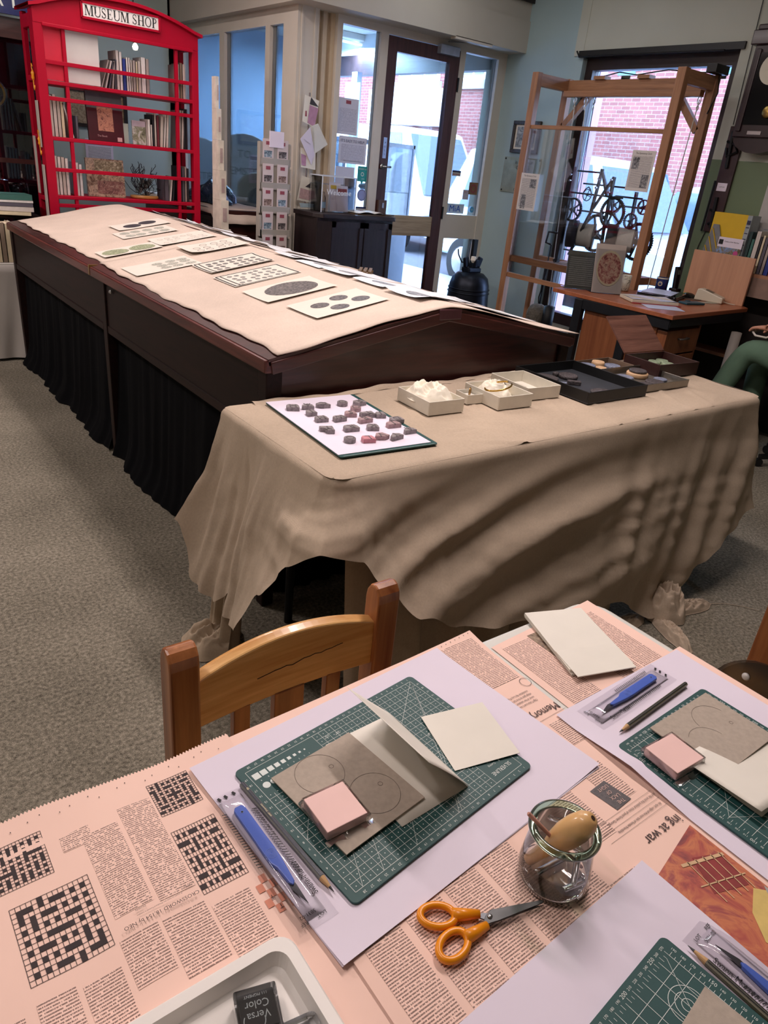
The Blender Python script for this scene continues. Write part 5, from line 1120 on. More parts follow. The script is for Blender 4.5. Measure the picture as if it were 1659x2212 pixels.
# ================================================================ RED KIOSK
KR = M('pillar_box_red', '#b00028', .5, var=.05, scale=10, bump=.04, bscale=80, spec=.2)
KX0, KX1, KY, KD = 1.30, 2.335, 5.36, .30
k = thing('phone_kiosk', 'bright red telephone kiosk shelf unit signed MUSEUM SHOP', 'kiosk', (0, 0, 0))
def kz(x): u = (x-KX0)/(KX1-KX0)*2-1; return 2.045+.105*(1-u*u)
for x0, x1 in ((KX0, KX0+.055), (KX1-.045, KX1)):
    q = MB(); q.box(x0, x1, KY, KY+.05, 0, 1.97); q.build('stile', KR, k, bevel=.002)
q = MB(); n = 20; P = [(KX0+.002, 1.97), (KX1-.002, 1.97)]+[(KX1-.002-(KX1-KX0-.004)*i/n, kz(KX1-.002-(KX1-KX0-.004)*i/n)) for i in range(n+1)]
q.prism(P, -.052, .002, frame((0, KY, 0), 0, pi/2)); q.build('pediment', KR, k)
q = MB()
for i in range(n): x0 = KX0-.02+(KX1-KX0+.04)*i/n; x1 = KX0-.02+(KX1-KX0+.04)*(i+1)/n; q.add([(x, y, kz(min(max(x, KX0), KX1))+dz) for x, y, dz in ((x0, KY-.03, 0), (x1, KY-.03, 0), (x1, KY+KD+.02, 0), (x0, KY+KD+.02, 0), (x0, KY-.03, .018), (x1, KY-.03, .018), (x1, KY+KD+.02, .018), (x0, KY+KD+.02, .018))], [(3, 2, 1, 0), (4, 5, 6, 7), (0, 1, 5, 4), (2, 3, 7, 6)])
q.build('roof', KR, k)
q = MB(); q.box(KX0+.05, KX1-.04, KY-.012, KY, 1.955, 1.975); q.build('top_moulding', KR, k, bevel=.004)
sg = MB(); sg.box(1.585, 2.065, KY-.018, KY-.004, 2.037, 2.115); s_ = sg.build('sign_board', M('sign_white', '#efeae6', .4, var=0), k, bevel=.002)
q = MB(); q.serif('MUSEUM SHOP', .0525, frame((1.825, KY-.0195, 2.077), 0, pi/2)); q.build('lettering', INK, s_)
q = MB()
for a, c in (((1.585, 2.037), (2.065, 2.037)), ((1.585, 2.115), (2.065, 2.115)), ((1.585, 2.037), (1.585, 2.115)), ((2.065, 2.037), (2.065, 2.115))): q.bar((a[0], KY-.016, a[1]), (c[0], KY-.016, c[1]), .012, .012)
q.build('sign_frame', KR, s_)
for x in (1.472, 2.183):
    q = MB(); q.box(x-.0105, x+.0105, KY+.0055, KY+.0295, 0, 1.968); q.build('glazing_bar', KR, k, bevel=.002)
for z in (1.775, 1.58, 1.178, .965):
    q = MB(); q.box(KX0+.05, KX1-.04, KY+.004, KY+.028, z-.011, z+.011); q.build('glazing_bar', KR, k, bevel=.002)
SH = (1.680, 1.370, 1.028, .62)
for z in SH:
    q = MB(); q.box(KX0+.02, KX1-.02, KY+.002, KY+KD-.01, z-.024, z-.002); q.build('shelf', KR, k, bevel=.003)
for x0, x1 in ((KX0, KX0+.03),):
    for y in (KY+.05, KY+KD-.05):
        q = MB(); q.box(x0+.002, x1, y, y+.05, 0, 2.04); q.build('side_stile', KR, k, bevel=.003)
    q = MB()
    for z in (1.97, 1.69, 1.36, 1.0, .6, .05): q.box(x0+.001, x1-.001, KY+.10, KY+KD-.05, z-.02, z+.05 if z > 1.9 else z+.01)
    q.build('side_rail', KR, k, bevel=.003)
q = MB(); q.box(KX1-.03, KX1-.002, KY+.05, KY+.09, 0, 2.04); q.box(KX1-.03, KX1-.002, KY+KD-.05, KY+KD, 0, 2.04); q.box(KX1-.029, KX1-.001, KY+.09, KY+KD-.05, 1.97, 2.04); q.box(KX1-.029, KX1-.001, KY+.09, KY+KD-.05, .0, .1); q.build('side_stile', KR, k)
q = MB(); q.box(KX0+.055, 1.462, KY+.03, KY+.038, 1.682, 1.96); q.build('red_panel', M('red_card', '#d8203f', .6, var=.03), k)
q = MB(); q.box(1.483, 1.685, KY+.034, KY+.044, 1.682, 1.965); q.build('white_panel', M('off_white_panel', '#dcd5d0', .5, var=.02), k)
for i, (y, z) in enumerate(((KY+.06, 1.64), (KY+.06, 1.28))):
    t = thing('hanging_hook', 'yellow plastic hook on the kiosk side, %s one' % ('upper', 'lower')[i], 'hook', (KX0-.012, y, z), 0, 'yellow hooks'); YM = M('yellow_plastic', '#e0941c', .35)
    q = MB(); q.tube([(0, 0, .10), (0, .012, .115), (0, .016, .10), (0, .002, .075), (0, 0, .03), (0, .0, -.01), (0, -.01, -.025), (0, -.02, -.015), (0, -.02, 0)], .0035, 8); q.build('hook', YM, t, smooth=True)
    q = MB(); q.lathe([(.003, .0), (.011, .015), (.008, .028), (.012, .04), (.004, .055)], 12, frame((0, .001, .025))); q.build('figure', YM, t, smooth=True)
for i, (y0, z0, h, l) in enumerate(((KY+.03, 1.30, .26, 'upper'), (KY+.18, 1.02, .34, 'middle'), (KY+.02, .82, .38, 'lower'))):
    q = MB(); q.box(-.004, 0, 0, .055, 0, h); tagged(q, 'price_card', M('card_grey', '#b9b0a8', .7, var=.06), 'pale card hanging on the kiosk side, %s one' % l, 'card', 'cards on the kiosk side', loc=(KX0-.006, y0, z0))
# ---- books
ORD = ['first', 'second', 'third', 'fourth', 'fifth', 'sixth', 'seventh', 'eighth', 'ninth', 'tenth', 'eleventh', 'twelfth', 'thirteenth', 'fourteenth', 'fifteenth', 'sixteenth', 'seventeenth', 'eighteenth', 'nineteenth', 'twentieth', 'twenty first', 'twenty second']
PAGES = M('book_pages', '#d8c9b0', .8, var=.08, scale=300, stretch=(1, 1, .05))
CNAME = {'#cfc4bd': 'pale', '#a79a94': 'grey', '#e4ddd8': 'white', '#2b2a30': 'black', '#6b2a34': 'maroon', '#2a3a8a': 'blue', '#8d7a6a': 'brown', '#c2b7ae': 'beige', '#3b6b62': 'green', '#d9c8a8': 'cream', '#1f3a3a': 'dark green', '#5a5560': 'dark grey'}
def book(loc, th, dp, h, col, label, lean=0, rz=0, flat=False, group=None):
    """upright book: spine faces -y, thickness along x"""
    t = thing('book', label, 'book', loc, rz, group); c = M('cover_'+col.strip('#'), col, .45, var=.08, scale=30)
    m = Matrix.Rotation(lean, 4, 'Y') if not flat else Matrix(((0, 0, 1, 0), (0, 1, 0, 0), (1, 0, 0, 0), (0, 0, 0, 1)))
    q = MB(); q.box(0, .0018, 0, dp, 0, h, m); q.box(th-.0018, th, 0, dp, 0, h, m); q.box(0, th, 0, .0018, 0, h, m); q.build('cover', c, t)
    q = MB(); q.box(.0018, th-.0018, .0018, dp-.004, .003, h-.003, m); q.build('pages', PAGES, t); return t
def row(x0, x1, z, specs, where, group, dp=.15):
    x = x0; i = 0
    for (th, h, col, lean) in specs:
        if x+th > x1: break
        book((x, KY+.05, z), th, dp, h, col, '%s %s book, %s from the left %s' % (CNAME[col], 'slim' if th < .016 else 'thick', ORD[i], where), lean, 0, False, group)
        x += th+.0015+abs(sin(lean))*h*.22; i += 1
g = 'books in the red kiosk'
row(1.69, 2.175, 1.679, [(.012, .17, '#a79a94', .32), (.012, .165, '#cfc4bd', .28), (.012, .16, '#5a5560', .22), (.014, .16, '#a79a94', .12), (.012, .17, '#5a5560', .05), (.02, .22, '#cfc4bd', 0), (.018, .215, '#e4ddd8', 0), (.022, .18, '#2a3a8a', 0), (.013, .19, '#e4ddd8', 0), (.012, .19, '#e4ddd8', 0), (.012, .18, '#c2b7ae', 0), (.02, .18, '#a79a94', 0), (.012, .175, '#d9c8a8', 0), (.02, .18, '#c2b7ae', 0), (.03, .205, '#e4ddd8', 0), (.022, .20, '#a79a94', 0)], 'on the top kiosk shelf', g)
row(2.20, 2.29, 1.679, [(.02, .2, '#a79a94', 0), (.018, .21, '#8d7a6a', 0), (.02, .205, '#cfc4bd', 0)], 'in the top right bay of the kiosk', g)
row(1.36, 1.46, 1.369, [(.022, .23, '#c2b7ae', 0), (.022, .235, '#cfc4bd', 0), (.02, .225, '#c2b7ae', 0), (.02, .22, '#d9c8a8', .0)], 'in the middle left bay of the kiosk', g)
row(1.49, 1.56, 1.369, [(.012, .2, '#e4ddd8', -.25), (.016, .13, '#5a5560', 0)], 'beside the maroon kiosk book', g)
row(1.985, 2.175, 1.369, [(.018, .16, '#e4ddd8', 0), (.012, .13, '#cfc4bd', 0), (.012, .19, '#2b2a30', 0), (.014, .2, '#c2b7ae', 0), (.018, .19, '#6b2a34', 0), (.022, .19, '#c2b7ae', .06), (.012, .2, '#e4ddd8', .08), (.016, .22, '#cfc4bd', .06)], 'at the right of the middle kiosk shelf', g)
row(2.20, 2.29, 1.369, [(.016, .24, '#a79a94', .05), (.016, .24, '#cfc4bd', .05), (.014, .25, '#2b2a30', 0), (.012, .25, '#2b2a30', 0)], 'in the middle right bay of the kiosk', g)
row(1.36, 1.46, 1.027, [(.02, .23, '#cfc4bd', 0), (.02, .225, '#e4ddd8', 0), (.022, .225, '#cfc4bd', 0), (.02, .22, '#e4ddd8', 0)], 'in the lower left bay of the kiosk', g)
row(1.49, 1.55, 1.027, [(.02, .2, '#cfc4bd', 0), (.02, .19, '#e4ddd8', 0)], 'beside the kiosk canvas', g)
row(2.09, 2.175, 1.027, [(.03, .15, '#5a5560', 0), (.014, .15, '#e4ddd8', .12), (.014, .16, '#2b2a30', .1)], 'right of the wire sculpture', g)
row(2.20, 2.29, 1.027, [(.018, .23, '#2b2a30', 0), (.018, .22, '#5a5560', 0), (.016, .23, '#a79a94', 0), (.014, .22, '#2b2a30', 0)], 'in the lower right bay of the kiosk', g)
t = thing('display_book', 'large maroon book standing face out on the middle kiosk shelf', 'book', (1.715, KY+.07, 1.3695)); tl = radians(-6)
q = MB(); q.box(-.115, .115, 0, .02, 0, .285, frame((0, 0, 0), 0, tl)); q.build('cover', M('maroon_cover', '#4a1420', .3, var=.15, scale=12, coat=.4), t)
q = MB(); q.box(-.05, .05, -.002, 0, .06, .20, frame((0, 0, 0), 0, tl)); q.build('cover_picture', picture('engraving_print', ('#5a1a24', '#c98a70', '#7a2a30'), 30), t)
q = MB(); q.box(-.115, .115, -.001, 0, .19, .285, frame((0, 0, 0), 0, tl)); q.build('cover_band', M('slate_band', '#5a5a60', .35, var=.1), t); q = MB(); q.box(.07, .10, -.0025, 0, .005, .03, frame((0, 0, 0), 0, tl)); q.text('The Book', .016, frame((-.03, -.003, .03), 0, pi/2)); q.build('emblem', M('pinkish_print', '#c9a0a0', .6, var=0), t)
t = thing('display_book', 'small landscape photo book standing on the middle kiosk shelf', 'book', (1.935, KY+.07, 1.3695)); q = MB(); q.box(-.045, .045, 0, .012, 0, .145, frame((0, 0, 0), 0, tl)); q.build('cover', picture('landscape_cover', ('#4a4638', '#8a8a72', '#c9c4c0', '#a9b0bc'), 18, 4), t); q = MB(); q.box(-.045, .045, -.001, 0, .11, .145, frame((0, 0, 0), 0, tl)); q.build('cover_band', M('lilac_band', '#b9a8b4', .5), t)
t = thing('canvas_print', 'brown painted scene on canvas standing on the lower kiosk shelf', 'picture', (1.695, KY+.075, 1.0275)); q = MB(); q.box(-.125, .125, 0, .02, 0, .235, frame((0, 0, 0), 0, tl)); q.build('canvas', picture('old_painting', ('#3a2a20', '#7a5a48', '#a08a78', '#c9a98f', '#5a3a34'), 26, 6), t)
q = MB(); q.box(-.07, .115, -.0015, 0, .14, .225, frame((0, 0, 0), 0, tl)); q.build('painted_panel', picture('old_painting2', ('#4a3a30', '#8a7a60', '#cfc0a8'), 40, 6), t); q = MB(); q.box(-.06, .115, -.0015, 0, .02, .10, frame((0, 0, 0), 0, tl)); q.build('painted_panel', picture('old_painting3', ('#4a2f2c', '#90605a', '#b8a08c'), 45, 6), t)
t = thing('wire_sculpture', 'twisted wire sculpture on an oval wooden base in the kiosk', 'sculpture', (1.97, KY+.13, 1.0275)); q = MB(); q.lathe([(.095, 0), (.10, .004), (.10, .016), (.095, .02)], 28, Matrix.Diagonal((1, .55, 1, 1))); q.build('base', M('golden_wood', '#c08a4a', .35, var=.1, coat=.4), t, smooth=True)
r = random.Random(12); q = MB()
for i in range(26):
    p = [Vector((r.uniform(-.05, .06), r.uniform(-.03, .03), .02+r.random()*.05))]
    for _ in range(5): p.append(p[-1]+Vector((r.uniform(-.04, .04), r.uniform(-.02, .02), r.uniform(-.005, .055))))
    q.tube(p, .0022, 5)
q.build('wires', M('dark_wire', '#3a3a3e', .3, metal=.9), t, smooth=True)
q = MB(); r = random.Random(5)
for i in range(9): q.cbox((r.uniform(-.04, .05), r.uniform(-.02, .02), .03+.09*r.random()), (.02, .015, .03), frame((0, 0, 0), r.random()*.3))
q.build('metal_pieces', M('dull_metal', '#7a787a', .3, metal=.9), t)
q = MB(); q.box(0, .035, 0, .02, 0, .12); tagged(q, 'leaflet_box', M('white_green_box', '#cfdcd0', .5, var=0), 'white box with a green end beside the landscape book', 'box', loc=(1.845, KY+.13, 1.3695))
# wall notice, framed picture and dark doorway seen through the kiosk
t = thing('certificate', 'dark framed certificate on the back wall seen through the kiosk', 'picture', (2.23, YB-.003, 1.60)); q = MB()
for a in ((-.26, .26, .12, .15), (-.26, .26, -.15, -.12), (-.26, -.23, -.12, .12), (.23, .26, -.12, .12)): q.box(a[0], a[1], -.03, 0, a[2], a[3])
q.build('frame', M('black_frame', '#231c1c', .4), t); q = MB(); q.box(-.23, .23, -.012, 0, -.12, .12); q.build('mount', picture('certificate_print', ('#6a5a4a', '#a9977c', '#c9b89a'), 40), t)
t = thing('wall_notice', 'white notice with a purple heading on the back wall', 'notice', (2.23, YB-.003, 1.235)); q = MB(); q.box(-.12, .12, -.004, 0, -.13, .13); q.build('sheet', PAPER, t); q = MB(); q.box(-.11, .11, -.006, -.004, .085, .115); q.build('heading', M('purple_heading', '#7a3a5c', .6, var=0), t); q = MB(); q.add([(-.1, -.005, -.1), (.1, -.005, -.1), (.1, -.005, .07), (-.1, -.005, .07)], [(0, 1, 2, 3)], None, [(0, 0), (200, 0), (200, 170), (0, 170)]); q.build('body_text', body_text('grey_notice_text', '#e4e0e6', '#6a6678', 9), t)
b = MB(); b.box(1.76, 1.84, YB-.03, YB, 0, 2.1); b.box(1.3, 1.84, YB-.03, YB, 2.02, 2.1); struct(b, 'door_2', DARKP, 'dark doorway edge on the back wall'); b = MB(); b.box(.6, 1.76, YB-.012, YB, 0, 2.02); b.build('door_leaf', M('grey_green_door', '#5a6460', .5), bpy.data.objects['door_2'])
t = thing('spotlight', 'small lit spotlight bulb above the kiosk books', 'spotlight', (2.35, 6.6, 2.05)); q = MB(); q.lathe([(.001, -.022), (.016, -.018), (.022, 0), (.016, .016), (.008, .026)], 16); q.build('bulb', emit('bulb_glow', (1, .86, .62, 1), 14), t, smooth=True); q = MB(); q.lathe([(.012, .026), (.03, .05), (.03, .09), (.02, .1)], 16); q.tube([(0, 0, .1), (0, 0, .95)], .005, 6); q.build('holder', BLACK, t)
# ---- glazed case with a motorcycle, far left, and the enamel sign over it
cs = thing('glazed_case', 'tall dark glazed museum case at the far left', 'display case', (0, 0, 0)); cx0, cx1, cy0, cy1 = -.9, 1.55, 6.15, 6.95
q = MB()
for x in (cx0, .42, cx1-.05): q.box(x, x+.05, cy0, cy0+.05, 0, 2.0)
q.box(cx0, cx1, cy0, cy0+.06, 1.93, 2.05); q.box(cx0, cx1, cy0, cy0+.05, .0, .12); q.build('frame', wood('case_mahogany', '#2a1412', '#4a2a26', 0), cs)
q = MB(); q.box(cx0, cx1, cy0+.0, cy0+.04, 1.165, 1.195); q.build('rail', M('case_rail', '#4a2623', .4), cs)
q = MB(); q.box(cx0, cx1, cy0+.05, cy1, 1.99, 2.03); q.box(cx0, cx1, cy1-.02, cy1, 0, 2.0); q.box(cx0, cx0+.02, cy0, cy1, 0, 2.0); q.box(cx1-.02, cx1, cy0+.3, cy1, 0, 2.0); q.build('carcass', M('dark_case_lining', '#1c1e22', .7), cs)
q = MB(); q.box(cx0+.05, cx1-.05, cy0+.02, cy0+.026, .12, 1.93); q.build('pane', glass('case_glass', (.92, .95, 1, 1), .08), cs)
for i, (x, z) in enumerate(((1.22, 1.60), (.55, 1.55))):
    t = thing('crest_plaque', ('round gold crest inside the glazed case', 'second gold crest deeper in the glazed case')[i], 'crest', (x, cy0+.2, z)); q = MB(); q.lathe([(.10, 0), (.10, .01), (.09, .015)], 28, frame((0, 0, 0), 0, pi/2)); q.build('disc', M('black_disc', '#1a1a1a', .5), t); q = MB(); q.ring(.075, .09, frame((0, -.017, 0), 0, pi/2), 28); q.ring(.035, .045, frame((0, -.017, 0), 0, pi/2), 20); q.text('&', .07, frame((0, -.018, 0), 0, pi/2)); q.build('gold_design', M('gold_leaf', '#b08a3a', .4, metal=.6), t)
mc = thing('motorcycle', 'black vintage motorcycle inside the glazed case', 'motorcycle', (.85, 6.6, 0)); CH = M('chrome', '#c9ccd2', .12, metal=1, var=0); BK = M('black_enamel', '#0c0d12', .15, var=.1, coat=.6)
for x in (-.62, .62):
    q = MB(); q.tube([(x+.30*cos(a), 0, .33+.30*sin(a)) for a in [2*pi*i/36 for i in range(36)]], .035, 10, closed=True); w_ = q.build('wheel', M('tyre', ''), mc, smooth=True); q = MB()
    for i in range(16): a = 2*pi*i/16; q.tube([(x, .0, .33), (x+.28*cos(a), 0, .33+.28*sin(a))], .002, 4)
    q.build('spokes', CH, w_)
q = MB(); q.tube([(-.25, 0, .82), (.0, 0, .88), (.28, 0, .84)], [.07, .12, .06], 16); q.build('tank', BK, mc, smooth=True)
q = MB(); q.tube([(.45, 0, .95), (.28, 0, .6), (-.2, 0, .35), (-.62, 0, .33)], .02, 8); q.tube([(.45, 0, .95), (-.3, 0, .78), (-.62, 0, .33)], .018, 8); q.tube([(.42, .05, 1.05), (.62, .05, .33)], .02, 8); q.tube([(.42, -.05, 1.05), (.62, -.05, .33)], .02, 8); q.build('frame', BK, mc, smooth=True)
q = MB(); q.tube([(.25, -.36, 1.06), (.38, -.2, 1.10), (.42, 0, 1.08), (.38, .2, 1.10), (.25, .36, 1.06)], .012, 8); q.tube([(.27, -.33, 1.05), (.40, -.3, 1.04)], .006, 6); q.tube([(.27, -.38, 1.07), (.12, -.42, 1.06)], .02, 8); q.build('handlebar', CH, mc, smooth=True)
q = MB(); q.lathe([(.03, -.09), (.09, -.04), (.10, .04), (.095, .05)], 20, frame((.52, 0, .96), 0, 0, pi/2)); q.build('headlamp', BK, mc, smooth=True); q = MB(); q.lathe([(.02, .05), (.1, .05), (.1, .06)], 20, frame((.52, 0, .96), 0, 0, pi/2)); q.build('lamp_rim', CH, mc)
q = MB(); q.cbox((0, 0, .5), (.26, .18, .3)); q.build('engine', M('engine_metal', '#6a6c70', .35, metal=.8), mc, bevel=.03); q = MB(); q.prism(rrect(.30, .2, .06), 0, .06, frame((-.4, 0, .80))); q.build('saddle', BLACK, mc, bevel=.02)
t = thing('enamel_sign', 'dark blue enamel sign with white letters above the glazed case', 'sign', (.7, 6.12, 2.06)); q = MB(); q.box(-1.2, .90, -.03, 0, 0, .55); q.build('plate', M('navy_enamel', '#101c5a', .25, var=.08, coat=.4), t)
q = MB(); q.text('OIS', .17, frame((.77, -.032, .225), 0, pi/2)); q.text('A I', .15, frame((.60, -.032, .085), 0, pi/2)); q.build('lettering', WINK, t)
# ---- low table with books under a white cloth, left of the cabinet
t = thing('book_table', 'low table covered with a white cloth at the far left', 'table', (0, 0, 0)); q = MB(); q.box(-.6, 1.05, 5.24, 5.75, .59, .615); q.build('tabletop', WHITE, t)
for x in (-.5, .98):
    for y in (5.3, 5.7): q = MB(); q.tube([(x, y, .59), (x, y, 0)], .018, 8); q.build('leg', BLACK, t)
def tc(u, v):
    x = -.62+1.69*u
    if v < .4: return (x, 5.76-.53*v/.4, .619+.001*sin(x*20))
    w = (v-.4)/.6; return (x, 5.228-.012*w-.010*w*sin(x*19)-.006*w*sin(x*47+w*4), .619-.60*w)
q = MB(); q.grid(110, 24, tc); q.grid(24, 16, lambda u, v: (1.07+.012*v+.006*v*sin(u*15), 5.228+.53*u, .619-.60*v)); tagged(q, 'white_tablecloth', M('white_cotton', '#b9b2ac', .9, var=.05, scale=4, bump=.2, bscale=40), 'wrinkled white cloth hanging over the low book table', 'cloth', smooth=True)
g = 'books on the far left table'
for i, (x, th, h, col) in enumerate(((.93, .03, .24, '#d9c8a8'), (.962, .028, .235, '#8d7a6a'), (.992, .034, .23, '#d9c8a8'), (1.028, .018, .235, '#c2b7ae'))):
    book((x, 5.262, .6215), th, .17, h, col, '%s upright book under the stacks, %s from the left' % (CNAME[col], ORD[i]), 0, 0, False, g)
t = thing('book_crate', 'low dark wooden crate of books beside the cabinet end', 'crate', (0, 0, 0)); q = MB(); q.box(.62, 1.26, 5.475, 5.72, .865, .885); q.build('lid', CABV, t); q = MB()
for x in (.62, 1.24): q.box(x, x+.02, 5.475, 5.72, .62 if x < 1 else .0, .865)
q.build('side', CABV, t)
for i, (dx, w, th, col) in enumerate(((0, .20, .022, '#d9c8a8'), (.01, .21, .028, '#cfc4bd'), (.02, .20, .022, '#5a5560'), (.005, .22, .014, '#e4ddd8'), (-.005, .23, .034, '#3b6b62'))):
    z = .886+sum((.022, .028, .022, .014, .034)[:i])+.001*i
    book((1.055+dx-.06, 5.455, z), th, .15, w, col, '%s book lying in the right hand stack, %s from the bottom' % (CNAME[col], ORD[i]), 0, -.12+.05*i, True, g)
for i, (w, th, col) in enumerate(((.2, .02, '#e4ddd8'), (.21, .024, '#2b2a30'), (.19, .02, '#d9c8a8'), (.2, .022, '#5a5560'), (.2, .018, '#cfc4bd'), (.19, .02, '#2a3a8a'), (.19, .016, '#e4ddd8'))):
    z = .886+sum((.02, .024, .02, .022, .018, .02, .016)[:i])+.001*i
    book((.74+.006*(i % 3), 5.46, z), th, .15, w, col, '%s book lying in the left hand stack, %s from the bottom' % (CNAME[col], ORD[i]), 0, .03*(i % 2), True, g)
# ---- stepped white leaflet rack against the kiosk, and the two column stand
t = thing('leaflet_rack', 'white stepped leaflet rack seen edge on beside the kiosk', 'rack', (2.385, 5.10, 0))
for i in range(7):
    q = MB(); z0 = .50+.19*i; q.box(.0, .075-.0085*i, -.02+.02*i, .16, z0+.001, z0+.19); q.build('step', M('cream_rack', '#d8cfc2', .6), t)
    q = MB(); q.box(.012, .004+.05-.006*i, -.024+.02*i, -.02+.02*i, z0+.05, z0+.14); q.build('leaflet_edge', M('mauve_leaflet', '#b09a98', .6), t)
q = MB(); q.box(-.0, .08, -.02, .18, 0, .5); q.build('base', M('cream_rack', ''), t)
t = thing('leaflet_stand', 'tall grey two column stand of museum leaflets', 'stand', (2.61, 4.93, 0)); GS = M('grey_stand', '#a9a29a', .5, var=.03)
q = MB(); q.box(0, .24, .05, .09, .1, 1.47); q.build('back_board', GS, t); q = MB(); q.box(-.02, .26, -.08, .2, 0, .02); q.box(.1, .14, .04, .1, .02, .12); q.build('foot', GS, t)
q = MB(); q.box(.07, .18, .04, .048, 1.44, 1.54); q.build('header_card', PAPER, t)
for rr in range(8):
    z0 = .24+.155*rr; y0 = -.03+.0105*rr
    q = MB(); q.box(.002-.003*(7-rr), .238, y0, y0+.05, z0, z0+.045); q.box(-.002-.003*(7-rr), .004, y0, .05, z0, z0+.14); q.box(.236, .242, y0, .05, z0, z0+.14); q.build('pocket', GS, t)
    for cc in range(2):
        x0 = .02+.115*cc-.003*(7-rr); lf = thing('leaflet', 'museum leaflet in the grey stand, %s column, %s row from the top' % (('left', 'right')[cc], ORD[7-rr]), 'leaflet', (2.61+x0, 4.93+y0+.0035, z0+.05), 0, 'leaflets in the grey stand')
        q = MB(); q.box(0, .085, 0, .004, -.04, .115); q.build('paper', M('pale_leaflet', '#d8c8c6', .6, var=.03), lf)
        q = MB(); q.box(.025, .06, -.0015, 0, .078, .100); q.build('red_logo', M('dull_red_print', '#9a4a58', .6, var=0), lf)
        q = MB(); q.box(.012, .073, -.0015, 0, -.0, .042); q.build('photo', picture('leaflet_photo_%d' % ((rr*2+cc) % 3), (('#2a2628', '#6a6264', '#c9c0bc'), ('#4a3a3a', '#9a8078', '#d0c0b8'), ('#2f3a4a', '#8aa0b0', '#d8d8dc'))[(rr*2+cc) % 3], 50, 4), lf)
# ---- side case along the lobby glass, with cloth and a crumpled blue bag
t = thing('side_case', 'dark wooden side case along the lobby glazing', 'cabinet', (0, 0, 0)); q = MB(); q.box(2.50, 2.985, 5.42, 6.95, 0, .985); q.build('body', CABW, t, bevel=.005); q = MB(); q.box(2.48, 2.99, 5.40, 6.97, .90, .93); q.build('moulding', CABW, t, bevel=.004)
def sc(u, v):
    x = 2.46+.525*u; y = 5.36+1.58*v; z = .990
    if u < .1: z -= (.1-u)*.35
    if v < .06: z -= (.06-v)*1.6
    return (x, y, z+.0015*sin(x*40+y*23))
q = MB(); q.grid(24, 50, sc); tagged(q, 'cover_cloth', COVER, 'cream cloth over the side case by the lobby glass', 'cloth', 'cloths over the cabinet', smooth=True, solid=.003)
def bagf(u, v):
    a = 2*pi*u; r_ = (.16+.035*sin(3*a+1)+.02*sin(7*a+4*v))*sin(min(1, v*1.15)*pi*.5 if v < .87 else pi*.5)**.6
    h = .15*(1-v)**.7*(1+.35*sin(5*a+6*v)+.3*sin(2*a))
    return (r_*1.0*cos(a), r_*1.7*sin(a), max(.002, h*.8))
q = MB(); q.grid(60, 20, bagf, wrap=True); tagged(q, 'crumpled_bag', M('navy_nylon', '#22344f', .3, var=.35, scale=9, bump=.9, bscale=18, dist=.03), 'crumpled navy blue bag on the side case', 'bag', loc=(2.74, 6.05, .995), smooth=True)
# ================================================================ ENTRANCE CORNER
DK = wood('near_black_oak', '#1c1416', '#2f2325', 2, rough=.45)
cu = thing('dark_cupboard', 'black oak cupboard with panelled doors in front of the entrance', 'cupboard', (2.975, 4.76, 0)); W_, H_, D_ = .69, 1.045, .34
q = MB(); q.box(0, W_, .02, D_, .0, H_-.03); q.build('carcass', DK, cu, bevel=.003)
q = MB(); q.prism([(-.015, .06), (.03, -.012), (W_-.0, -.012), (W_+.012, .02), (W_+.012, D_), (-.015, D_)], H_-.03, H_); q.build('top', DK, cu, bevel=.003)
for i, (x0, x1) in enumerate(((.12, .405), (.415, .675))):
    d = MB(); d.box(x0, x0+.035, 0, .02, .05, H_-.05); d.box(x1-.035, x1, 0, .02, .05, H_-.05); d.box(x0, x1, 0, .02, H_-.09, H_-.05); d.box(x0, x1, 0, .02, .05, .1); dd = d.build('door', DK, cu)
    q = MB(); q.box(x0+.035, x1-.035, .008, .02, .1, H_-.09); q.build('panel', DK, dd)
    if i: q = MB(); q.lathe([(.007, 0), (.009, .008), (.004, .014)], 12, frame((x0+.02, 0, .66), 0, pi/2)); q.build('knob', STEEL, dd, smooth=True)
q = MB(); q.add([(0, .02, .05), (.115, -.005, .05), (.115, -.005, H_-.05), (0, .02, H_-.05)], [(0, 1, 2, 3)]); q.build('canted_side', DK, cu)
ZC_ = H_+.001
ab = thing('acrylic_box', 'clear acrylic donation box on the black cupboard', 'box', (3.08, 4.90, ZC_)); w, d_, h = .30, .17, .245
q = MB()
for a in ((0, w, 0, .004), (0, w, d_-.004, d_), (0, .004, 0, d_), (w-.004, w, 0, d_)): q.box(a[0], a[1], a[2], a[3], 0, h)
q.build('walls', ACRYL, ab); q = MB(); q.box(0, w, 0, d_, 0, .004); q.build('base', ACRYL, ab)
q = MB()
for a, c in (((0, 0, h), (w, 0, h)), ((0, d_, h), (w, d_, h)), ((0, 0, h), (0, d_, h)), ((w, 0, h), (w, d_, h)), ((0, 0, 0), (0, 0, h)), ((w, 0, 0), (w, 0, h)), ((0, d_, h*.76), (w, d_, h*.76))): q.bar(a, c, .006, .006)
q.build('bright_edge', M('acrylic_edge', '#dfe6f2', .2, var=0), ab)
q = MB(); q.text('Welcome', .055, frame((w*.5, -.002, h*.56), 0, pi/2)); q.build('lettering', M('frosted_white', '#f2f4f8', .5, var=0), ab)
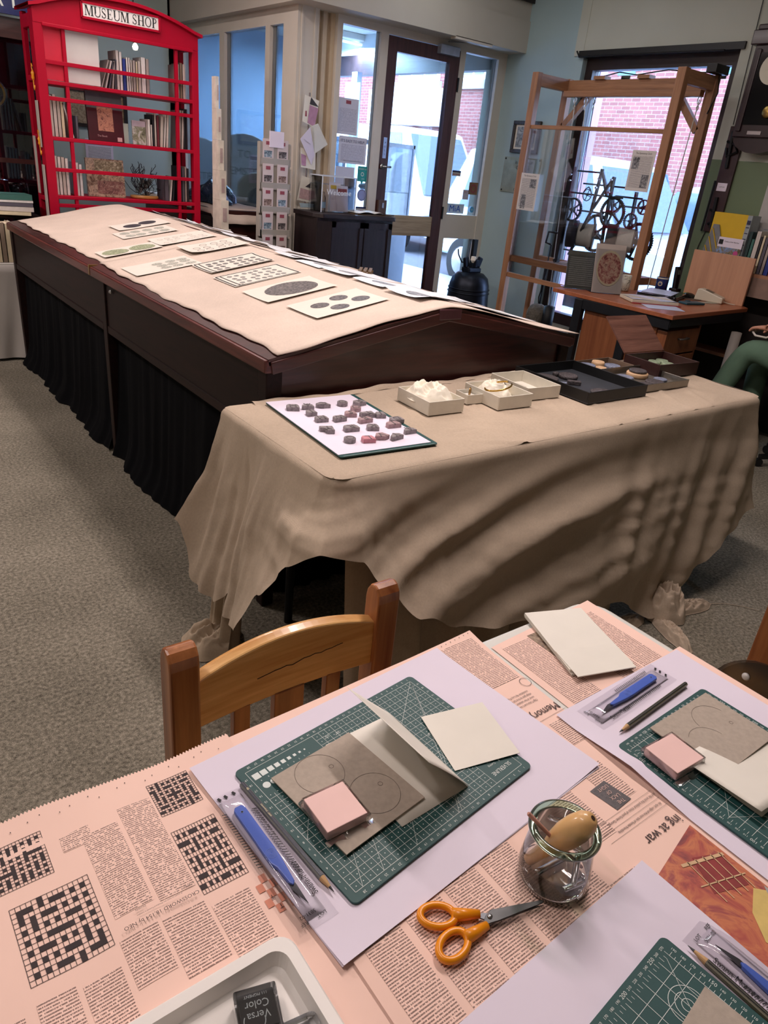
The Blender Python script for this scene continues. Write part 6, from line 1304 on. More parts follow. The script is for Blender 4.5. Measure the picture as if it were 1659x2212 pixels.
for i, (x, y, hh, l) in enumerate(((.16, .05, .20, 'pale leaflet with a yellow heading'), (.215, .035, .18, 'pale leaflet with a red heading'))):
    t = thing('leaflet', l+' standing in the acrylic box', 'leaflet', (3.08+x, 4.90+y, ZC_+.006)); q = MB(); q.box(-.05, .05, 0, .003, 0, hh, frame((0, 0, 0), 0, radians(-8))); q.build('paper', M('lilac_white_paper', '#d6d6e8', .7, var=.02), t)
    q = MB(); q.box(-.04, .04, -.001, 0, hh-.045, hh-.02, frame((0, 0, 0), 0, radians(-8))); q.build('heading', M('yellow_heading', '#c9b04a', .6, var=0) if i == 0 else M('dull_red_print', ''), t)
t = thing('sanitiser_bottle', 'small clear bottle with a blue label in the acrylic box', 'bottle', (3.135, 4.97, ZC_+.005)); q = MB(); q.lathe([(.02, 0), (.022, .004), (.022, .09), (.01, .11), (.01, .13)], 18); q.build('body', ACRYL, t, smooth=True); q = MB(); q.lathe([(.0225, .02), (.0225, .06)], 18, cap=False); q.build('label', M('sky_label', '#9cc6e6', .5), t)
t = thing('visitors_book', 'open visitors book on the black cupboard', 'book', (3.50, 4.90, ZC_)); q = MB(); q.grid(20, 4, lambda u, v: ((u-.5)*.30, (v-.5)*.2, .012+.012*abs(sin((u-.5)*2*pi))*(1-abs(2*u-1)**3))); q.build('pages', CREAM, t, smooth=True); q = MB(); q.box(-.16, .16, -.105, .105, 0, .006); q.build('cover', M('brown_cover', '#5a4632', .6), t)
t = thing('pen', 'dark pen beside the visitors book', 'pen', (3.62, 4.80, ZC_+.005), radians(25)); q = MB(); q.tube([(0, 0, 0), (.11, 0, 0)], .004, 8); q.build('barrel', BLACK, t, smooth=True); q = MB(); q.tube([(.11, 0, 0), (.125, 0, 0)], [.0035, .0008], 8); q.build('tip', STEEL, t)
# ---- notices on the glass and door
GT = body_text('notice_text', '#d2d2e4', '#8a8aa8', 8, dens=.5)
def notice(name, label, x0, x1, z0, z1, y=YD+.026, mt=None, body=True, rot=0):
    t = thing(name, label, 'notice', ((x0+x1)/2, y, (z0+z1)/2), 0, 'notices on the entrance glass'); w, h = x1-x0, z1-z0
    m = Matrix.Rotation(rot, 4, 'Y'); q = MB(); q.box(-w/2, w/2, -.001, .001, -h/2, h/2, m); q.build('sheet', mt or M('lilac_white_paper', '#d6d6e8', .7, var=.02), t)
    if body: q = MB(); q.add([m @ Vector(p) for p in ((-w*.42, -.0016, -h*.42), (w*.42, -.0016, -h*.42), (w*.42, -.0016, h*.22), (-w*.42, -.0016, h*.22))], [(0, 1, 2, 3)], None, [(0, 0), (w*840, 0), (w*840, h*640), (0, h*640)]); q.build('body_text', GT, t)
    return t
n1 = notice('window_notice', 'tall white notice with a red crest on the left side light', 3.385, 3.575, 1.585, 1.83); q = MB(); q.box(-.022, .022, -.003, -.001, .085, .108); q.build('crest', M('dull_red_print', ''), n1)
n2 = notice('window_notice', 'white notice headed ITS EASY TO HELP on the left side light', 3.415, 3.675, 1.385, 1.575); q = MB(); q.text('IT’S EASY TO HELP..', .027, frame((0, -.003, .062), 0, pi/2)); q.text('Thank you for helping to keep our museum', .0095, frame((0, -.003, -.075), 0, pi/2)); q.build('heading', M('navy_print', '#2b2f5a', .6, var=0), n2)
notice('window_notice', 'plain lilac sheet low on the left side light', 3.40, 3.575, 1.22, 1.36, body=False)
n3 = thing('review_sticker', 'teal speech bubble sticker on the left side light', 'sticker', (3.655, YD+.027, 1.32)); q = MB(); q.prism([(-.042, -.055), (-.012, -.055), (0, -.08), (.012, -.055), (.042, -.055), (.045, -.05), (.045, .05), (.042, .055), (-.042, .055), (-.045, .05), (-.045, -.05)], -.001, .001, frame((0, 0, 0), 0, pi/2)); q.build('bubble', M('teal_sticker', '#1f9a98', .4, var=0), n3); q = MB(); q.text('REVIEW US', .015, frame((0, -.003, .035), 0, pi/2)); q.ring(.010, .015, frame((0, -.003, -.002), 0, pi/2), 18); q.text('online', .012, frame((.008, -.003, -.035), 0, pi/2)); q.build('lettering', WINK, n3)
n4 = thing('round_sticker', 'round lilac sticker below the teal sticker', 'sticker', (3.665, YD+.027, 1.165)); q = MB(); q.lathe([(.045, 0), (.045, .0015)], 28, frame((0, 0, 0), 0, pi/2)); q.build('disc', M('lilac_sticker', '#9aa4d8', .5, var=.05), n4); q = MB(); q.ring(.036, .038, frame((0, -.0025, 0), 0, pi/2), 28); q.build('ring_print', M('navy_print', ''), n4)
for i, (x, z) in enumerate(((3.665, 1.055), (4.66, 1.395))):
    n5 = thing('card_sticker', ('bank card sticker at the foot of the left side light', 'bank card sticker on the right side light')[i], 'sticker', (x, YD+.027, z)); q = MB(); q.box(-.05, .05, -.001, .001, -.022, .022); q.build('sticker', WHITE, n5); q = MB(); q.box(-.05, .05, -.002, -.001, .008, .022); q.build('blue_band', M('navy_print', ''), n5); q = MB()
    for j in range(5): q.box(-.042+.018*j, -.032+.018*j, -.002, -.001, -.014, -.004)
    q.build('card_marks', M('dull_red_print', ''), n5)
n6 = thing('mia_sticker', 'blue MIA lettering sticker on the right side light', 'sticker', (4.70, YD+.027, 1.10)); q = MB(); q.box(-.10, .10, -.0008, .0005, -.03, .05); q.build('clear_backing', M('pale_sticker', '#c8dcf4', .5, var=0), n6); q = MB(); q.text('MiA', .075, frame((-.01, -.003, .008), 0, pi/2), 1.1); q.build('lettering', M('royal_blue_print', '#1f5fd0', .5, var=0), n6)
n7 = notice('window_notice', 'brown certificate sticker on the right side light', 4.83, 4.935, 1.235, 1.335, mt=M('brown_sticker', '#8a6a52', .5, var=.1), body=False); q = MB(); q.ring(.025, .036, frame((0, -.003, 0), 0, pi/2), 20); q.build('seal_print', M('dull_red_print', ''), n7)
n8 = notice('window_notice', 'small white notice with red letters on the right side light', 4.765, 4.835, 1.19, 1.27); q = MB(); q.text('JULY', .03, frame((0, -.003, .024), 0, pi/2), .8); q.build('heading', M('dull_red_print', ''), n8)
n9 = thing('round_sticker', 'pale blue round sticker at the foot of the right side light', 'sticker', (4.90, YD+.027, 1.11)); q = MB(); q.lathe([(.025, 0), (.025, .0015)], 24, frame((0, 0, 0), 0, pi/2)); q.build('disc', M('sky_sticker', '#5aa8d8', .5), n9); q = MB(); q.text('fsb', .02, frame((0, -.003, 0), 0, pi/2)); q.build('lettering', WINK, n9)
# ---- greetings cards clipped to the column
def gcard(label, pts, y0, parts=(), y1=None, col=CREAM):
    t = thing('greeting_card', label, 'card', (0, 0, 0), 0, 'cards hanging on the column'); q = MB(); n = len(pts)
    q.add([(x, y0+dy, z) for (x, z, dy) in pts]+[(x, y0+dy+.0015, z) for (x, z, dy) in pts], [tuple(range(n)), tuple(range(2*n-1, n-1, -1))]+[(i, i+n, (i+1) % n+n, (i+1) % n) for i in range(n)]); q.build('leaf', col, t)
    for nm, mt, pp_ in parts: q = MB(); q.add([(x, y0+dy-.002, z) for (x, z, dy) in pp_], [tuple(range(len(pp_)))]); q.build(nm, mt, t)
    return t
PK = M('pink_print', '#b98aa4', .6, var=.12, scale=40); GK = M('charcoal_print', '#3f3b40', .6, var=.1); YC = 5.12
gcard('greetings card of a pink house, topmost on the column', [(3.035, 1.80, 0), (3.155, 1.775, .0), (3.125, 1.60, .0), (3.02, 1.63, 0)], YC, (('house_print', PK, [(3.075, 1.74, 0), (3.15, 1.725, 0), (3.122, 1.605, 0), (3.062, 1.625, 0)]), ('roof_print', GK, [(3.075, 1.745, 0), (3.085, 1.79, 0), (3.15, 1.735, 0)]), ('tree_print', M('dull_red_print', ''), [(3.04, 1.665, 0), (3.055, 1.665, 0), (3.052, 1.70, 0), (3.042, 1.70, 0)])))
gcard('blank white card hanging open below the pink house card', [(3.08, 1.60, 0), (3.00, 1.515, 0), (3.115, 1.35, .02), (3.14, 1.42, .02)], YC-.015, (('handwriting', M('pale_lilac_ink', '#c9c2d0', .7, var=0), [(3.03, 1.52, 0), (3.09, 1.49, 0.004), (3.092, 1.485, .004), (3.032, 1.515, 0)]),), None, PAPER)
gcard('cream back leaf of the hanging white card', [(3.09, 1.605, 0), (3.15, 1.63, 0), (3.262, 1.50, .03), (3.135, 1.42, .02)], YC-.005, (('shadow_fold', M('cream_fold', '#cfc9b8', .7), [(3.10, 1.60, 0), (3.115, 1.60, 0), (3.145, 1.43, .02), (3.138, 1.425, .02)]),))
gcard('printed card half hidden under the white card', [(3.02, 1.46, 0), (3.15, 1.44, 0), (3.155, 1.32, 0), (3.03, 1.33, 0)], YC+.01, (('floral_print', PK, [(3.025, 1.42, 0), (3.07, 1.41, 0), (3.07, 1.34, 0), (3.032, 1.345, 0)]),))
gcard('greetings card of a drawn house and roof', [(3.03, 1.275, 0), (3.19, 1.24, 0), (3.145, 1.09, 0), (2.995, 1.105, .0)], YC-.01, (('roof_print', GK, [(3.06, 1.20, 0), (3.115, 1.235, 0), (3.16, 1.205, 0), (3.13, 1.19, 0)]), ('house_print', M('pale_pink_print', '#c9a9ac', .6, var=.15, scale=60), [(3.02, 1.19, 0), (3.14, 1.17, 0), (3.125, 1.105, 0), (3.01, 1.12, 0)])))
gcard('blank cream card at the foot of the column display', [(3.02, 1.085, 0), (3.155, 1.085, 0), (3.17, .92, .0), (3.075, .93, 0)], YC-.005, (('blue_strip', M('pale_blue_print', '#b9d0dc', .6), [(3.02, 1.085, 0), (3.15, 1.085, 0), (3.152, 1.06, 0), (3.03, 1.055, 0)]),))
gcard('purple edged card behind the lowest column card', [(3.015, 1.06, 0), (3.06, 1.05, 0), (3.105, .90, 0), (3.02, .93, 0)], YC+.01, (('purple_print', PK, [(3.02, 1.04, 0), (3.05, 1.03, 0), (3.085, .91, 0), (3.03, .94, 0)]),))
t = thing('card_spinner', 'slim grey display rod holding cards by the column', 'display rod', (3.10, 5.165, 0)); q = MB(); q.tube([(0, 0, .02), (0, 0, 1.82)], .006, 8); q.build('rod', STEEL, t); q = MB(); q.lathe([(.03, 0), (.03, .012), (.01, .02)], 24); q.build('foot', BLACK, t)
# ---- bell
t = thing('church_bell', 'dark bronze church bell standing on the floor by the entrance', 'bell', (4.42, 4.62, 0)); BZ = M('dark_bronze', '#1e222c', .4, metal=.7, var=.3, scale=12, bump=.15)
q = MB(); q.lathe([(.001, .0), (.27, .0), (.275, .03), (.245, .07), (.215, .16), (.19, .30), (.175, .46), (.168, .56), (.15, .62), (.11, .655), (.06, .665), (.001, .67)], 40, cap=False); q.build('body', BZ, t, smooth=True)
q = MB()
for z, r_ in ((.10, .236), (.13, .226), (.50, .174), (.53, .172)): q.tube([(r_*cos(a), r_*sin(a), z) for a in [2*pi*i/40 for i in range(40)]], .006, 6, closed=True)
q.build('moulding_ring', BZ, t, smooth=True)
q = MB(); q.box(-.07, .07, -.05, .05, .66, .70); q.bar((-.06, 0, .7), (-.08, 0, .78), .03, .05); q.bar((.06, 0, .7), (.09, 0, .78), .03, .05); q.bar((0, -.04, .7), (0, -.05, .77), .04, .03); q.build('canons', BZ, t, bevel=.01)
q = MB(); q.box(-.02, .02, -.015, .015, .70, .92); q.build('strap', IRON, t); q = MB(); q.lathe([(.01, .0), (.025, .02), (.02, .05)], 10, frame((-.02, -.03, .74))); q.build('tag', CREAM, t); q = MB(); q.tube([(-.06, 0, .74), (-.12, 0, .74), (-.15, .02, .80), (-.16, .02, .84)], .006, 6); q.build('clapper_wire', IRON, t)
# ---- things on the blue tinted wall
t = thing('framed_picture', 'ornate framed black and white arch picture on the blue tinted wall', 'picture', (XW-.004, 4.83, 1.725), 0); q = MB(); w, h = .31, .245
for a in ((-w/2, w/2, h/2-.03, h/2), (-w/2, w/2, -h/2, -h/2+.03), (-w/2, -w/2+.03, -h/2+.03, h/2-.03), (w/2-.03, w/2, -h/2+.03, h/2-.03)): q.box(-.025, 0, a[0], a[1], a[2], a[3])
q.build('frame', M('carved_dark_frame', '#3a3128', .5, var=.4, scale=60, bump=1, bscale=90, dist=.006), t, bevel=.004); q = MB(); q.box(-.012, 0, -w/2+.03, w/2-.03, -h/2+.03, h/2-.03); q.build('mount', CREAM, t)
q = MB(); q.box(-.014, -.012, -w/2+.05, w/2-.05, -h/2+.045, h/2-.045); q.build('print', picture('arch_print', ('#2a2a2a', '#8a8a86', '#d0d0c8'), 22, 4), t); q = MB(); q.tube([(-.01, 0, h/2), (-.004, .0, h/2+.06)], .0015, 5); q.build('hanging_wire', BLACK, t)
t = thing('brass_plaque', 'worn brass plaque with engraved writing on the blue tinted wall', 'plaque', (XW-.003, 4.83, 1.43)); q = MB(); q.box(-.006, 0, -.215, .215, -.14, .14); q.build('plate', M('worn_brass', '#a9a88e', .35, metal=.5, var=.15, scale=14), t); q = MB()
for i, s in enumerate(('In Memory of', 'Grace wife', 'of John', 'I died', 'He rests', 'died 1862')): q.text(s, .04, frame((-.008, -.02, .10-.042*i), -pi/2, pi/2), .9)
q.build('engraving', INK, t); q = MB()
for y in (-.2, .2):
    for z in (-.125, .125): q.lathe([(.008, 0), (.006, .004)], 10, frame((-.006, y, z), -pi/2, pi/2))
q.build('screw', BLACK, t)
# ================================================================ TURRET CLOCK IN ITS TIMBER FRAME
PINE = wood('planed_pine_post', '#8a5f44', '#b5835f', 2, rough=.5); PINEY = wood('planed_pine_beam', '#8a5f44', '#b5835f', 1, rough=.5); PINEX = wood('planed_pine_side', '#8f6448', '#bb8a66', 0, rough=.5)
FX0, FX1, FY0, FY1, FZ = 4.50, 4.90, 3.07, 4.35, 2.12
cf = thing('timber_clock_stand', 'tall open pine frame around the turret clock', 'frame', (0, 0, 0))
for x in (FX0, FX1-.05):
    for y in (FY0, FY1-.06):
        q = MB(); q.box(x, x+.05, y, y+.06, 0, FZ); q.build('post', PINE, cf, bevel=.003)
q = MB(); q.box(FX1-.05, FX1, FY0+.06, FY1-.06, FZ-.09, FZ-.01); q.build('rear_top_beam', PINEY, cf, bevel=.003)
q = MB(); q.box(FX1-.10, FX1-.05, FY0+.06, FY1-.06, FZ-.125, FZ-.085); q.build('front_hanging_beam', PINEY, cf, bevel=.003)
for y in (FY0+.005, FY1-.055): q = MB(); q.box(FX0+.05, FX1-.05, y, y+.05, FZ-.085, FZ-.005); q.build('side_top_rail', PINEX, cf, bevel=.003)
q = MB(); q.box(FX0+.01, FX0+.03, FY0+.06, FY1-.06, 1.752, 1.778); q.build('middle_rail', PINEY, cf, bevel=.002)
q = MB(); q.box(FX0+.01, FX0+.035, FY0+.06, FY1-.06, .68, .715); q.build('lower_rail', PINEY, cf, bevel=.002)
q = MB(); q.box(FX0+.02, FX0+.06, FY0+.06, FY1-.06, .80, .85); q.box(FX1-.06, FX1-.02, FY0+.06, FY1-.06, .80, .85); q.build('shelf_bearer', PINEY, cf, bevel=.003)
for y in (FY0+.12, 3.9): q = MB(); q.box(FX0+.06, FX1-.06, y, y+.06, .80, .85); q.build('shelf_cross_bearer', PINEX, cf)
for s, yy in ((1, FY0+.06), (-1, FY1-.06)):
    q = MB(); q.bar((FX1-.03, yy, FZ-.32), (FX1-.03, yy+s*.22, FZ-.09), .045, .04, (1, 0, 0)); q.build('brace', PINE, cf)
for y in (4.0, 3.62, 3.3): q = MB(); q.box(FX1-.07, FX1, y-.05, y+.05, FZ-.01, FZ+.012); q.build('packing_block', PINEY, cf)
q = MB(); q.box(FX0+.015, FX0+.02, FY0+.06, FY1-.06, .72, 1.75); q.build('front_pane', GLASS, cf)
for i, y in enumerate((4.18, 4.08, 4.0, 3.28, 3.14)):
    t = thing('pulley_hook', 'steel hook and shackle under the clock frame beam, %s from the left' % ORD[i], 'hook', (FX1-.075, y, FZ-.125), 0, 'hooks on the clock frame'); q = MB(); q.tube([(0, .012*sin(a), -.02-.018*cos(a)*1.3) for a in [2*pi*k/18 for k in range(18)]], .0035, 6, closed=True); q.build('ring', STEEL, t, smooth=True); q = MB(); q.tube([(0, 0, -.04), (0, .008, -.06), (0, 0, -.085), (0, -.008, -.065)], .003, 6, closed=True); q.build('shackle', STEEL, t, smooth=True)
ROPE = M('pale_rope', '#c9c4ba', .9, var=.1, scale=200); WIRE = M('dark_wire_rope', '#4a4640', .6)
for i, (a, c, m_, l) in enumerate((((4.18, 1.98), (4.02, .20), ROPE, 'pale rope hanging at the far left of the clock frame'), ((4.08, 1.98), (3.90, .86), ROPE, 'pale rope running down to the clock drum'), ((4.0, 1.98), (3.93, 1.2), WIRE, 'dark wire hanging beside the ropes'), ((3.28, 1.98), (3.30, .95), ROPE, 'pale cord running to the right hand drum'), ((3.14, 1.98), (3.16, .70), ROPE, 'pale cord at the right of the clock frame'))):
    q = MB(); q.tube([(FX1-.075, a[0], a[1]), (FX1-.09, (a[0]+c[0])/2+.005, (a[1]+c[1])/2), (FX1-.11, c[0], c[1])], .0035 if m_ is ROPE else .003, 6); tagged(q, 'rope', m_, l, 'rope', 'ropes of the turret clock')
# movement: cast frames, wheels, drums
mv = thing('turret_clock', 'black iron turret clock movement with toothed wheels and rope drums', 'clock', (0, 0, 0))
def gear(x, y, z, r, teeth, th=.018, spokes=5, name='toothed_wheel', rim=.12, ey=1):
    q = MB(); n = teeth*2; m = frame((x, y, z), 0, 0, pi/2)
    for zz in (0,):
        ro = [(r*(1.0 if i % 2 else .94)) for i in range(n)]; ri = r*(1-rim-.05)
        vs_ = []
        for h in (-th/2, th/2):
            for i in range(n): a = 2*pi*i/n; vs_ += [(ro[i]*cos(a), ro[i]*sin(a), h), (ri*cos(a), ri*sin(a), h)]
        fs = []
        for i in range(n):
            j = (i+1) % n; A, B = 2*i, 2*j; k2 = 2*n
            fs += [(A, B, B+1, A+1), (A+k2, A+1+k2, B+1+k2, B+k2), (A, A+k2, B+k2, B), (A+1, B+1, B+1+k2, A+1+k2)]
        q.add(vs_, fs, m)
    for i in range(spokes):
        a = 2*pi*i/spokes+.3; q.add(*(lambda b_: (b_.v, b_.f))(MB().bar((0, 0, 0), (ri*cos(a), ri*sin(a), 0), r*.09, th*.8)), m)
    q.lathe([(r*.16, -th), (r*.16, th)], 12, m); return q.build(name, IRON, mv)
GX = 4.66
gear(GX, 3.868, 1.235, .085, 40); gear(GX, 3.76, 1.345, .042, 18, .006, 4, 'escape_wheel', .1); gear(GX, 3.505, 1.247, .108, 44); gear(GX+.06, 3.66, 1.095, .135, 48); gear(GX+.08, 3.30, 1.08, .13, 48); gear(GX+.03, 3.36, 1.21, .055, 22); gear(GX+.10, 3.58, 1.30, .06, 26); gear(GX+.02, 3.27, 1.31, .05, 20)
for (ya, za, yb, zb, w) in ((3.90, 1.525, 3.895, .86, .03), (3.645, 1.525, 3.67, 1.24, .026), (3.67, 1.24, 3.80, .92, .022), (3.53, 1.48, 3.525, 1.13, .03), (3.53, 1.48, 3.66, 1.26, .02), (3.645, 1.515, 3.56, 1.35, .018), (3.525, 1.13, 3.50, .86, .026)):
    q = MB(); q.bar((GX-.03, ya, za), (GX-.03, yb, zb), .014, w, (1, 0, 0)); q.build('cast_upright', IRON, mv, bevel=.002)
for (ya, yb, z, x) in ((3.89, 3.66, 1.50, GX), (3.88, 3.40, 1.42, GX+.08), (3.89, 3.42, 1.352, GX-.03), (3.85, 3.6, 1.235, GX+.03), (3.88, 3.5, .95, GX), (3.53, 3.30, 1.36, GX+.03), (3.5, 3.25, 1.30, GX+.06)):
    q = MB(); q.tube([(x, ya, z), (x, yb, z)], .006, 8); q.build('arbor', IRON, mv, smooth=True)
for (ya, za) in ((3.41, 1.40), (3.39, .87)): q = MB(); q.bar((GX+.10, 3.41, 1.40), (GX+.10, 3.39, .86), .014, .026, (1, 0, 0)) if za > 1 else q.bar((GX+.10, 3.41, .88), (GX+.10, 3.88, .875), .014, .02); q.build('rear_upright', IRON, mv)
for (y, z) in ((3.90, 1.47), (3.90, 1.43), (3.64, 1.46), (3.65, 1.40), (3.53, 1.46), (3.53, 1.38)): q = MB(); q.lathe([(.008, 0), (.008, .012)], 12, frame((GX-.05, y, z), -pi/2, pi/2)); q.build('boss', STEEL, mv)
for (y, z) in ((3.85, 1.07), (3.49, 1.08)):
    q = MB(); m = frame((GX-.02, y, z), radians(-112)+pi/2*0, pi/2); m = Matrix.Translation((GX-.03, y, z)) @ Vector((.55, -.83, .0)).to_track_quat('Z', 'Y').to_matrix().to_4x4()
    q.lathe([(.095, 0), (.098, .004), (.098, .07), (.09, .075)], 32, m); q.build('drum_flange', M('black_drum', '#10121a', .5, metal=.3), mv, smooth=True)
    q = MB(); pr_ = [(.075, .075)]
    for i in range(14): pr_ += [(.080, .078+.008*i), (.085, .082+.008*i)]
    q.lathe(pr_+[(.075, .19)], 28, m, cap=False); q.build('wound_rope', ROPE, mv, smooth=True)
    q = MB(); q.lathe([(.088, .19), (.09, .2), (.02, .2), (.02, .24), (.014, .25)], 28, m); q.build('drum_end', IRON, mv, smooth=True)
q = MB(); q.tube([(GX-.05, 3.93, 1.06), (GX-.07, 4.0, 1.06), (GX-.07, 4.01, .98), (GX-.05, 3.97, .97)], .008, 8); q.tube([(GX-.05, 3.97, .97), (GX-.05, 3.98, .35)], .006, 6); q.build('winding_crank', IRON, mv, smooth=True)
q = MB(); q.bar((GX-.03, 3.895, .87), (GX-.03, 3.92, .852), .04, .03); q.bar((GX-.03, 3.50, .87), (GX-.03, 3.49, .852), .04, .03); q.build('foot', IRON, mv)
q = MB(); q.tube([(GX, 3.76, 1.40), (GX, 3.74, 1.385), (GX, 3.725, 1.36)], .004, 6); q.tube([(GX, 3.76, 1.40), (GX, 3.785, 1.385), (GX, 3.80, 1.36)], .004, 6); q.build('anchor', IRON, mv)
t = thing('clock_weight', 'rough round stone weight hanging in the clock frame', 'weight', (4.60, 3.98, .34)); q = MB()
q.grid(20, 12, lambda u, v: ((.085+.008*sin(9*u*pi+5*v))*sin(v*pi)**.7*cos(2*pi*u), (.085+.008*sin(7*u*pi+4*v))*sin(v*pi)**.7*sin(2*pi*u), .09-.09*cos(v*pi)), wrap=True); q.build('stone', M('rough_stone', '#5a544c', .9, var=.3, scale=30, bump=1, bscale=60, dist=.01), t, smooth=True); q = MB(); q.tube([(0, 0, .18), (0, .01, .23), (0, 0, .28), (0, .0, .50)], .006, 6); q.build('chain', IRON, t)
t = thing('clock_weight', 'narrow black iron cylinder weight beside the stone weight', 'weight', (4.60, 3.86, .28)); q = MB(); q.lathe([(.045, 0), (.045, .24), (.01, .25)], 20); q.build('cylinder', IRON, t, smooth=True); q = MB(); q.tube([(0, 0, .25), (0, .04, .58)], .004, 6); q.build('cord', WIRE, t)
def infocard(label, y0, y1, z0, z1, photos):
    t = thing('clock_label', label, 'label', (FX0-.004, (y0+y1)/2, (z0+z1)/2), 0, 'The Aymestrey Clock labels'); w, h = y1-y0, z1-z0
    q = MB(); q.box(-.003, 0, -w/2, w/2, -h/2, h/2); q.build('sheet', M('label_paper', '#d8d0cc', .6, var=.02), t)
    q = MB(); q.text('The Aymestrey Clock', .0165, frame((-.0036, 0, h/2-.018), -pi/2, pi/2), .85); q.build('heading', INK, t)
    for (a, c, e, f) in photos: q = MB(); q.add([(-.0036, a, e), (-.0036, c, e), (-.0036, c, f), (-.0036, a, f)], [(0, 3, 2, 1)]); q.build('photo', picture('clock_photo', ('#26262a', '#77767a', '#c9c6c4'), 60, 5), t)
    q = MB(); q.add([(-.0034, w*.42, -h*.42), (-.0034, -w*.42, -h*.42), (-.0034, -w*.42, h*.36), (-.0034, w*.42, h*.36)], [(0, 1, 2, 3)], None, [(0, 0), (w*840, 0), (w*840, h*780), (0, h*780)]); q.build('body_text', body_text('label_text', '#d8d0cc', '#6a6464', 6), t)
infocard('white clock label with a tower photo hung at the left of the frame', 4.105, 4.29, 1.19, 1.45, ((-.07, -.01, .03, .09), (.01, .06, -.12, -.02)))
infocard('white clock label with two photos hung at the right of the frame', 3.14, 3.32, 1.405, 1.65, ((.02, .075, .01, .08), (-.075, -.02, -.1, -.02)))
q = MB(); q.box(-.15, 0, 0, .07, 0, .05); t_ = tagged(q, 'power_supply', BLACK, 'black power box with a lit strip on top of the clock frame', 'power box', loc=(FX1-.01, 3.02, FZ+.0), bevel=.004)
q = MB(); q.tube([(FX1-.04, 4.0, FZ+.01), (FX1-.04, 3.85, FZ+.035), (FX1-.04, 3.7, FZ+.015), (FX1-.04, 3.45, FZ+.04), (FX1-.03, 3.2, FZ+.02), (FX1-.02, 3.08, FZ+.02), (FX1-.06, 3.03, FZ-.1), (FX1-.06, 3.07, FZ-.22)], .004, 6); tagged(q, 'cable', BLACK, 'thin black cable looped along the top of the clock frame', 'cable', smooth=True)
# ================================================================ RIGHT HAND WALL
t = thing('halberd_board', 'dark mounting board with iron door fittings on the green wall', 'board', (XW-.014, 2.93, 1.20)); q = MB(); q.box(-.02, 0, -.055, .055, 0, .65); q.build('board', M('purple_brown_board', '#3a2426', .45, var=.15, scale=20), t, bevel=.003)
q = MB(); q.tube([(-.03, .045, .56), (-.035, -.02, .54), (-.03, -.045, .50), (-.035, .02, .47), (-.03, .04, .52)], .008, 6); q.tube([(-.03, .02, .62), (-.03, 0, .40)], .012, 6); q.build('wrought_latch', IRON, t); q = MB(); q.tube([(-.03, .035, .14), (-.035, -.02, .12), (-.03, -.035, .08), (-.035, .025, .05)], .008, 6); q.tube([(-.03, .055, .32), (-.03, .06, .0)], .007, 6); q.tube([(-.03, .01, .22), (-.03, .0, .03)], .012, 6); q.build('wrought_handle', IRON, t)
q = MB(); q.box(-.024, -.02, -.035, .035, .26, .31); q.build('paper_label', PAPER, t); q = MB(); q.text('LATCH', .012, frame((-.0245, 0, .285), -pi/2, pi/2)); q.build('lettering', INK, t)
wc = thing('wall_clock', 'dark mahogany pendulum wall clock at the right edge', 'wall clock', (XW-.014, 2.73, 1.66)); MW = M('dark_purple_mahogany', '#2a1218', .35, var=.2, scale=15, coat=.3)
q = MB(); q.box(-.14, 0, -.16, .16, .12, .66); q.build('case', MW, wc, bevel=.004); q = MB(); q.box(-.165, 0, -.185, .185, .62, .70); q.box(-.15, 0, -.17, .17, .70, .73); q.build('cornice', MW, wc, bevel=.006)
P = [(-.16, .12), (.16, .12)]+[(.16*cos(a), .12-.09*sin(a)*1.0) for a in [pi*i/10 for i in range(1, 10)]]; q = MB(); q.prism([(y, z) for y, z in P], 0, .12, Matrix(((0, 0, -1, 0), (1, 0, 0, 0), (0, 1, 0, 0), (0, 0, 0, 1)))); q.build('base_moulding', MW, wc)
q = MB(); q.box(-.146, -.14, -.11, .11, .19, .58); q.build('door_panel', M('clock_glass_dark', '#0c0a10', .1, var=.05), wc)
q = MB()
for y in (-.125, .125): q.box(-.155, -.14, y-.015, y+.015, .15, .60)
q.build('door_column', MW, wc, bevel=.004); q = MB(); q.lathe([(.001, .0), (.03, .002), (.035, .006), (.03, .01), (.001, .012)], 20, frame((-.150, -.04, .26), -pi/2, pi/2)); q.build('pendulum_bob', M('brass', ''), wc, smooth=True); q = MB(); q.box(-.145, -.14, -.03, .06, .135, .155); q.build('nameplate', M('silver_plate', '#a9a0a0', .4, metal=.6), wc)
q = MB(); q.lathe([(.001, 0), (.085, .002), (.085, .006)], 28, frame((-.147, 0, .49), -pi/2, pi/2)); q.build('dial', M('cream_dial', '#d9d2c0', .4, var=.02), wc)
t = thing('pinned_poster', 'white poster pinned on the green wall at the right edge', 'poster', (XW-.014, 2.52, 1.35)); q = MB(); q.box(-.003, 0, -.11, .11, -.13, .17); q.build('sheet', M('poster_grey_white', '#b9b4b2', .6, var=.03), t); q = MB(); q.ring(.012, .014, frame((-.0036, .07, -.09), -pi/2, pi/2), 20); q.line((-.05, -.09), (.04, -.09), .004, frame((-.0036, 0, 0), -pi/2, pi/2)); q.build('print', M('grey_print', ''), t)
q = MB(); q.tube([(XW-.02, 3.02, 3.0), (XW-.02, 2.98, 1.86)], .003, 5); q.tube([(XW-.02, 2.96, 1.25), (XW-.03, 2.99, 1.1), (XW-.03, 2.99, .9)], .004, 5); struct(q, 'trim_9', BLACK, 'thin black cable down the wall')
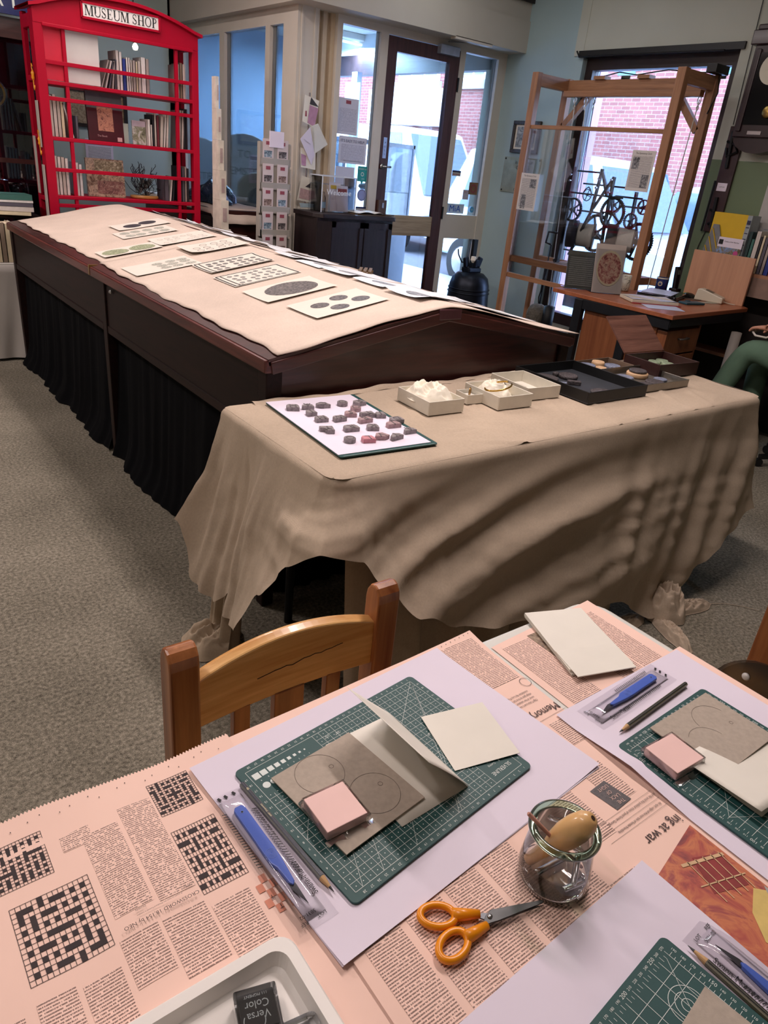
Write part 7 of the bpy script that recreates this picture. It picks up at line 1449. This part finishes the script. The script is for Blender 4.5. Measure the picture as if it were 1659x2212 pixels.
# ================================================================ DESK
DZ = .80; VEN = wood('cherry_veneer', '#8a4a30', '#b06a48', 0, rough=.35, coat=.15, freq=3); VEND = wood('desk_pedestal_veneer', '#6a3820', '#8f5836', 2, rough=.45, freq=3); DRZ = radians(3)
dk = thing('office_desk', 'cherry veneer office desk with a pedestal and dark metal frame', 'desk', (3.80, 2.30, 0), DRZ)
DLX, DLY = 1.0, .71
q = MB(); q.prism([(0, 0), (DLX-.05, .02), (DLX, .07), (DLX, DLY-.03), (.665, DLY-.03), (.60, .86), (.02, .87)], DZ-.025, DZ); q.build('desktop', VEN, dk, bevel=.003)
q = MB(); q.box(.02, DLX-.1, .015, .035, DZ-.075, DZ-.027); q.box(.015, .035, .02, DLY-.04, DZ-.085, DZ-.027); q.box(.02, DLX-.1, DLY-.06, DLY-.04, DZ-.075, DZ-.027); q.build('metal_rail', M('dark_grey_metal', '#23252a', .45, metal=.5), dk, bevel=.002)
for (x, y) in ((.05, .30), (.04, DLY-.06)): q = MB(); q.box(x-.03, x+.01, y-.03, y+.03, .02, DZ-.03); q.build('metal_leg', M('dark_grey_metal', ''), dk, bevel=.003)
q = MB(); q.box(-.02, .55, .27, .33, 0, .03); q.build('metal_foot', M('dark_grey_metal', ''), dk)
pe = MB(); pe.box(.04, .43, .10, .27, .05, DZ-.085); pe.box(.04, .43, .33, DLY-.1, .05, DZ-.085); pe.box(.06, .42, .05, DLY-.1, .05, .07); pd = pe.build('pedestal', VEND, dk, bevel=.002)
for i, (z0, z1) in enumerate(((.56, .70), (.38, .55), (.10, .37))):
    q = MB(); q.box(.05, .42, .035, .10, z0, z1); dr = q.build('drawer', VEND, pd, bevel=.003); q = MB(); q.tube([(.19, .035, (z0+z1)/2+.02), (.19, .015, (z0+z1)/2+.02), (.28, .015, (z0+z1)/2+.02), (.28, .035, (z0+z1)/2+.02)], .006, 8); q.build('handle', M('brass', '') if i else M('dull_grey_handle', '#6a6460', .4, metal=.6), dr, smooth=True)
q = MB(); q.box(.42, .44, .04, DLY-.1, .05, DZ-.085); q.build('pedestal_edge', VEND, dk)
t = thing('desk_screen', 'light wood modesty screen standing at the back of the desk', 'screen', (4.765, 2.42, DZ), DRZ); q = MB(); q.box(-.009, .009, 0, .42, .0, .295); q.build('panel', wood('light_beech_laminate', '#b58468', '#cf9c7c', 2, rough=.5, freq=3), t, bevel=.002); q = MB(); q.box(.009, .03, .02, .05, 0, .2); q.box(.009, .03, .37, .40, 0, .2); q.build('bracket', BLACK, t)
cr = thing('low_bookcase', 'low beech bookcase against the green wall', 'bookcase', (4.82, 1.65, 0)); LB = M('beech_laminate', '#a57458', .5, var=.06)
q = MB(); q.box(0, .20, 0, 1.22, .98, 1.0); q.build('top', LB, cr); q = MB(); q.box(0, .20, 0, 1.22, .86, .98); q.build('upper_band', M('grey_beech', '#8a7064', .5), cr)
for y in (0, 1.20): q = MB(); q.box(0, .20, y, y+.02, 0, .98); q.build('side', LB, cr)
q = MB(); q.box(.18, .20, 0, 1.22, 0, .98); q.build('back', M('dark_inside', '#241c1a', .7), cr); q = MB(); q.box(0, .18, .02, 1.20, .45, .47); q.build('shelf', LB, cr)
# things on the bookcase
t = thing('magazine_file', 'yellow folder in a grey magazine file above the desk screen', 'magazine file', (4.86, 2.72, 1.0)); YF = M('yellow_card', '#d9b01f', .5, var=.03)
q = MB(); q.box(-.005, .10, -.12, .115, 0, .335); q.build('folder', YF, t); q = MB(); q.box(-.007, .10, -.15, -.12, .02, .335); q.build('folder_spine', M('grey_spine', '#9aa0a4', .5), t)
q = MB()
for i in range(5): q.box(-.0085, -.007, -.145, -.125, .12+.035*i, .125+.035*i)
q.box(-.0085, -.007, -.147, -.123, .28, .305); q.build('spine_print', M('dark_print', '#2b2b4a', .6, var=0), t, kind='stuff')
q = MB(); P0 = [(.125, 0), (.125, .10), (.095, .26), (.055, .26), (-.02, .08), (-.06, 0)]
q.prism([(y, z) for y, z in P0], 0, .006, Matrix(((0, 0, -1, -.012), (1, 0, 0, 0), (0, 1, 0, 0), (0, 0, 0, 1)))); fl = q.build('file_side', M('grey_file_plastic', '#77787c', .5), t)
for i in range(4):
    a0 = (.108-.030*i*.55, .225-.05*i*.4); q = MB(); y0, z0 = .078+.012*i-.0, .235-.055*i
    q.bar((-.020, min(.118, y0+.012), z0), (-.020, y0-.055-.012*(3-i)*.3, max(.01, z0-.15)), .004, .014, (1, 0, 0)); q.build('slot', YF, fl)
t = thing('picture_postcard', 'white postcard with a castle photo leaning on the yellow file', 'postcard', (4.835, 2.66, 1.0)); q = MB(); q.box(-.002, 0, -.085, .085, .06, .19); q.build('card', PAPER, t); q = MB(); q.box(-.003, -.002, -.085, .085, .06, .13); q.build('photo', picture('castle_photo', ('#3a3428', '#8a7a5a', '#7a94c0', '#a9b8d8'), 26, 4), t); q = MB(); q.lathe([(.016, 0), (.016, .0015)], 16, frame((-.003, -.055, .10), -pi/2, pi/2)); q.build('pink_dot', M('pink_sticker', '#c94a8a', .5, var=0), t)
q = MB(); q.text('Castles of the Marches', .011, frame((-.0032, -.01, .165), -pi/2, pi/2)); q.box(-.003, -.002, .05, .08, .145, .175); q.build('lettering', INK, t)
for i, (th, h, col) in enumerate(((.022, .24, '#1f3a3a'), (.02, .2, '#3b6b62'), (.03, .25, '#cfc4bd'), (.014, .22, '#2b2a30'), (.016, .23, '#d9c8a8'), (.022, .22, '#5a5560'), (.02, .20, '#a79a94'), (.03, .215, '#2a3a8a'), (.02, .19, '#6b2a34'))):
    y = 2.555-sum((.022, .02, .03, .014, .016, .022, .02, .03, .02)[:i])-.002*i
    book((4.85, y, 1.001), th, .13, h, col, '%s book upright on the bookcase, %s from the yellow file' % (CNAME[col], ORD[i]), 0, -pi/2, False, 'books above the desk')
t = thing('maroon_folder', 'maroon folder leaning at the right end of the bookcase', 'folder', (4.83, 2.25, 1.001)); q = MB(); q.box(-.006, .006, -.12, .10, 0, .24, frame((0, 0, 0), 0, 0, radians(8))); q.build('cover', M('maroon_card', '#6a1430', .4), t); q = MB(); q.box(-.008, -.006, -.02, .05, .08, .14, frame((0, 0, 0), 0, 0, radians(8))); q.build('emblem', M('pinkish_print', ''), t)
# things on the desk
DZT = DZ+.001
for i, (x, y, h, w, rz, cols_, l) in enumerate(((3.93, 3.09, .235, .19, -.62, ('#2a2c28', '#5a5a52', '#8a8a84'), 'dark grey leaflet standing in a clear holder at the left of the desk'), (4.01, 2.93, .30, .20, -.55, ('#7a4a44', '#a9756a', '#c9b49a'), 'leaflet with a carved rose standing in a clear holder on the desk'))):
    t = thing('leaflet_holder', l, 'leaflet holder', (x, y, DZT), rz); tl = radians(-14)
    q = MB(); q.box(-w/2, w/2, 0, .003, 0, h*.9, frame((0, -.004, 0), 0, tl)); q.box(-w/2, w/2, .0, .10, 0, .003); q.build('clear_stand', ACRYL, t)
    q = MB(); q.box(-w/2+.003, w/2-.003, .004, .012, .004, h, frame((0, 0, 0), 0, tl)); q.build('leaflets', M('pale_leaflet_paper', '#b9aca4', .6, var=.05) if i else M('dark_leaflet', '#3f403a', .5, var=.2, scale=30), t)
    if i:
        q = MB(); q.disc(.082, .105, frame((0, .002, .004), 0, tl) @ Matrix.Translation((0, .0, .15)) @ Matrix.Rotation(pi/2, 4, 'X'), 32); q.build('rose_print', picture('rose_print', ('#5a2a2c', '#a05a54', '#c9a890', '#7a3a3c'), 30, 5), t)
        q = MB(); q.ring(.076, .086, frame((0, .001, .004), 0, tl) @ Matrix.Translation((0, .0, .15)) @ Matrix.Rotation(pi/2, 4, 'X'), 32, ey=1.25); q.build('border_print', M('bone_print', '#c9b898', .6, var=.1), t)
    else: q = MB(); q.add([(-.08, .002, .02), (.08, .002, .02), (.08, .002, .20), (-.08, .002, .20)], [(0, 1, 2, 3)], frame((0, 0, 0), 0, tl), [(0, 0), (160, 0), (160, 180), (0, 180)]); q.build('print', body_text('dark_leaflet_text', '#4a4b45', '#8a8a84', 12), t)
t = thing('mug', 'cream mug with a dark pattern behind the leaflets', 'mug', (4.30, 3.02, DZT)); q = MB(); q.lathe([(.001, .002), (.036, 0), (.04, .006), (.042, .10), (.039, .10), (.036, .012), (.001, .01)], 28, cap=False); q.build('body', picture('patterned_china', ('#4a4438', '#d9d2c0', '#d9d2c0', '#e4dfd0'), 45, 2), t, smooth=True); q = MB(); q.tube([(.04, 0, .08), (.062, 0, .075), (.066, 0, .05), (.055, 0, .028), (.041, 0, .025)], .005, 8); q.build('handle', M('cream_china', '#d9d2c0', .3), t, smooth=True)
t = thing('mug', 'navy blue mug with a round badge behind the laptop', 'mug', (4.66, 2.97, DZT)); q = MB(); q.lathe([(.001, .002), (.034, 0), (.038, .004), (.040, .09), (.037, .09), (.034, .012), (.001, .01)], 28, cap=False); q.build('body', M('navy_china', '#16245a', .25, var=.05), t, smooth=True); q = MB(); q.lathe([(.0402, .082), (.0402, .0905)], 28, cap=False); q.build('pale_rim', M('cream_china', ''), t); q = MB(); q.ring(.010, .015, frame((-.0385, -.012, .05), -pi/2+.3, pi/2), 18); q.build('badge', M('bone_print', ''), t); q = MB(); q.tube([(.03, .03, .07), (.045, .045, .065), (.048, .048, .04), (.032, .032, .025)], .005, 8); q.build('handle', M('navy_china', ''), t, smooth=True)
lp = thing('laptop', 'closed black laptop with a sheet of paper on its lid', 'laptop', (4.42, 2.79, DZT), radians(20)); q = MB(); q.prism(rrect(.36, .25, .015), .004, .016); q.build('base', BLACK, lp, bevel=.002); q = MB(); q.prism(rrect(.36, .25, .015), .017, .026); q.build('lid', M('gloss_black_lid', '#15171c', .12, var=.03), lp, bevel=.002); q = MB()
for x in (-.15, .15):
    for y in (-.1, .1): q.box(x-.01, x+.01, y-.01, y+.01, 0, .004)
q.build('foot', BLACK, lp)
q = MB(); q.grid(6, 6, lambda u, v: ((u-.5)*.26, (v-.5)*.19, .001+.002*u*v)); tagged(q, 'paper_sheet', M('blue_white_paper', '#c9d4f0', .4, var=.04), 'glossy sheet of paper on the laptop lid', 'paper', loc=(4.40, 2.80, DZT+.0275), rz=radians(22), solid=.0006)
t = thing('leaflet_pile', 'pile of folded pale leaflets in a plastic sleeve on the desk', 'leaflets', (4.08, 2.66, DZT), radians(-32)); q = MB(); q.grid(16, 8, lambda u, v: ((u-.5)*.30, (v-.5)*.20, .022+.002*sin(u*9+v*5))); q.build('top_leaflet', picture('leaflet_cover', ('#c9b4b0', '#d9d0d4', '#b0b8d0', '#e0d8d0'), 14, 4), t, smooth=True); q = MB(); q.box(-.15, .15, -.10, .10, 0, .021); q.build('stack', M('cream_leaflets', '#cfc4b0', .7, var=.05), t, bevel=.005); q = MB(); q.box(-.15, .16, -.115, -.10, 0, .003); q.build('red_edge', M('red_folder_edge', '#a01a34', .5), t)
q = MB(); q.box(-.11, .11, -.08, .08, 0, .0008); tagged(q, 'paper_sheet', M('blue_white_paper', ''), 'white sheet at the front corner of the desk', 'paper', loc=(3.99, 2.50, DZT), rz=radians(-38))
q = MB(); q.box(-.08, .08, -.03, .03, 0, .0008); tagged(q, 'paper_slip', M('grey_slip', '#a9a090', .6), 'narrow grey slip near the desk end', 'paper', loc=(4.62, 2.56, DZT), rz=radians(-10))
t = thing('phone_case', 'dark teal folding phone case on the desk', 'phone', (4.38, 2.55, DZT), radians(-12)); q = MB(); q.prism(rrect(.16, .075, .008), 0, .012); q.build('case', M('teal_leather', '#234a58', .45, var=.08), t, bevel=.003); q = MB(); q.prism(rrect(.03, .02, .004), .012, .016, frame((.0, .035, 0))); q.build('clasp', M('teal_leather', ''), t)
t = thing('mouse_mat', 'round brown mouse mat on the desk', 'mouse mat', (4.62, 2.73, DZT)); q = MB(); q.lathe([(.001, 0), (.10, 0), (.10, .003), (.001, .003)], 32, cap=False); q.build('mat', M('brown_cork', '#6a5548', .8), t)
q = MB(); q.ring(.095, .10, frame((0, 0, .0034)), 32); q.build('rim', BLACK, t)
t = thing('computer_mouse', 'black and green computer mouse on the round mat', 'mouse', (4.61, 2.72, DZT+.0035), radians(-20)); q = MB(); q.grid(20, 10, lambda u, v: (.055*cos(2*pi*u)*sin(v*pi/2), .032*sin(2*pi*u)*sin(v*pi/2), .030*cos(v*pi/2)+.001), wrap=True); q.build('shell', M('black_gloss', '#0d0f10', .2), t, smooth=True); q = MB(); q.tube([(-.03, .02, .022), (0, .018, .0275), (.03, .018, .022)], .004, 6); q.build('green_trim', M('lime_trim', '#6a8a3a', .4), t)
t = thing('card_reader', 'cream card reader wedge by the desk screen', 'card reader', (4.665, 2.60, DZT), radians(-75)); q = MB(); P0 = [(-.09, 0), (.09, 0), (.09, .035), (-.055, .075), (-.08, .07)]; q.prism(P0, -.035, .035, frame((0, 0, 0), 0, pi/2)); q.build('body', M('cream_plastic', '#cfc4b0', .4, var=.02), t, bevel=.006); q = MB(); q.box(-.03, .02, -.02, .02, .0705, .0725, frame((-.03, 0, .0), 0, 0, radians(15)) @ Matrix.Translation((.01, 0, -.003))); q.build('display', M('grey_display', '#5a6058', .3), t); q = MB(); q.tube([(.09, 0, .012), (.12, .01, .006), (.16, .02, .004)], .003, 6); q.build('cable', M('cream_plastic', ''), t)
t = thing('desk_phone', 'black cordless handset standing at the back of the desk', 'phone', (4.725, 2.90, DZT)); q = MB(); q.prism(rrect(.045, .025, .008), .02, .17, frame((0, 0, 0), 0, radians(-6))); q.build('handset', BLACK, t, bevel=.004); q = MB(); q.prism(rrect(.07, .06, .012), 0, .03); q.build('cradle', BLACK, t, bevel=.004); q = MB(); q.prism(rrect(.03, .002, .0008), .12, .15, frame((0, -.014, 0), 0, radians(-6))); q.build('display', M('grey_display', ''), t)
# ================================================================ SEATED PERSON
def skin(name, verts, edges, radii, mat, parent, lvl=2):
    me = bpy.data.meshes.new(name); me.from_pydata(verts, edges, []); me.materials.append(mat); o = bpy.data.objects.new(name, me); link(o, parent)
    md = o.modifiers.new('skin', 'SKIN'); md.use_smooth_shade = True
    for i, r in enumerate(radii): sv = me.skin_vertices[0].data[i]; sv.radius = r if isinstance(r, tuple) else (r, r); sv.use_root = (i == 0)
    s = o.modifiers.new('sub', 'SUBSURF'); s.levels = s.render_levels = lvl
    return o
SKIN = M('skin', '#c98f76', .5, var=.05); GT_ = M('sage_trousers', '#5c7763', .85, var=.12, scale=9, bump=.3, bscale=30, dist=.004)
pn = thing('person', 'person in sage green trousers seated by the desk, cropped by the right edge', 'person', (0, 0, 0))
HX, HY, HZ = 4.50, 1.66, .60     # pelvis
V = [(HX, HY, HZ), (HX, HY-.02, HZ+.14), (HX, HY-.03, HZ+.32), (HX, HY-.02, HZ+.46), (HX, HY-.01, HZ+.54), (HX+.0, HY+.03, HZ+.63), (HX, HY+.02, HZ+.74),
     (HX-.19, HY-.01, HZ+.43), (HX-.25, HY+.06, HZ+.18), (HX-.16, HY+.27, HZ+.17), (HX-.13, HY+.34, HZ+.17), (HX+.19, HY-.01, HZ+.43), (HX+.26, HY+.06, HZ+.18), (HX+.14, HY+.27, HZ+.15), (HX+.09, HY+.34, HZ+.15)]
E_ = [(0, 1), (1, 2), (2, 3), (3, 4), (4, 5), (5, 6), (3, 7), (7, 8), (8, 9), (9, 10), (3, 11), (11, 12), (12, 13), (13, 14)]
NAVY = M('navy_jumper', '#1c2038', .9, var=.15, scale=20)
skin('upper_body', V, E_, [(.17, .13), (.15, .12), (.17, .12), (.13, .09), .055, .085, .08, .065, .052, .042, .035, .065, .052, .042, .035], SKIN, pn)
skin('jumper', V[:4]+[V[7], V[8], V[9], V[11], V[12], V[13]], [(0, 1), (1, 2), (2, 3), (3, 4), (4, 5), (5, 6), (3, 7), (7, 8), (8, 9)], [(.185, .145), (.165, .135), (.185, .135), (.14, .10), .075, .062, .052, .075, .062, .052], NAVY, pn)
KX, KY_ = 4.36, 2.10
skin('trousers', [(HX, HY, HZ), (HX-.08, HY+.04, HZ), (KX, KY_, .63), (KX-.05, KY_+.10, .30), (KX-.04, KY_+.10, .06), (HX+.09, HY+.04, HZ-.01), (HX+.10, HY+.46, .56), (HX+.09, HY+.44, .30), (HX+.08, HY+.42, .07)], [(0, 1), (1, 2), (2, 3), (3, 4), (0, 5), (5, 6), (6, 7), (7, 8)], [(.17, .13), .105, .078, .065, .06, .105, .078, .062, .058], GT_, pn)
for (x, y) in ((KX-.04, KY_+.10), (HX+.08, HY+.42)): q = MB(); q.grid(20, 8, lambda u, v: (x+.045*cos(2*pi*u)*sin(v*pi/2)**.6, y+.05+.12*sin(2*pi*u)*sin(v*pi/2)**.6, .075*cos(v*pi/2)+.001), wrap=True); q.build('shoe', BLACK, pn, smooth=True)
for s, (x, y, z) in ((-1, V[10]), (1, V[14])):
    vs_ = [(x, y, z), (x-.01*s, y+.05, z-.01)]; ed = [(0, 1)]; ra = [(.035, .018), (.042, .016)]
    for f in range(4):
        bx_ = x-.01*s+(f-1.5)*.021; L = (.062, .075, .07, .055)[f]; k0 = len(vs_); vs_ += [(bx_, y+.085, z-.012), (bx_-.004*s, y+.085+L*.45, z-.022), (bx_-.010*s, y+.085+L*.7, z-.045)]; ed += [(1, k0), (k0, k0+1), (k0+1, k0+2)]; ra += [.0095, .0088, .0078]
    k0 = len(vs_); vs_ += [(x-.045*s, y+.03, z-.012), (x-.055*s, y+.07, z-.02), (x-.045*s, y+.09, z-.03)]; ed += [(0, k0), (k0, k0+1), (k0+1, k0+2)]; ra += [.012, .010, .0085]
    skin('hand', vs_, ed, ra, SKIN, pn, 1)
hc = Vector((HX, HY+.03, HZ+.70)); q = MB(); q.grid(28, 18, lambda u, v: tuple(hc+Vector((.078*sin(v*pi)**.8*cos(2*pi*u), .095*sin(v*pi)**.8*sin(2*pi*u)+.008*(1-cos(v*pi)), .118*cos(v*pi)))), wrap=True); q.build('head', SKIN, pn, smooth=True)
q = MB(); q.grid(28, 12, lambda u, v: tuple(hc+Vector((.088*sin(v*1.75)**.9*cos(2*pi*u), -.012+.10*sin(v*1.75)**.9*sin(2*pi*u)-(.0 if sin(2*pi*u) < .2 else .03*v), .012+.118*cos(v*1.75)))), wrap=True); q.build('hair', M('grey_brown_hair', '#6a5a50', .7, var=.2, scale=60), pn, smooth=True)
q = MB(); q.add(*(lambda b_: (b_.v, b_.f))(MB().lathe([(.001, 0), (.014, .012), (.009, .03), (.004, .045)], 10)), frame(tuple(hc+Vector((0, .094, -.03))), 0, 0)); q.build('nose', SKIN, pn, smooth=True)
for s in (-1, 1):
    q = MB(); q.lathe([(.001, -.009), (.008, -.004), (.009, 0), (.008, .004), (.001, .009)], 12, frame(tuple(hc+Vector((s*.032, .083, .008))))); q.build('eye', M('eye_dark', '#2a2420', .2), pn, smooth=True)
    q = MB(); q.lathe([(.001, -.03), (.012, -.02), (.016, .0), (.012, .022), (.001, .03)], 10, frame(tuple(hc+Vector((s*.08, 0, -.005))))); q.build('ear', SKIN, pn, smooth=True)
q = MB(); q.tube([tuple(hc+Vector((-.026, .079, -.062))), tuple(hc+Vector((0, .090, -.064))), tuple(hc+Vector((.026, .079, -.062)))], .006, 8); q.build('mouth', M('lips', '#a85a50', .5), pn, smooth=True)
t = thing('shoulder_bag', 'black bag with a white cord on the person\'s lap', 'bag', (4.48, 1.93, .685)); q = MB(); q.grid(20, 12, lambda u, v: (.13*cos(2*pi*u)*sin(v*pi)**.5, .10*sin(2*pi*u)*sin(v*pi)**.5, .05-.05*cos(v*pi)), wrap=True); q.build('pouch', M('black_fabric', '#0e0e14', .8), t, smooth=True); q = MB(); q.tube([(-.10, .04, .06), (-.14, .08, .03), (-.15, .14, .03), (-.11, .18, .04), (-.06, .17, .05)], .006, 8); q.build('white_cord', M('white_cord', '#d8cfc4', .7), t, smooth=True)
t = thing('pink_craftwork', 'pink and white knitted piece held above the lap', 'craftwork', (4.49, 2.02, .80)); q = MB(); q.grid(16, 12, lambda u, v: (.05*(u-.5)+.01*sin(v*9), .06*(u-.5)+.01*sin(u*7), -.02+.16*v+.01*sin(u*9))); q.build('knit', M('pink_wool', '#c9345a', .9, var=.25, scale=40), t, smooth=True, solid=.006); q = MB(); q.tube([(0, .02, .1), (.03, .06, .16), (.05, .10, .15)], .003, 6); q.build('yarn', M('pink_wool', ''), t, smooth=True)
ch = thing('swivel_chair', 'black swivel chair under the seated person', 'chair', (HX, HY-.02, 0)); q = MB(); q.prism(rrect(.46, .44, .08), .41, .475); q.build('seat', M('black_fabric', ''), ch, bevel=.02); q = MB(); q.tube([(0, 0, .41), (0, 0, .1)], .03, 12); q.build('column', BLACK, ch, smooth=True)
for i in range(5): a = 2*pi*i/5; q = MB(); q.bar((0, 0, .1), (.27*cos(a), .27*sin(a), .06), .05, .03, ends=.7); lg = q.build('leg', BLACK, ch); q = MB(); q.lathe([(.025, -.012), (.025, .012)], 14, frame((.27*cos(a), .27*sin(a), .0255), a, pi/2)); q.build('castor', BLACK, lg)
q = MB(); q.prism(rrect(.42, .05, .02), .55, .98, frame((0, -.25, 0))); q.build('backrest', M('black_fabric', ''), ch, bevel=.02); q = MB(); q.bar((0, -.2, .44), (0, -.25, .6), .05, .02); q.build('back_bar', BLACK, ch)
t = thing('paper_roll', 'pale cardboard tube standing under the desk end', 'tube', (4.62, 2.33, 0)); q = MB(); q.lathe([(.032, 0), (.032, .66), (.027, .66), (.027, .01)], 20); q.build('tube', M('pale_tube', '#a9a098', .6, var=.03), t, smooth=True); q = MB(); q.lathe([(.027, .63), (.027, .64)], 16); q.build('plug', M('pale_tube', ''), t)
# ================================================================ CEILING LUMINAIRES
for i, (x, y, z, L, P_) in enumerate(LAMPS):
    t = thing('ceiling_light', 'white ceiling light fitting %s' % ('above the draped table', 'above the display cabinet', 'above the kiosk', 'above the open carpet', 'added as cool fill near the entrance', 'left of the work table')[i], 'ceiling light', (x, y, z))
    q = MB(); q.box(-.09, .09, -L/2, L/2, .05, .10); q.build('housing', WHITE, t, bevel=.006)
    q = MB(); q.box(-.07, .07, -L/2+.03, L/2-.03, .044, .05); q.build('diffuser', emit('diffuser_glow', (1, .84, .70, 1), 3.0), t)
    la = bpy.data.lights.new('fitting_light', 'AREA'); la.shape = 'RECTANGLE'; la.size = .14; la.size_y = L-.06; la.energy = P_; la.color = LAMPCOL if i != 4 else (.80, .90, 1.0)
    lo = bpy.data.objects.new('fitting_light', la); link(lo, t); lo.location = (0, 0, .04)
